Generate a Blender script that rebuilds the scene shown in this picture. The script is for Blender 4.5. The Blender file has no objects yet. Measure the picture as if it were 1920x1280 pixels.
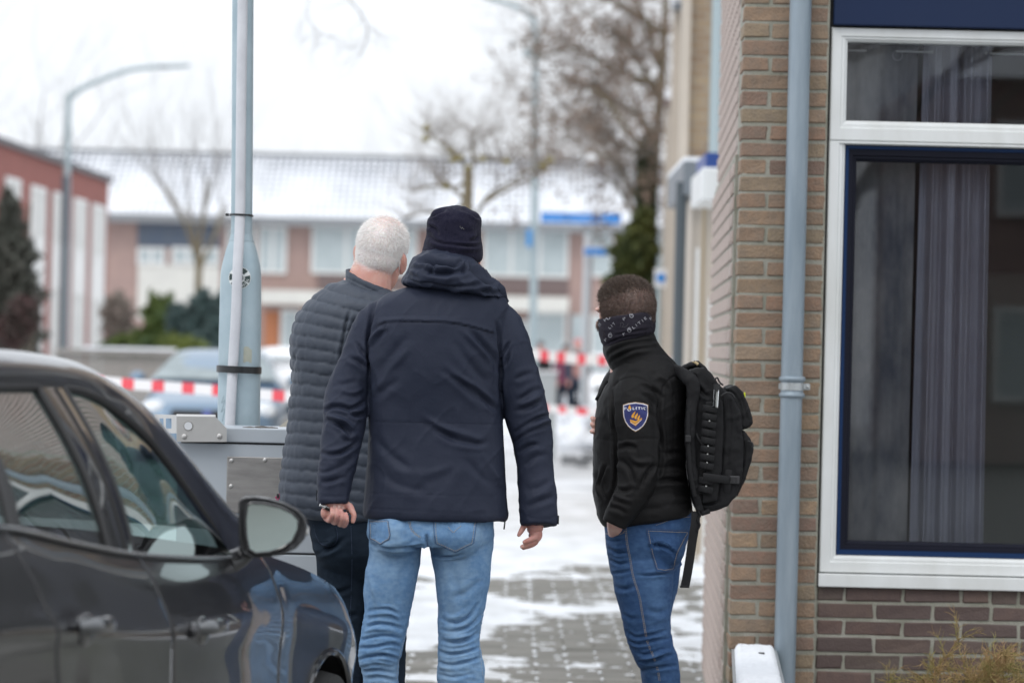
import bpy, bmesh, math, random
import numpy as np
from mathutils import Vector, Matrix, noise
from mathutils.bvhtree import BVHTree
R = math.radians
scene = bpy.context.scene
COL = scene.collection
random.seed(7)
rng = np.random.RandomState(11)

# ---------------------------------------------------------------- camera
F_PX = 7200.0                      # focal length in pixels of a 1920 px wide frame (135 mm lens)
CAM = np.array([0.0, 0.0, 1.5])
ROLL, PITCH = R(1.35), 15 / 7200
_f = np.array([0, math.cos(PITCH), math.sin(PITCH)])
_r0 = np.array([1.0, 0, 0]); _u0 = np.cross(_r0, _f)
_r = _r0 * math.cos(ROLL) + _u0 * math.sin(ROLL)
_u = _u0 * math.cos(ROLL) - _r0 * math.sin(ROLL)
cam_data = bpy.data.cameras.new('camera'); cam = bpy.data.objects.new('camera', cam_data); COL.objects.link(cam)
cam.matrix_world = Matrix(((_r[0], _u[0], -_f[0], CAM[0]), (_r[1], _u[1], -_f[1], CAM[1]), (_r[2], _u[2], -_f[2], CAM[2]), (0, 0, 0, 1)))
cam_data.lens = 135; cam_data.sensor_width = 36; cam_data.clip_start = .1; cam_data.clip_end = 2000
cam_data.dof.use_dof = True; cam_data.dof.focus_distance = 11.55; cam_data.dof.aperture_fstop = 3.9
scene.camera = cam

# ---------------------------------------------------------------- overcast daylight
SUN_EL, SUN_AZ = R(48), R(-150)
world = bpy.data.worlds.new('World'); scene.world = world; world.use_nodes = True
wn, wl = world.node_tree.nodes, world.node_tree.links
wn.clear()
w_out = wn.new('ShaderNodeOutputWorld'); w_bg = wn.new('ShaderNodeBackground')
w_sky = wn.new('ShaderNodeTexSky'); w_sky.sky_type = 'NISHITA'; w_sky.sun_disc = False
w_sky.sun_elevation = SUN_EL; w_sky.sun_rotation = R(150); w_sky.air_density = 1.2; w_sky.dust_density = 3
w_mix = wn.new('ShaderNodeMix'); w_mix.data_type = 'RGBA'; w_mix.inputs[0].default_value = .93
# cloud layer: the even grey-white of an overcast sky, a little brighter overhead
w_geo = wn.new('ShaderNodeTexCoord'); w_sep = wn.new('ShaderNodeSeparateXYZ')
w_map = wn.new('ShaderNodeMapRange'); w_map.inputs[1].default_value = 0; w_map.inputs[2].default_value = 1
w_map.inputs[3].default_value = .90; w_map.inputs[4].default_value = 1.45
w_noise = wn.new('ShaderNodeTexNoise'); w_noise.inputs['Scale'].default_value = 1.6; w_noise.inputs['Detail'].default_value = 4
w_nr = wn.new('ShaderNodeMapRange'); w_nr.inputs[3].default_value = .9; w_nr.inputs[4].default_value = 1.1
w_mul = wn.new('ShaderNodeMath'); w_mul.operation = 'MULTIPLY'
w_col = wn.new('ShaderNodeVectorMath'); w_col.operation = 'SCALE'; w_col.inputs[0].default_value = (9.7, 10.1, 10.7)
wl.new(w_geo.outputs['Generated'], w_sep.inputs[0]); wl.new(w_sep.outputs['Z'], w_map.inputs[0])
wl.new(w_geo.outputs['Generated'], w_noise.inputs['Vector']); wl.new(w_noise.outputs['Fac'], w_nr.inputs[0])
wl.new(w_map.outputs[0], w_mul.inputs[0]); wl.new(w_nr.outputs[0], w_mul.inputs[1])
wl.new(w_mul.outputs[0], w_col.inputs['Scale'])
wl.new(w_sky.outputs[0], w_mix.inputs['A']); wl.new(w_col.outputs[0], w_mix.inputs['B'])
wl.new(w_mix.outputs['Result'], w_bg.inputs['Color']); w_bg.inputs['Strength'].default_value = .1
wl.new(w_bg.outputs[0], w_out.inputs[0])
sun_d = bpy.data.lights.new('sun', 'SUN'); sun_d.energy = .7; sun_d.angle = R(25); sun_d.color = (1, .97, .93)
sun = bpy.data.objects.new('sun', sun_d); COL.objects.link(sun)
sd = Vector((math.sin(SUN_AZ) * math.cos(SUN_EL), math.cos(SUN_AZ) * math.cos(SUN_EL), math.sin(SUN_EL)))
sun.rotation_euler = (-sd).to_track_quat('-Z', 'Y').to_euler()
vs = scene.view_settings
vs.view_transform = 'Standard'; vs.look = 'None'; vs.gamma = 1; vs.use_curve_mapping = False; vs.exposure = .22

# ---------------------------------------------------------------- geometry helpers
def P(px, py, Y):
    """point at distance Y that the photograph shows at (px, py)"""
    d = _f + (px - 960) / F_PX * _r + (640 - py) / F_PX * _u
    return CAM + d * (Y / d[1])
def proj(V):
    d = np.asarray(V, float) - CAM
    w = d @ _f
    return 960 + F_PX * (d @ _r) / w, 640 - F_PX * (d @ _u) / w
def nrm(v):
    v = np.asarray(v, float); return v / (np.linalg.norm(v) + 1e-12)
BASE = {}
def link(o, parent=None):
    COL.objects.link(o)
    if parent is not None: o.parent = parent
    return o
def tag(o, label=None, cat=None, group=None, kind=None):
    if label: o['label'] = label
    if cat: o['category'] = cat
    if group: o['group'] = group
    if kind: o['kind'] = kind
    return o
def thing(name, label, cat, loc=(0, 0, 0), group=None):
    o = bpy.data.objects.new(name, None); o.empty_display_size = .1; COL.objects.link(o)
    o.location = loc; BASE[o.name] = np.array(loc, float)
    return tag(o, label, cat, group)
def mesh_data(name, V, Fc, mat=None, smooth=False, base=(0, 0, 0)):
    me = bpy.data.meshes.new(name)
    V = np.asarray(V, float) - np.asarray(base, float)
    if isinstance(Fc, np.ndarray):
        k = Fc.shape[1]
        me.vertices.add(len(V)); me.vertices.foreach_set('co', V.astype(np.float32).ravel())
        me.loops.add(Fc.size); me.loops.foreach_set('vertex_index', Fc.astype(np.int32).ravel())
        me.polygons.add(len(Fc)); me.polygons.foreach_set('loop_start', np.arange(0, Fc.size, k, dtype=np.int32))
        me.update(calc_edges=True)
    else:
        me.from_pydata(V.tolist(), [], [tuple(int(i) for i in f) for f in Fc])
    if mat is not None: me.materials.append(mat)
    if smooth is True:
        me.polygons.foreach_set('use_smooth', np.ones(len(me.polygons), dtype=bool))
    me.update()
    if smooth == 'auto':
        me.polygons.foreach_set('use_smooth', np.ones(len(me.polygons), dtype=bool))
        me.set_sharp_from_angle(angle=R(38))
    return me
def obj(name, VF, mat, parent=None, smooth=False, label=None, kind=None, cat=None, group=None):
    base = BASE.get(parent.name, np.zeros(3)) if parent is not None else np.zeros(3)
    me = mesh_data(name, VF[0], VF[1], mat, smooth, base)
    o = bpy.data.objects.new(name, me); link(o, parent); BASE[o.name] = base
    return tag(o, label, cat, group, kind)
def comb(*parts):
    Vs, Fs, n = [], [], 0
    for V, Fc in parts:
        V = np.asarray(V, float)
        if len(V) == 0: continue
        Vs.append(V); Fs += [tuple(int(i) + n for i in f) for f in Fc]; n += len(V)
    return np.concatenate(Vs), Fs
def comb_np(parts):
    Vs, Fs, n = [], [], 0
    for V, Fc in parts:
        Vs.append(np.asarray(V)); Fs.append(np.asarray(Fc) + n); n += len(V)
    return np.concatenate(Vs), np.concatenate(Fs)
BOXF = [(0, 3, 2, 1), (4, 5, 6, 7), (0, 1, 5, 4), (1, 2, 6, 5), (2, 3, 7, 6), (3, 0, 4, 7)]
def box(x0, x1, y0, y1, z0, z1):
    return np.array([(x0, y0, z0), (x1, y0, z0), (x1, y1, z0), (x0, y1, z0), (x0, y0, z1), (x1, y0, z1), (x1, y1, z1), (x0, y1, z1)], float), list(BOXF)
def cbox(c, s):
    return box(c[0] - s[0] / 2, c[0] + s[0] / 2, c[1] - s[1] / 2, c[1] + s[1] / 2, c[2] - s[2] / 2, c[2] + s[2] / 2)
def bevel(VF, r, seg=2):
    bm = bmesh.new()
    vs_ = [bm.verts.new(v) for v in VF[0]]
    for f in VF[1]: bm.faces.new([vs_[i] for i in f])
    bmesh.ops.bevel(bm, geom=bm.edges[:], offset=r, segments=seg, affect='EDGES', profile=.6)
    bm.verts.index_update()
    V = np.array([v.co[:] for v in bm.verts]); Fc = [tuple(v.index for v in f.verts) for f in bm.faces]; bm.free()
    return V, Fc
def xf(VF, M=None, t=(0, 0, 0)):
    V = np.asarray(VF[0], float)
    if M is not None: V = V @ np.asarray(M, float).T
    return V + np.asarray(t, float), VF[1]
def rotz(a): c, s = math.cos(a), math.sin(a); return np.array([[c, -s, 0], [s, c, 0], [0, 0, 1.0]])
def rotx(a): c, s = math.cos(a), math.sin(a); return np.array([[1.0, 0, 0], [0, c, -s], [0, s, c]])
def roty(a): c, s = math.cos(a), math.sin(a); return np.array([[c, 0, s], [0, 1.0, 0], [-s, 0, c]])
def cr(A, sub):
    """Catmull-Rom through the rows of A"""
    A = np.asarray(A, float); n = len(A)
    if n < 3: return np.array([A[0] + (A[-1] - A[0]) * t for t in np.linspace(0, 1, sub * (n - 1) + 1)])
    ext = np.vstack([2 * A[0] - A[1], A, 2 * A[-1] - A[-2]]); out = []
    for i in range(1, n):
        p0, p1, p2, p3 = ext[i - 1], ext[i], ext[i + 1], ext[i + 2]
        for k in range(sub):
            t = k / sub
            out.append(.5 * (2 * p1 + (p2 - p0) * t + (2 * p0 - 5 * p1 + 4 * p2 - p3) * t * t + (3 * p1 - p0 - 3 * p2 + p3) * t ** 3))
    out.append(A[-1]); return np.array(out)
def loft(rings, cap=True):
    n, m = len(rings), len(rings[0]); V = np.concatenate(rings); Fc = []
    for i in range(n - 1):
        for j in range(m):
            a, b = i * m + j, i * m + (j + 1) % m
            Fc.append((a, b, b + m, a + m))
    if cap:
        Fc.append(tuple(range(m - 1, -1, -1))); Fc.append(tuple((n - 1) * m + j for j in range(m)))
    return V, Fc
def tube(path, r, n=8, cap=True, flat=1.0, up=(0, 1, 0)):
    """round tube; r number or one radius per point; flat squeezes it along 'up'"""
    path = np.asarray(path, float); m = len(path)
    rr = np.full(m, r, float) if np.isscalar(r) else np.asarray(r, float)
    T = np.gradient(path, axis=0); rings = []; prev = None
    for i in range(m):
        t = nrm(T[i]); b = np.cross(t, up)
        if np.linalg.norm(b) < .08: b = prev if prev is not None else np.cross(t, (1, 0, 0))
        b = nrm(b - t * (b @ t)); prev = b; nn = np.cross(b, t)
        a = np.linspace(0, 2 * math.pi, n, endpoint=False)
        rings.append(path[i] + rr[i] * (np.cos(a)[:, None] * b + flat * np.sin(a)[:, None] * nn))
    return loft(rings, cap)
def lathe(prof, c, n=16, M=None):
    a = np.linspace(0, 2 * math.pi, n, endpoint=False)
    rings = [np.stack([r * np.cos(a), r * np.sin(a), np.full(n, z)], 1) for r, z in prof]
    V, Fc = loft(rings)
    if M is not None: V = V @ np.asarray(M).T
    return V + np.asarray(c, float), Fc
def ell(c, r, M=None, n=20, m=12):
    a = np.linspace(0, 2 * math.pi, n, endpoint=False); rings = []
    for t in np.linspace(.04, math.pi - .04, m):
        rings.append(np.stack([r[0] * math.sin(t) * np.cos(a), r[1] * math.sin(t) * np.sin(a), np.full(n, -r[2] * math.cos(t))], 1))
    V, Fc = loft(rings)
    if M is not None: V = V @ np.asarray(M).T
    return V + np.asarray(c, float), Fc
def frame(d, up=(0, 0, 1)):
    """rotation matrix whose local z looks along d"""
    z = nrm(d); x = np.cross(up, z)
    if np.linalg.norm(x) < 1e-4: x = np.array([1.0, 0, 0])
    x = nrm(x); y = np.cross(z, x); return np.stack([x, y, z], 1)
def prism(pts, d):
    """extrude a polygon (3-D points) by vector d"""
    pts = np.asarray(pts, float); n = len(pts); V = np.vstack([pts, pts + np.asarray(d, float)])
    Fc = [tuple(range(n)), tuple(range(2 * n - 1, n - 1, -1))] + [(j, j + n, (j + 1) % n + n, (j + 1) % n) for j in range(n)]
    return V, Fc
def fbm(V, s, seed=0, octv=2):
    out = np.zeros(len(V))
    off = np.array([seed * 13.1, seed * 7.7, seed * 3.3])
    a = 1
    for _ in range(octv):
        out += a * np.array([noise.noise(p) for p in (V * s + off).tolist()]); s = np.asarray(s) * 2.1; a *= .5
    return out
def add_color(me, name, values):
    at = me.color_attributes.new(name, 'FLOAT_COLOR', 'POINT')
    v = np.asarray(values, float); c = np.ones((len(v), 4)); c[:, 0] = c[:, 1] = c[:, 2] = v
    at.data.foreach_set('color', c.ravel().astype(np.float32))
def remesh(parts, voxel, smooth_it=4, fac=.5):
    V, Fc = comb(*parts)
    me = mesh_data('tmp', V, Fc); o = bpy.data.objects.new('tmp', me); COL.objects.link(o)
    m = o.modifiers.new('r', 'REMESH'); m.mode = 'VOXEL'; m.voxel_size = voxel; m.adaptivity = 0
    if smooth_it:
        s = o.modifiers.new('s', 'SMOOTH'); s.factor = fac; s.iterations = smooth_it
    dg = bpy.context.evaluated_depsgraph_get(); dg.update(); ev = o.evaluated_get(dg); m2 = ev.to_mesh()
    n = len(m2.vertices); W = np.empty(n * 3, np.float32); m2.vertices.foreach_get('co', W)
    N = np.empty(n * 3, np.float32); m2.vertex_normals.foreach_get('vector', N)
    fc = np.empty(len(m2.loops), np.int32); m2.loops.foreach_get('vertex_index', fc)
    ls = np.empty(len(m2.polygons), np.int32); m2.polygons.foreach_get('loop_total', ls)
    assert (ls == 4).all()
    ev.to_mesh_clear(); bpy.data.objects.remove(o); bpy.data.meshes.remove(me)
    return W.reshape(-1, 3).astype(float), fc.reshape(-1, 4), N.reshape(-1, 3).astype(float)
def bvh(V, Fc):
    return BVHTree.FromPolygons([tuple(v) for v in np.asarray(V).tolist()], [tuple(int(i) for i in f) for f in np.asarray(Fc).tolist()] if isinstance(Fc, np.ndarray) else Fc)
def hit(tree, px, py, Yn, off=.0015):
    """where the sight line of (px, py) meets a surface, lifted by off"""
    o = P(px, py, Yn); d = nrm(o - CAM)
    loc, n, i, dist = tree.ray_cast(Vector(o), Vector(d), 3)
    if loc is None: return None
    n = np.array(n)
    if n @ d > 0: n = -n
    return np.array(loc) + n * off

# ---------------------------------------------------------------- material helpers
def mat(name, base, rough=.6, metal=0.0, spec=.5, var=None, vscale=8, bump=None, bump2=None, coat=0, sheen=0, obj_var=0, attr=None, attr_col=None,
        stretch=(1, 1, 1), trans=0, sss=0, emit=None, extra=None):
    m = bpy.data.materials.new(name); m.use_nodes = True; nt = m.node_tree; nd, lk = nt.nodes, nt.links
    b = nd['Principled BSDF']
    b.inputs['Base Color'].default_value = (*base, 1); b.inputs['Roughness'].default_value = rough; b.inputs['Metallic'].default_value = metal
    b.inputs['Specular IOR Level'].default_value = spec
    if coat: b.inputs['Coat Weight'].default_value = coat; b.inputs['Coat Roughness'].default_value = .03
    if sheen: b.inputs['Sheen Weight'].default_value = sheen; b.inputs['Sheen Roughness'].default_value = .5
    if trans: b.inputs['Transmission Weight'].default_value = trans
    if sss: b.inputs['Subsurface Weight'].default_value = sss; b.inputs['Subsurface Radius'].default_value = (.008, .003, .0015); b.inputs['Subsurface Scale'].default_value = 1
    if emit: b.inputs['Emission Color'].default_value = (*emit[0], 1); b.inputs['Emission Strength'].default_value = emit[1]
    tc = nd.new('ShaderNodeTexCoord'); mp = nd.new('ShaderNodeMapping'); mp.inputs['Scale'].default_value = stretch
    lk.new(tc.outputs['Object'], mp.inputs[0])
    if obj_var:      # instances share meshes: let every object read its own place in the pattern
        oi = nd.new('ShaderNodeObjectInfo'); ad = nd.new('ShaderNodeVectorMath'); ad.operation = 'ADD'
        sc_ = nd.new('ShaderNodeVectorMath'); sc_.operation = 'SCALE'; sc_.inputs[0].default_value = (37, 19, 53)
        lk.new(oi.outputs['Random'], sc_.inputs['Scale']); lk.new(tc.outputs['Object'], ad.inputs[0]); lk.new(sc_.outputs[0], ad.inputs[1])
        lk.new(ad.outputs[0], mp.inputs[0])
    col = None
    def rgb(c):
        n = nd.new('ShaderNodeRGB'); n.outputs[0].default_value = (*c, 1); return n.outputs[0]
    def mix(f, a, c):
        n = nd.new('ShaderNodeMix'); n.data_type = 'RGBA'
        if isinstance(f, float): n.inputs[0].default_value = f
        else: lk.new(f, n.inputs[0])
        lk.new(a, n.inputs['A']); lk.new(c, n.inputs['B']); return n.outputs['Result']
    if obj_var and isinstance(obj_var, list):
        ramp = nd.new('ShaderNodeValToRGB'); ramp.color_ramp.interpolation = 'LINEAR'; el = ramp.color_ramp.elements
        el[0].color = (*obj_var[0], 1); el[1].color = (*obj_var[-1], 1); el[1].position = 1
        for i in range(1, len(obj_var) - 1):
            e = el.new(i / (len(obj_var) - 1)); e.color = (*obj_var[i], 1)
        lk.new(oi.outputs['Random'], ramp.inputs[0]); col = ramp.outputs[0]
    if var:
        nz = nd.new('ShaderNodeTexNoise'); nz.inputs['Scale'].default_value = vscale; nz.inputs['Detail'].default_value = 6; nz.inputs['Roughness'].default_value = .6
        lk.new(mp.outputs[0], nz.inputs['Vector'])
        mr = nd.new('ShaderNodeMapRange'); mr.inputs[1].default_value = .35; mr.inputs[2].default_value = .68
        lk.new(nz.outputs['Fac'], mr.inputs[0])
        if col is None: col = mix(mr.outputs[0], rgb(base), rgb(var))
        else:
            ms = nd.new('ShaderNodeMath'); ms.operation = 'MULTIPLY'; ms.inputs[1].default_value = .6; lk.new(mr.outputs[0], ms.inputs[0])
            col = mix(ms.outputs[0], col, rgb(var))
    if attr:
        at = nd.new('ShaderNodeAttribute'); at.attribute_name = attr
        col = mix(at.outputs['Fac'], col if col is not None else rgb(base), rgb(attr_col))
    if col is not None: lk.new(col, b.inputs['Base Color'])
    last = None
    for bp in (bump, bump2):
        if not bp: continue
        bn = nd.new('ShaderNodeBump'); bn.inputs['Distance'].default_value = bp[2] if len(bp) > 2 else .002; bn.inputs['Strength'].default_value = bp[1]
        if len(bp) > 3:
            t = nd.new('ShaderNodeTexWave'); t.inputs['Scale'].default_value = bp[0]; t.bands_direction = bp[3]; t.inputs['Distortion'].default_value = bp[4] if len(bp) > 4 else .4
            t.inputs['Detail'].default_value = 1
            src = t.outputs['Fac']
        else:
            t = nd.new('ShaderNodeTexNoise'); t.inputs['Scale'].default_value = bp[0]; t.inputs['Detail'].default_value = 4; src = t.outputs['Fac']
        lk.new(mp.outputs[0], t.inputs['Vector']); lk.new(src, bn.inputs['Height'])
        if last is not None: lk.new(last.outputs[0], bn.inputs['Normal'])
        last = bn
    if last is not None: lk.new(last.outputs[0], b.inputs['Normal'])
    m['b'] = 1
    return m
def glass(name, tint=(.9, .95, .95), refl=1.0, rough=.0):
    """thin glazing: clear with a Fresnel mirror reflection"""
    m = bpy.data.materials.new(name); m.use_nodes = True; nd, lk = m.node_tree.nodes, m.node_tree.links; nd.clear()
    o = nd.new('ShaderNodeOutputMaterial'); t = nd.new('ShaderNodeBsdfTransparent'); t.inputs[0].default_value = (*tint, 1)
    g = nd.new('ShaderNodeBsdfGlossy'); g.inputs['Roughness'].default_value = rough
    fr = nd.new('ShaderNodeFresnel'); fr.inputs[0].default_value = 1.5
    mu = nd.new('ShaderNodeMath'); mu.operation = 'MULTIPLY'; mu.inputs[1].default_value = refl; mu.use_clamp = True
    mx = nd.new('ShaderNodeMixShader')
    lk.new(fr.outputs[0], mu.inputs[0]); lk.new(mu.outputs[0], mx.inputs[0]); lk.new(t.outputs[0], mx.inputs[1]); lk.new(g.outputs[0], mx.inputs[2]); lk.new(mx.outputs[0], o.inputs[0])
    return m
# ================================================================ materials shared by the setting
M_snow = mat('snow', (.84, .86, .89), .7, var=(.76, .78, .81), vscale=3, bump=(30, .5, .01), spec=.3)
M_slush = mat('wet_paving', (.23, .225, .21), .45, var=(.15, .15, .14), vscale=9, bump=(60, .4, .004))
M_tile = mat('paving_tile', (.235, .225, .20), .68, spec=.25, var=(.13, .125, .11), vscale=6, bump=(120, .5, .003), obj_var=[(.20, .192, .17), (.245, .235, .21), (.165, .16, .138)])
M_farbrick = mat('hazed_far_brick', (.40, .285, .25), .85, var=(.34, .245, .225), vscale=3, spec=.2)  # paled so that the distance haze is painted into the colour
M_farwhite = mat('far_white_frame', (.78, .78, .76), .5, var=(.7, .7, .68), vscale=2)
M_farcream = mat('far_cream_panel', (.66, .65, .60), .6, var=(.6, .59, .55), vscale=2)
M_farblue = mat('far_blue_panel', (.085, .115, .165), .5, var=(.11, .13, .16), vscale=2)
M_fardark = mat('far_dark_panel', (.17, .125, .12), .6)
M_fargut = mat('far_gutter', (.22, .23, .24), .5)
M_farpane = mat('far_pane', (.50, .56, .57), .15, var=(.40, .46, .47), vscale=1.3)
M_redbrick = mat('red_brick', (.29, .115, .098), .85, var=(.24, .10, .085), vscale=2, spec=.2)
M_blind = mat('window_blind', (.62, .62, .59), .6, var=(.54, .54, .52), vscale=1.5)
M_bark = mat('bark', (.16, .13, .10), .9, var=(.10, .085, .065), vscale=14, bump=(40, .6, .01))
M_moss = mat('mossy_bark', (.21, .175, .105), .9, var=(.17, .14, .10), vscale=6)
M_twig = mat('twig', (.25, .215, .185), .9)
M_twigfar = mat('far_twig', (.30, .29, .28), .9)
M_leafbrown = mat('brown_leaf', (.22, .155, .115), .8, var=(.17, .125, .09), vscale=3)
M_ivy = mat('ivy_leaf', (.030, .045, .018), .6, var=(.055, .07, .02), vscale=3)
M_conif = mat('conifer_leaf', (.10, .11, .02), .7, var=(.04, .06, .018), vscale=2.2)
M_green = mat('shrub_leaf', (.055, .105, .03), .6, var=(.12, .16, .03), vscale=2)
M_bluegreen = mat('blue_conifer_leaf', (.055, .10, .095), .7, var=(.09, .13, .125), vscale=2.5)
M_darkleaf = mat('dark_evergreen_leaf', (.05, .055, .042), .7, var=(.09, .085, .07), vscale=2.5)
M_redleaf = mat('red_shrub_leaf', (.10, .045, .045), .7, var=(.05, .045, .035), vscale=3)
M_galv = mat('galvanised_steel', (.30, .355, .40), .52, metal=.3, var=(.21, .265, .31), vscale=16, stretch=(1, 1, .12), bump=(90, .25, .002))
M_polefar = mat('far_pole_paint', (.33, .40, .42), .5)
M_poledark = mat('dark_pole_paint', (.10, .12, .14), .5)
M_signblue = mat('sign_blue', (.03, .23, .62), .4)
M_signwhite = mat('sign_white', (.8, .8, .8), .4)
M_fence = mat('weathered_fence', (.30, .28, .26), .85, var=(.23, .22, .2), vscale=4)
M_rubber = mat('tyre_rubber', (.02, .02, .02), .8)
M_black = mat('black_plastic', (.015, .015, .016), .45)
M_tapew = mat('tape_white', (.82, .80, .80), .35)
M_taper = mat('tape_red', (.80, .085, .11), .3)

def rect(px0, py0, px1, py1, Y):
    cx, cy = (px0 + px1) / 2, (py0 + py1) / 2
    return P(px0, cy, Y)[0], P(px1, cy, Y)[0], P(cx, py1, Y)[2], P(cx, py0, Y)[2]

# ================================================================ ground
gx = [-260, -30, -8, 8, 30, 260]; gy = [-60, 0, 14, 40, 150, 700]
V = [(x, y, -.05) for y in gy for x in gx]; Fq = [(j * 6 + i, j * 6 + i + 1, j * 6 + i + 7, j * 6 + i + 6) for j in range(5) for i in range(5)]
obj('ground', (V, Fq), M_slush, kind='structure')
# far snow sheet, everywhere but the near pavement where the snow lies in patches
def grid(x0, x1, y0, y1, nx, ny, fz):
    xs, ys = np.linspace(x0, x1, nx + 1), np.linspace(y0, y1, ny + 1)
    X, Y = np.meshgrid(xs, ys); V = np.stack([X.ravel(), Y.ravel(), np.zeros(X.size)], 1); V[:, 2] = fz(V)
    i = np.arange(ny)[:, None] * (nx + 1) + np.arange(nx)[None]; i = i.ravel()
    return V, np.stack([i, i + 1, i + nx + 2, i + nx + 1], 1)
def snow_z(V):
    n = fbm(V, np.array([1.1, .55, 1]), 3, 3); fine = fbm(V, np.array([6, 4, 1]), 5, 2)
    bias = np.interp(V[:, 1], [14, 18, 20.5, 23, 25, 27.5, 28.3, 60], [-.34, -.26, -.10, .10, -.16, .08, .34, .30])
    bias += np.clip((.12 - V[:, 0]) * 1.1, 0, .42) + np.clip((V[:, 0] - 1.15) * 1.2, 0, .5) * (V[:, 1] > 20.5)
    ff = fbm(V, np.array([14, 22, 1]), 8, 2)
    return -.004 + .018 * np.tanh((n * .6 + fine * .2 + ff * .13 + bias) * 2.2)
V, Fq = grid(-4.5, 4.5, 15.5, 42, 260, 620, snow_z)
obj('snow', (V, Fq), mat('patchy_snow', (.82, .84, .87), .75, var=(.56, .57, .57), vscale=2.4, stretch=(1, .5, 1), bump=(40, .6, .01), spec=.2), kind='structure', smooth=True)
def far_z(V): return .012 + .03 * fbm(V, np.array([.25, .12, 1]), 9, 2)
obj('snow_field', grid(-140, 140, 42, 420, 60, 90, far_z), mat('trodden_snow', (.80, .82, .85), .75, var=(.50, .51, .52), vscale=.7, stretch=(1, .4, 1), bump=(8, .5, .03)), kind='structure', smooth=True)
obj('snow_verge', grid(-60, -4.5, -40, 42, 24, 40, far_z), M_snow, kind='structure', smooth=True)
obj('snow_strip', grid(4.5, 60, 12, 42, 24, 20, far_z), M_snow, kind='structure', smooth=True)
pav = obj('pavement', box(-1.53, 2.35, 16.9, 27.1, -.045, -.020), mat('joint_sand', (.10, .095, .08), .9), kind='structure')
tv, tf = bevel(box(-.1465, .1465, -.0965, .0965, -.03, 0), .004, 1)
tile_me = mesh_data('paving_tile', tv, tf, M_tile)
rs = np.random.RandomState(19); sp, rest = [], []
for r_ in range(50):
    for c_ in range(13):
        x, y = -1.35 + c_ * .3 + (r_ % 2) * .15, 17.0 + r_ * .2; z = rs.uniform(-.003, .002)
        if 3 <= c_ < 9:
            o = bpy.data.objects.new('paving_tile', tile_me); link(o, pav); o.location = (x, y, z); o.rotation_euler = (rs.uniform(-.008, .008), rs.uniform(-.008, .008), 0)
        else: rest.append((tv + [x, y, z], tf))
        # snow caught where the joints cross and along the joints
        if rs.rand() < .75: s_ = rs.uniform(.010, .026); sp.append(ell((x + .15, y + rs.normal(0, .03), -.003), (s_ * .8, s_ * rs.uniform(1.2, 3), .008), n=8, m=5))
        for k in range(rs.randint(0, 3)): s_ = rs.uniform(.005, .02); sp.append(ell((x + rs.uniform(-.15, .15), y + .1 * rs.choice([-1, 1]), -.004), (s_ * 2.5, s_, .007), n=7, m=5))
obj('remaining_tiles', comb(*rest), M_tile, pav, kind='stuff'); obj('joint_snow', comb(*sp), M_snow, pav, kind='stuff', smooth=True)
# litter: a brown leaf or two
for x, y, lb in ((1158, 1259, 'small brown dead leaf on the wet paving left of the masked man'),): obj('dead_leaf', prism([P(x + a_, y + b_, 18.3) for a_, b_ in ((-4, 1), (0, -3), (4, -1), (3, 2), (-1, 3))], (0, .012, .004)), M_leafbrown, label=lb, cat='leaf')

# ================================================================ far terrace of houses
YT = 133
M_roofsnow = mat('snowy_tile_roof', (.80, .82, .85), .8)
nt = M_roofsnow.node_tree; nd, lk = nt.nodes, nt.links
br = nd.new('ShaderNodeTexBrick'); br.offset = 0; br.inputs['Scale'].default_value = 1; br.inputs['Brick Width'].default_value = .24; br.inputs['Row Height'].default_value = .20
br.inputs['Mortar Size'].default_value = .045; br.inputs['Color1'].default_value = (.84, .86, .88, 1); br.inputs['Color2'].default_value = (.80, .82, .85, 1); br.inputs['Mortar'].default_value = (.16, .17, .20, 1)
tc = nd.new('ShaderNodeTexCoord'); sp_ = nd.new('ShaderNodeSeparateXYZ'); cb = nd.new('ShaderNodeCombineXYZ')
lk.new(tc.outputs['Object'], sp_.inputs[0]); lk.new(sp_.outputs['X'], cb.inputs[0]); lk.new(sp_.outputs['Z'], cb.inputs[1]); lk.new(cb.outputs[0], br.inputs['Vector'])
nz = nd.new('ShaderNodeTexNoise'); nz.inputs['Scale'].default_value = .16; nz.inputs['Detail'].default_value = 5; lk.new(tc.outputs['Object'], nz.inputs['Vector'])
mr = nd.new('ShaderNodeMapRange'); mr.inputs[1].default_value = .38; mr.inputs[2].default_value = .62; lk.new(nz.outputs['Fac'], mr.inputs[0])
mx = nd.new('ShaderNodeMix'); mx.data_type = 'RGBA'; mx.inputs['B'].default_value = (.84, .86, .89, 1); lk.new(mr.outputs[0], mx.inputs[0]); lk.new(br.outputs['Color'], mx.inputs['A'])
lk.new(mx.outputs['Result'], nd['Principled BSDF'].inputs['Base Color'])

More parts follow.
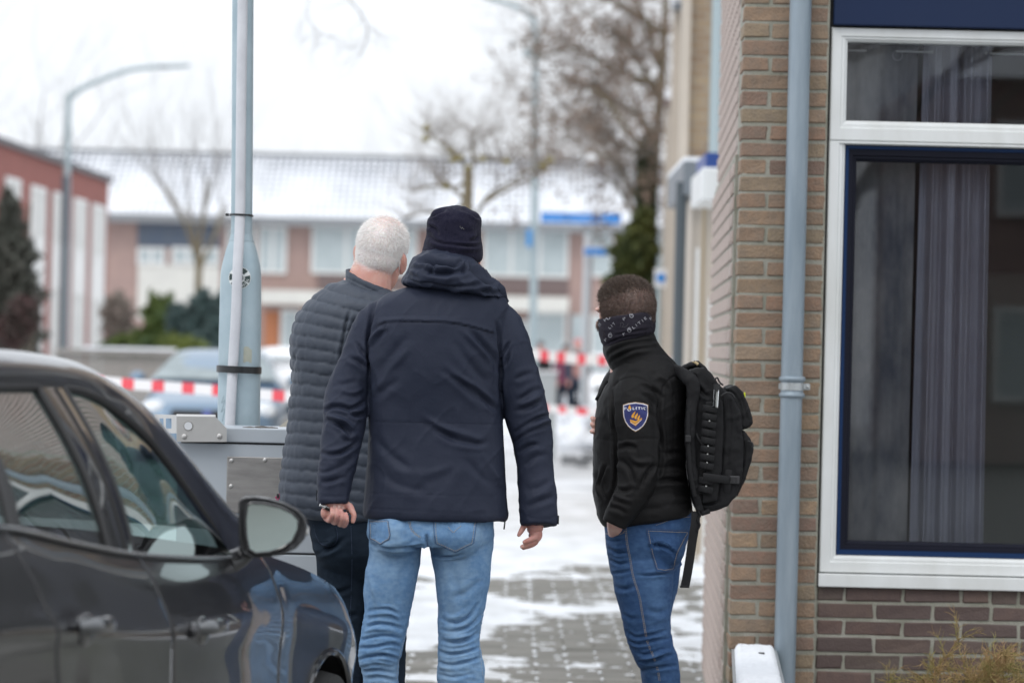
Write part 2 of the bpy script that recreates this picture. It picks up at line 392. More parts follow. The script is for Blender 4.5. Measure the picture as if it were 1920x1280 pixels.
def far_window(par, r, Y, nmull=1, rail=None, fw=.09):
    X0, X1, Z0, Z1 = r
    bars = [box(X0, X0 + fw, Y - .05, Y + .05, Z0, Z1), box(X1 - fw, X1, Y - .05, Y + .05, Z0, Z1),
            box(X0 + fw, X1 - fw, Y - .05, Y + .05, Z0, Z0 + fw), box(X0 + fw, X1 - fw, Y - .05, Y + .05, Z1 - fw, Z1)]
    for k in range(nmull):
        xm = X0 + (X1 - X0) * (k + 1) / (nmull + 1); bars.append(box(xm - fw / 2, xm + fw / 2, Y - .05, Y + .05, Z0 + fw, Z1 - fw))
    f = obj('window', comb(*bars), M_farwhite, par)
    obj('pane', box(X0 + fw * .5, X1 - fw * .5, Y, Y + .02, Z0 + fw * .5, Z1 - fw * .5), M_farpane, f)
bounds = [-130, 180, 480, 790, 1095, 1405]
labels = ['terraced house behind the red building at the far left, snow on its roof',
          'terraced house with blue panel above cream panel, behind the garden shrubs',
          'terraced house with an orange front door and cream canopy, behind the white van',
          'terraced house with wide upstairs window beside the blue street sign',
          'terraced house at the far right end of the row, behind the yellow green conifer']
zE = P(640, 418, YT)[2]; zR = P(640, 283, YT)[2]
for k in range(5):
    xa, xb = P(bounds[k], 640, YT)[0], P(bounds[k + 1], 640, YT)[0] - .02
    h = thing('terraced_house', labels[k], 'house', ((xa + xb) / 2, YT, 0), 'houses of the far terrace')
    obj('wall', box(xa, xb, YT, YT + 9, 0, zE), M_farbrick, h)
    roof = obj('roof', prism([(xa, YT - .5, zE + .15), (xa, YT + 4.5, zR), (xa, YT + 9.5, zE + .15)], (xb - xa, 0, 0)), M_roofsnow, h)
    obj('ridge', box(xa, xb, YT + 4.38, YT + 4.62, zR - .05, zR + .10), M_fargut, h)
    obj('gutter', box(xa, xb, YT - .72, YT - .5, zE - .16, zE + .14), M_fargut, h)
    if k == 4: obj('chimney', box(xb - 1, xb - .3, YT + 4.1, YT + 4.9, zR - .3, zR + .5), M_farbrick, roof)
    def Rk(a, b, c, d): return rect(a, b, c, d, YT)
    if k == 1:
        X0, X1, Z0, Z1 = Rk(258, 420, 412, 464); obj('blue_panel', box(X0, X1, YT - .06, YT, Z0, Z1), M_farblue, h)
        X0, X1, Z0, Z1 = Rk(258, 497, 412, 600); obj('cream_panel', box(X0, X1, YT - .06, YT, Z0, Z1), M_farcream, h)
        far_window(h, Rk(258, 464, 310, 497), YT - .08); far_window(h, Rk(322, 464, 412, 497), YT - .08, 2)
        far_window(h, Rk(425, 424, 478, 515), YT - .08)
    elif k == 2:
        far_window(h, Rk(484, 424, 538, 513), YT - .08); far_window(h, Rk(584, 424, 782, 515), YT - .08, 2)
        X0, X1, Z0, Z1 = Rk(596, 516, 782, 547); obj('dark_panel', box(X0, X1, YT - .06, YT, Z0, Z1), M_fardark, h)
        X0, X1, Z0, Z1 = Rk(490, 547, 785, 573); obj('canopy', box(X0, X1, YT - 1.1, YT, Z0, Z1), M_farcream, h)
        X0, X1, Z0, Z1 = Rk(496, 584, 523, 690); d = obj('door', box(X0, X1, YT - .08, YT, Z0, Z1), mat('orange_door', (.42, .16, .07), .5), h)
        far_window(h, Rk(526, 580, 562, 690), YT - .08, 0); far_window(h, Rk(600, 590, 760, 660), YT - .08, 2)
    elif k == 3:
        far_window(h, Rk(905, 428, 1066, 520), YT - .08, 2)
        X0, X1, Z0, Z1 = Rk(905, 521, 1066, 553); obj('dark_panel', box(X0, X1, YT - .06, YT, Z0, Z1), M_fardark, h)
        X0, X1, Z0, Z1 = Rk(800, 555, 1066, 582); obj('canopy', box(X0, X1, YT - 1.1, YT, Z0, Z1), M_farcream, h)
        far_window(h, Rk(1000, 584, 1062, 690), YT - .08, 0); far_window(h, Rk(940, 600, 990, 690), YT - .08, 0)
        X0, X1, Z0, Z1 = Rk(1070, 590, 1092, 700); obj('door', box(X0, X1, YT - .08, YT, Z0, Z1), M_farpane, h)
    elif k == 4:
        far_window(h, Rk(1106, 434, 1150, 520), YT - .08, 0); far_window(h, Rk(1190, 434, 1300, 520), YT - .08, 1)
        far_window(h, Rk(1106, 590, 1160, 680), YT - .08, 0)
    else:
        far_window(h, Rk(0, 424, 100, 500), YT - .08)

# ================================================================ red brick building on the left, its long side along the street
def rbY(px): return -13.97 / ((px - 960) / F_PX - .021)
def rbX(Y): return -13.97 + .021 * Y
def rbP(px, py):
    Y = rbY(px); q = P(px, py, Y); return q
rb = thing('red_brick_building', 'red brick building with flat roof and tall white framed windows at the left edge', 'building', (-12.5, 95, 0))
zT = rbP(197, 342)[2]
Ya, Yb = 78, rbY(197)
def slab(Y0, Y1, d0, d1, z0, z1):     # piece of the facade, d measured out of the wall
    a0, a1 = rbX(Y0), rbX(Y1)
    return np.array([(a0 - d0, Y0, z0), (a0 + d1, Y0, z0), (a1 + d1, Y1, z0), (a1 - d0, Y1, z0), (a0 - d0, Y0, z1), (a0 + d1, Y0, z1), (a1 + d1, Y1, z1), (a1 - d0, Y1, z1)]), list(BOXF)
obj('wall', slab(Ya, Yb, 9, 0, 0, zT), M_redbrick, rb)
obj('roof_edge', slab(Ya, Yb + .1, 9, .12, zT, zT + .16), mat('dark_roof_edge', (.09, .085, .09), .6), rb)
obj('roof_snow', slab(Ya, Yb, 8.9, -.15, zT + .16, zT + .22), M_snow, rb)
for (pa, pb, pt) in [(-48, -22, 318), (2, 30, 334), (50, 78, 350), (92, 118, 362), (131, 155, 373), (166, 190, 384)]:
    Y0, Y1 = rbY(pa), rbY(pb); z1 = rbP((pa + pb) / 2, pt)[2]; zm1 = rbP((pa + pb) / 2, pt + 98)[2]; zm0 = rbP((pa + pb) / 2, pt + 175)[2]
    w = obj('window', comb(slab(Y0, Y0 + .1, 0, .05, .1, z1), slab(Y1 - .1, Y1, 0, .05, .1, z1), slab(Y0 + .1, Y1 - .1, 0, .05, z1 - .1, z1),
                           slab(Y0 + .1, Y1 - .1, 0, .05, zm1 - .05, zm1 + .05), slab(Y0 + .1, Y1 - .1, 0, .05, zm0 - .05, zm0 + .05)), M_farwhite, rb)
    obj('blind', slab(Y0 + .1, Y1 - .1, 0, .02, zm1 + .05, z1 - .1), M_blind, w)
    obj('spandrel_panel', slab(Y0 + .1, Y1 - .1, 0, .03, zm0 + .05, zm1 - .05), M_farwhite, w)
    obj('pane', slab(Y0 + .1, Y1 - .1, 0, .02, .1, zm0 - .05), M_blind, w)

# ================================================================ trees and shrubs
def seg_tube(a, b, ra, rb_, n):
    t = nrm(b - a); x = np.cross(t, (0, 0, 1.0)) if abs(t[2]) < .95 else np.cross(t, (1.0, 0, 0)); x = nrm(x); y = np.cross(t, x)
    an = np.linspace(0, 2 * math.pi, n, endpoint=False); c = np.cos(an)[:, None] * x + np.sin(an)[:, None] * y
    V = np.vstack([a + c * ra, b + c * rb_]); j = np.arange(n); k = (j + 1) % n
    return V, np.stack([j, k, k + n, j + n], 1)
def grow(p, d, L, r, lvl, maxl, out, tips, rs, up=.15, spread=.7, kids=3, twist=.25):
    n = 4 if lvl < 2 else 3; q = p.copy(); dd = d.copy(); segs = 4 if lvl < 2 else 3; st = []
    for i in range(segs):
        dd = nrm(dd + rs.normal(0, twist * .5, 3) + np.array([0, 0, up * .3])); q2 = q + dd * L / segs
        r2 = r * (1 - .45 * (i + 1) / segs)
        out[0 if lvl < 2 else 1].append(seg_tube(q, q2, r * (1 - .45 * i / segs), r2, n + (2 if lvl == 0 else 0))); q = q2; st.append((q2.copy(), dd.copy(), r2))
    if lvl >= maxl: tips.append((q, dd)); return
    for k in range(kids + (rs.rand() < .5)):
        q2, d2, r2 = st[min(segs - 1, int(rs.choice([1, 2, 3, 3]) if segs == 4 else rs.choice([0, 1, 2, 2])))]
        side = rs.normal(0, 1, 3); side -= d2 * (side @ d2); side = nrm(side)
        nd_ = nrm(d2 * (1 - spread * .5) + side * spread + np.array([0, 0, up]))
        grow(q2, nd_, L * rs.uniform(.6, .85), r2 * rs.uniform(.5, .7), lvl + 1, maxl, out, tips, rs, up, spread, kids, twist)
def quads(cs, size, rs, normal_bias=None):
    n = len(cs); a = rs.normal(0, 1, (n, 3)); a /= np.linalg.norm(a, axis=1)[:, None]; b = rs.normal(0, 1, (n, 3)); b -= a * (a * b).sum(1)[:, None]; b /= np.linalg.norm(b, axis=1)[:, None]
    s = size * rs.uniform(.6, 1.4, n)[:, None]; a, b = a * s, b * s * .6
    V = np.stack([cs - a, cs - b * .9, cs + a, cs + b], 1).reshape(-1, 3); return V, np.arange(4 * n).reshape(n, 4)
def bare_tree(name, label, base, H, r, seed, cat='tree', maxl=4, spread=.7, trunkL=.3, leaf=None, leafn=0, leafs=.04, m1=None, m2=None, kids=3, group=None, dir0=(0, 0, 1), up=.2):
    rs = np.random.RandomState(seed); t = thing(name, label, cat, tuple(base), group); out = [[], []]; tips = []
    p = np.array(base, float) - np.array([0, 0, .1]); top = p + nrm(dir0) * H * trunkL
    out[0].append(seg_tube(p, top, r * 1.15, r * .85, 8))
    for k in range(kids + 1):
        a = 2 * math.pi * (k + rs.rand() * .6) / (kids + 1)
        grow(top - np.array([0, 0, rs.uniform(0, .12) * H * trunkL]), nrm([math.cos(a) * spread, math.sin(a) * spread, 1.0]), H * (1 - trunkL) * rs.uniform(.38, .5), r * .62, 1, maxl, out, tips, rs, up, spread, kids)
    obj('trunk', comb_np(out[0]), m1 or M_bark, t, smooth=False)
    cr_ = obj('crown', comb_np(out[1]), m2 or M_twig, t)
    if leafn:
        tp = np.array([x[0] for x in tips]); c = tp[rs.randint(0, len(tp), leafn)] + rs.normal(0, .10, (leafn, 3))
        obj('leaves', quads(c, leafs, rs), leaf, cr_)
    return t
def leaf_blob(centers, n, size, rs, lo=0):
    """leaves spread through lumpy volumes: centers = (x, y, z, rx, ry, rz)"""
    out = []
    for (x, y, z, rx, ry, rz) in centers:
        k = int(n * 26 * rx * rz / (size * 20) ** 1.2); d = rs.normal(0, 1, (k, 3)); d /= np.linalg.norm(d, axis=1)[:, None]
        lump = 1 + .25 * np.sin(d[:, 0] * 7 + x * 3) * np.cos(d[:, 2] * 9 + z) + rs.normal(0, .08, k)
        rad = rs.uniform(.15, 1, k) ** .4 * lump
        out.append(np.stack([x + d[:, 0] * rx * rad, y + d[:, 1] * ry * rad, z + d[:, 2] * rz * rad], 1))
    c = np.concatenate(out); c = c[c[:, 2] > lo]; return quads(c, size, rs)
def shrub(name, label, base, blobs, n, size, m, seed, cat='shrub', group=None, part='foliage', stemr=.03):
    rs = np.random.RandomState(seed); t = thing(name, label, cat, tuple(base), group)
    obj(part, leaf_blob(blobs, n, size, rs, .02), m, t)
    zt = max(b[2] for b in blobs)
    obj('stem', comb(*[tube([(base[0] + dx, base[1], -.05), (base[0] + dx * 2, base[1], zt * .5), (base[0] + dx * 3, base[1] + .05, zt)], stemr, 5) for dx in (-.06, 0, .07)]), M_bark, t)
    return t
def blobpx(px, py, rpx, rpy, Y, ry=None):
    q = P(px, py, Y); s = F_PX / Y; return (q[0], Y, q[2], rpx / s, ry or rpx / s, rpy / s)
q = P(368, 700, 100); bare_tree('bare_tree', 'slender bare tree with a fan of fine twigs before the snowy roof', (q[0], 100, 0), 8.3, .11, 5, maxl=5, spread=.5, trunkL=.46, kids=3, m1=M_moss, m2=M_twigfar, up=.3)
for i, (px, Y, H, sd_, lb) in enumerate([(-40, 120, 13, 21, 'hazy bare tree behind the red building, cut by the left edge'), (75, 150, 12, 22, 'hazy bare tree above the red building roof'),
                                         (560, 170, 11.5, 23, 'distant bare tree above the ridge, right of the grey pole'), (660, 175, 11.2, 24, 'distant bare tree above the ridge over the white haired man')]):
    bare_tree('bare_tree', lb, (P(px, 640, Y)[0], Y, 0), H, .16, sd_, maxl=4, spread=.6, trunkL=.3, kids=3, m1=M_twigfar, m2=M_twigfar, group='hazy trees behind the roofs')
# pollarded tree above the beanie
t = thing('pollarded_tree', 'mossy pollarded tree with knobbly ends rising behind the dark beanie', 'tree', (P(874, 640, 45)[0], 45, 0))
rs = np.random.RandomState(3); out = [[], []]; tips = []
A = lambda px, py, dy=0: P(px, py, 45 + dy)
trunk = cr([A(872, 900), A(874, 640), A(877, 400), A(878, 318)], 4)
for i in range(len(trunk) - 1): out[0].append(seg_tube(trunk[i], trunk[i + 1], .066, .055, 8))
arms = [[(878, 325), (862, 296), (845, 285)], [(878, 318), (898, 300), (925, 296), (950, 303)], [(876, 340), (850, 352), (812, 348), (772, 360)], [(880, 430), (912, 372), (950, 345), (1008, 310)],
        [(877, 380), (840, 345), (822, 330)], [(908, 380), (938, 362), (980, 340), (1022, 318)], [(862, 300), (830, 270), (800, 250)], [(890, 305), (885, 270), (892, 245)], [(876, 370), (845, 402), (800, 398), (760, 410)]]
for a_ in arms:
    c = cr([A(x, y, rs.uniform(-.5, .5) if i_ else 0) for i_, (x, y) in enumerate(a_)], 3)
    for i in range(len(c) - 1): out[0].append(seg_tube(c[i], c[i + 1], .027 - .015 * i / len(c), .027 - .015 * (i + 1) / len(c), 5))
    for q in (c[-1], c[len(c) // 2], c[-2]):
        for _ in range(7):
            grow(q, nrm([rs.normal(0, .8), rs.normal(0, .5), abs(rs.normal(.5, .4))]), rs.uniform(.2, .62), .006, 2, 4, out, tips, rs, .2, .7, 2)
obj('trunk', comb_np(out[0]), M_moss, t); cw = obj('crown', comb_np(out[1]), M_twig, t)
kn = [ell(A(x, y), (.05, .05, .04), n=8, m=6) for x, y in [(845, 283), (850, 300), (905, 298), (950, 303), (1018, 310), (1032, 300), (800, 240), (798, 260), (835, 350), (878, 315), (862, 296)]]
M_kn = mat('knob_moss', (.30, .25, .08), .9, var=(.2, .18, .08), vscale=20)
for k_ in kn: obj('knob', k_, M_kn, cw)
# large tree at the right with brown leaves still hanging and ivy round its trunk
X6 = P(1222, 640, 66)[0]
big = thing('large_tree', 'large tree with brown withered leaves and ivy clad trunk behind the right hand houses', 'tree', (X6, 66, 0))
rs = np.random.RandomState(8); out = [[], []]; tips = []
B6 = lambda px, py, dy=0: P(px, py, 66 + dy)
tr = cr([B6(1212, 820), B6(1216, 500), B6(1224, 330), B6(1240, 150), B6(1252, -60)], 5)
for i in range(len(tr) - 1): out[0].append(seg_tube(tr[i], tr[i + 1], .17 - .006 * i, .17 - .006 * (i + 1), 8))
for a_ in [[(1222, 340), (1195, 290), (1160, 268), (1120, 240)], [(1226, 260), (1195, 215), (1158, 192), (1110, 150)], [(1230, 180), (1195, 110), (1150, 60), (1100, 20)], [(1216, 420), (1175, 340), (1150, 300), (1120, 290)],
           [(1234, 120), (1210, 40), (1180, -30)], [(1224, 300), (1180, 250), (1130, 180), (1060, 150)], [(1216, 380), (1190, 400), (1160, 350), (1130, 330)], [(1232, 160), (1150, 130), (1080, 90), (1010, 110)], [(1236, 60), (1150, 0), (1060, -20)]]:
    c = cr([B6(x, y, rs.uniform(-1.5, 1.5) if i_ else 0) for i_, (x, y) in enumerate(a_)], 3); r0 = .07
    for i in range(len(c) - 1): out[0].append(seg_tube(c[i], c[i + 1], r0 * (1 - .7 * i / len(c)), r0 * (1 - .7 * (i + 1) / len(c)), 6))
    for q in c[3:]:
        for _ in range(2): grow(q, nrm([rs.normal(-.35, .8), rs.normal(0, .7), rs.normal(.25, .6)]), rs.uniform(.7, 1.5), .018, 2, 4, out, tips, rs, .12, .75, 3)
obj('trunk', comb_np(out[0]), mat('big_trunk_bark', (.17, .14, .085), .9, var=(.12, .10, .07), vscale=5), big); cw = obj('crown', comb_np(out[1]), M_twig, big)
tp = np.array([x[0] for x in tips]); px_, py_ = proj(tp); w = np.clip((px_ - 900) / 260, .1, 1); keep = rs.rand(len(tp)) < w; tp = tp[keep]
cl = tp[rs.randint(0, len(tp), 420)]; sel = cl[rs.randint(0, len(cl), 9500)] + rs.normal(0, .15, (9500, 3)); obj('leaves', quads(sel, .045, rs), M_leafbrown, cw)
iv = [blobpx(1212, y, 17, 40, 65.6) for y in (300, 350, 400, 450, 500, 560)]
obj('ivy', leaf_blob(iv, 9000, .05, rs), M_ivy, big)
# faint twigs hanging in from a tree above the frame
rs = np.random.RandomState(31); ht = thing('overhanging_branch', 'faint thin branch hanging into the sky right of the grey pole top', 'branch', tuple(P(640, -40, 34))); out = [[], []]; tips = []
c = cr([P(500, -160, 34), P(600, -60, 34), P(672, 20, 34), P(690, 62, 34), P(676, 104, 34)], 4)
for i in range(len(c) - 1): out[0].append(seg_tube(c[i], c[i + 1], .006, .005, 4))
c2 = cr([P(600, -60, 34), P(575, 20, 34), P(600, 62, 34), P(632, 70, 34)], 4)
for i in range(len(c2) - 1): out[0].append(seg_tube(c2[i], c2[i + 1], .004, .0035, 4))
for q in list(c2[4:]) + list(c[6:]): grow(q, nrm([rs.normal(0, .8), 0, -.5]), .22, .003, 2, 4, out, tips, rs, -.05, .7, 2)
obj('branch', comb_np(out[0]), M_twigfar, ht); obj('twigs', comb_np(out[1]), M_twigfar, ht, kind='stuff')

shrub('evergreen_tree', 'dark evergreen tree before the red building at the left edge', (P(28, 640, 70)[0], 70, 0), [blobpx(20, 420, 28, 50, 70), blobpx(25, 480, 45, 60, 70), blobpx(30, 560, 52, 70, 70), blobpx(-30, 520, 50, 100, 70), blobpx(30, 640, 50, 60, 70), blobpx(14, 380, 14, 30, 70)], 420, .055, M_darkleaf, 41, cat='tree')
shrub('red_twig_shrub', 'shrub with red berries at the foot of the dark evergreen', (P(40, 640, 66)[0], 66, 0), [blobpx(45, 590, 32, 35, 66), blobpx(20, 620, 30, 35, 66)], 700, .04, M_redleaf, 42)
shrub('bare_brown_shrub', 'brown leafless shrub at the left end of the far garden', (P(222, 640, 88)[0], 88, 0), [blobpx(220, 590, 34, 46, 88), blobpx(232, 640, 36, 40, 88)], 260, .05, M_twig, 43)
shrub('green_shrub', 'bright green rounded shrub in the middle of the far garden', (P(305, 640, 86)[0], 86, 0), [blobpx(300, 615, 34, 60, 86), blobpx(275, 650, 50, 30, 86), blobpx(215, 655, 30, 22, 86), blobpx(335, 650, 40, 34, 86)], 900, .06, M_green, 44)
shrub('yellow_green_shrub', 'low yellow green shrub above the blue car roof', (P(345, 640, 82)[0], 82, 0), [blobpx(345, 652, 38, 20, 82), blobpx(320, 640, 20, 16, 82)], 1000, .05, mat('yellow_green_leaf', (.17, .20, .035), .6, var=(.09, .13, .03), vscale=2), 45)
shrub('blue_conifer', 'blue green conifer shrub left of the grey pole', (P(378, 640, 84)[0], 84, 0), [blobpx(380, 590, 36, 45, 84), blobpx(372, 640, 46, 50, 84), blobpx(420, 610, 30, 60, 84), blobpx(335, 600, 24, 30, 84)], 850, .06, M_bluegreen, 46)
shrub('yellow_conifer', 'yellow green conifer beside the ivy trunk above the masked man', (P(1190, 640, 58)[0], 58, 0), [blobpx(1192, 470, 42, 50, 58), blobpx(1185, 530, 45, 60, 58), blobpx(1195, 600, 46, 70, 58), blobpx(1190, 690, 45, 60, 58), blobpx(1205, 420, 22, 30, 58)], 1700, .045, M_conif, 47, cat='tree')

# ================================================================ street furniture of the background
def street_lamp(label, pts, Y, r0, r1, head, dark_to=None):
    c = cr([P(x, y, Y) for x, y in pts], 5); t = thing('street_lamp', label, 'street lamp', (c[0][0], Y, 0), 'street lamps along the road'); n = len(c)
    obj('pole', tube(c, np.linspace(r0, r1, n), 10, up=(0, 1, .01)), M_polefar, t, smooth='auto')
    b = c[0].copy(); obj('base_section', tube([(b[0], Y, -.05), P(pts[1][0] if dark_to is None else dark_to[0], pts[1][1] if dark_to is None else dark_to[1], Y)], r0 * 1.12, 10), M_poledark if dark_to else M_polefar, t, smooth='auto')
    if head is not None:
        a, b = P(*head[0], Y), P(*head[1], Y); m_ = (a + b) / 2; L = np.linalg.norm(b - a)
        hb = bevel(cbox((0, 0, 0), (L, .26, .07)), .03, 2); hd = obj('lamp_head', xf(hb, roty(-math.atan2(b[2] - a[2], b[0] - a[0])), m_), M_polefar, t)
        obj('lens', xf(cbox((0, 0, -.04), (L * .6, .18, .02)), roty(-math.atan2(b[2] - a[2], b[0] - a[0])), m_), M_farpane, hd)
        obj('neck', tube([a - (b - a) * .12, a + (b - a) * .2], .05, 8), M_poledark, t)
    return t
street_lamp('street lamp with long bent arm beside the red building', [(115, 760), (120, 640), (125, 400), (128, 200), (136, 178), (165, 160), (240, 132), (300, 125)], 85, .085, .05, ((305, 125), (356, 123)), (124, 330))
lamp2 = street_lamp('street lamp whose arm curves out of the frame top, beside the blue street sign', [(996, 790), (999, 640), (1002, 400), (1004, 130), (1003, 52), (990, 26), (960, 10), (880, -16)], 75, .085, .045, ((875, -18), (810, -30)))
obj('clamp_plate', cbox(P(996, 100, 74.85), (.3, .1, .16)), M_polefar, lamp2); obj('camera_dome', ell(P(961, 84, 74.9), (.06, .06, .06), n=10, m=6), M_poledark, lamp2)
obj('parking_sign', cbox(P(992, 446, 74.8), (.11, .03, .34)), mat('small_sign_blue', (.05, .25, .55), .4), lamp2)
def street_sign(label, r, Y, parent_post=None):
    X0, X1, Z0, Z1 = r; t = thing('street_sign', label, 'sign', ((X0 + X1) / 2, Y, Z0), 'blue street signs')
    obj('border', bevel(box(X0, X1, Y - .015, Y + .015, Z0, Z1), .008, 1), M_signwhite, t)
    e = (Z1 - Z0) * .1; obj('blue_field', box(X0 + e, X1 - e, Y - .02, Y - .016, Z0 + e, Z1 - e), M_signblue, t)
    rs = np.random.RandomState(5); x = X0 + .15; bars = []       # blurred lettering: strokes too soft to read
    while x < X1 - .2:
        w_ = rs.uniform(.03, .06); bars.append(box(x, x + .012, Y - .0225, Y - .0205, Z0 + .35 * (Z1 - Z0), Z0 + .62 * (Z1 - Z0))); x += w_ + .03
    obj('lettering', comb(*bars), M_signwhite, t, kind='stuff'); return t
street_sign('long blue street name sign with white border on the central lamp post', rect(1012, 397, 1167, 421, 74.7), 74.7)
street_sign('small blue street sign on the pale post below the long one', rect(1094, 463, 1140, 480, 59.8), 59.8)
sp = thing('sign_post', 'pale grey post carrying the small blue street sign', 'post', (P(1101, 640, 60)[0], 60, 0))
obj('post', tube([P(1093, 850, 60) * [1, 1, 0], P(1104, 440, 60)], .07, 10), mat('pale_post', (.5, .53, .55), .5), sp, smooth='auto'); obj('cap', ell(P(1104, 440, 60), (.075, .075, .03), n=10, m=6), M_polefar, sp)
rsn = thing('round_sign', 'small round blue sign on white board by the house corner', 'sign', (P(1237, 640, 42)[0], 42, 0))
obj('post', tube([(P(1237, 640, 42)[0] - .03, 42, 0), P(1236, 500, 42)], .03, 8), M_polefar, rsn); bd = obj('board', cbox(P(1238, 521, 41.95), (.13, .02, .20)), M_signwhite, rsn)
obj('blue_disc', lathe([(.001, 0), (.052, 0), (.052, .012), (.001, .012)], P(1239, 521, 41.93), 20, rotx(R(90))), M_signblue, bd)
# fence of vertical boards, far left
fn = thing('garden_fence', 'weathered grey board fence left of the blue car', 'fence', (P(200, 640, 62)[0], 62, 0))
xa, xb = P(110, 640, 62)[0], P(330, 640, 62)[0]; zt = P(200, 664, 62)[2]; x = xa; k = 0
bme = mesh_data('board', *bevel(cbox((0, 0, zt / 2), (.115, .02, zt)), .004, 1), M_fence)
while x < xb:
    o = bpy.data.objects.new('board', bme); link(o, fn); o.location = (x - BASE[fn.name][0], random.uniform(-.008, .008), random.uniform(-.015, .01)); x += .125
obj('top_rail', box(xa - .05, xb, 61.9, 62.1, zt, zt + .08), M_fence, fn); obj('rail_snow', box(xa + .4, xb, 61.88, 62.12, zt + .08, zt + .12), M_snow, fn)
obj('lower_rail', box(xa, xb, 62.02, 62.07, .25, .33), M_fence, fn)

def far_car(name, label, cx, Y, W, H, L, m_body, hood, van=False, group=None, plate=True):
    """vehicle seen from the front; nose at Y, going back"""
    t = thing(name, label, 'van' if van else 'car', (cx, Y, 0), group)
    def ring(y, w, z0, z1, e=3.2, n=28):
        a = np.linspace(0, 2 * math.pi, n, endpoint=False); c_, s_ = np.cos(a), np.sin(a)
        return np.stack([cx + w / 2 * np.sign(c_) * abs(c_) ** (2 / e), np.full(n, Y + y), (z0 + z1) / 2 + (z1 - z0) / 2 * np.sign(s_) * abs(s_) ** (2 / e)], 1)
    if van: S = [(0, W * .8, .3, 1.0), (.1, W * .94, .25, 1.08), (.5, W, .22, 1.2), (.95, W, .22, 1.28), (L - .1, W, .25, 1.28), (L, W * .94, .3, 1.2)]
    else: S = [(0, W * .72, .28, .66), (.12, W * .9, .2, .76), (.5, W, .18, .86), (1.15, W, .18, .97), (L - .6, W, .2, 1.0), (L, W * .85, .3, .9)]
    obj('body', loft([ring(*s) for s in cr(S, 4)]), m_body, t, smooth='auto')
    zb = 1.2 if van else .94; y0 = .85 if van else 1.05; y1 = 1.45 if van else 1.85
    wt = W * (.92 if van else .70); Gl = [(y0, W * .93, zb - .05, zb + .02), (y0 + .05, W * .92, zb - .1, zb + .12), (y1, wt * 1.03, zb - .1, H - .03), (y1 + .5, wt * 1.04, zb - .1, H), (L - 1.2, wt, zb - .1, H - .03), (L - .1, wt * .9, zb - .1, zb + .2)]
    obj('roof', loft([ring(*s, 4.5) for s in cr(Gl, 3)]), m_body, t, smooth='auto')
    ws = np.array([(cx - W * .44, Y + y0 + .02, zb + .06), (cx + W * .44, Y + y0 + .02, zb + .06), (cx + wt * .46, Y + y1 - .06, H - .12), (cx - wt * .46, Y + y1 - .06, H - .12)])
    obj('windscreen', prism(ws + np.array([0, -.06, .04]), (0, .02, 0.01)), mat('car_glass_far', (.16, .20, .21), .08, var=(.3, .36, .37), vscale=2), t)
    for s in (-1, 1):
        hl = ell((cx + s * W * .38, Y + .16, .68 if not van else .85), (.16, .14, .10), n=14, m=8); obj('headlight', hl, mat('headlight_glass', (.75, .78, .8), .1), t, smooth=True)
        obj('wing_mirror', ell((cx + s * (W / 2 + .10), Y + y0 + .25, zb + .1), (.10, .07, .08 if not van else .14), n=12, m=8), M_black if van else m_body, t, smooth=True)
        for yy in (.85, L - .85):
            w = obj('wheel', lathe([(.02, -.1), (.3, -.1), (.32, -.07), (.32, .07), (.3, .1), (.02, .1)], (cx + s * (W / 2 - .1), Y + yy, .32), 20, roty(R(90))), M_rubber, t, smooth='auto')
            obj('rim', lathe([(.02, -.11), (.2, -.112), (.2, .112), (.02, .11)], (cx + s * (W / 2 - .1), Y + yy, .32), 16, roty(R(90))), M_polefar, w)
    g = obj('grille', bevel(cbox((cx, Y - .0, .60 if not van else .7), (W * .5, .06, .15)), .03, 2), M_black, t)
    obj('badge', lathe([(.001, 0), (.055, 0), (.055, .02), (.001, .02)], (cx, Y - .05, .62 if not van else .72), 16, rotx(R(90))), mat('badge_blue', (.1, .12, .35), .3), g)
    if plate: obj('number_plate', cbox((cx, Y - .02, .42), (.52, .03, .11)), mat('plate_yellow', (.75, .45, .08), .4), t)
    obj('bumper', bevel(cbox((cx, Y + .08, .33), (W * .86, .2, .2)), .05, 2), m_body, t)
    return t
M_bluecar = mat('blue_grey_paint', (.16, .24, .33), .3, metal=.3, coat=.6); M_whitecar = mat('white_paint', (.80, .81, .82), .25, coat=.5)
far_car('parked_car', 'blue grey hatchback facing the camera behind the tape', P(392, 640, 47)[0], 47, 1.78, P(392, 655, 48.5)[2], 4.2, M_bluecar, 1)
v = far_car('white_van', 'white van half hidden between the grey pole and the quilted jacket', P(600, 640, 50)[0], 50, 1.98, P(520, 648, 51)[2], 4.9, M_whitecar, 1, van=True)
obj('indicator', ell(P(502, 712, 49.8), (.055, .03, .055), n=12, m=8), mat('lit_indicator', (.9, .4, .05), .3, emit=((1, .42, .06), 3.0)), v)
far_car('parked_car', 'white car far behind, right of the masked man\'s chest', P(1150, 640, 92)[0], 92, 1.75, 1.45, 4.2, M_whitecar, 1)

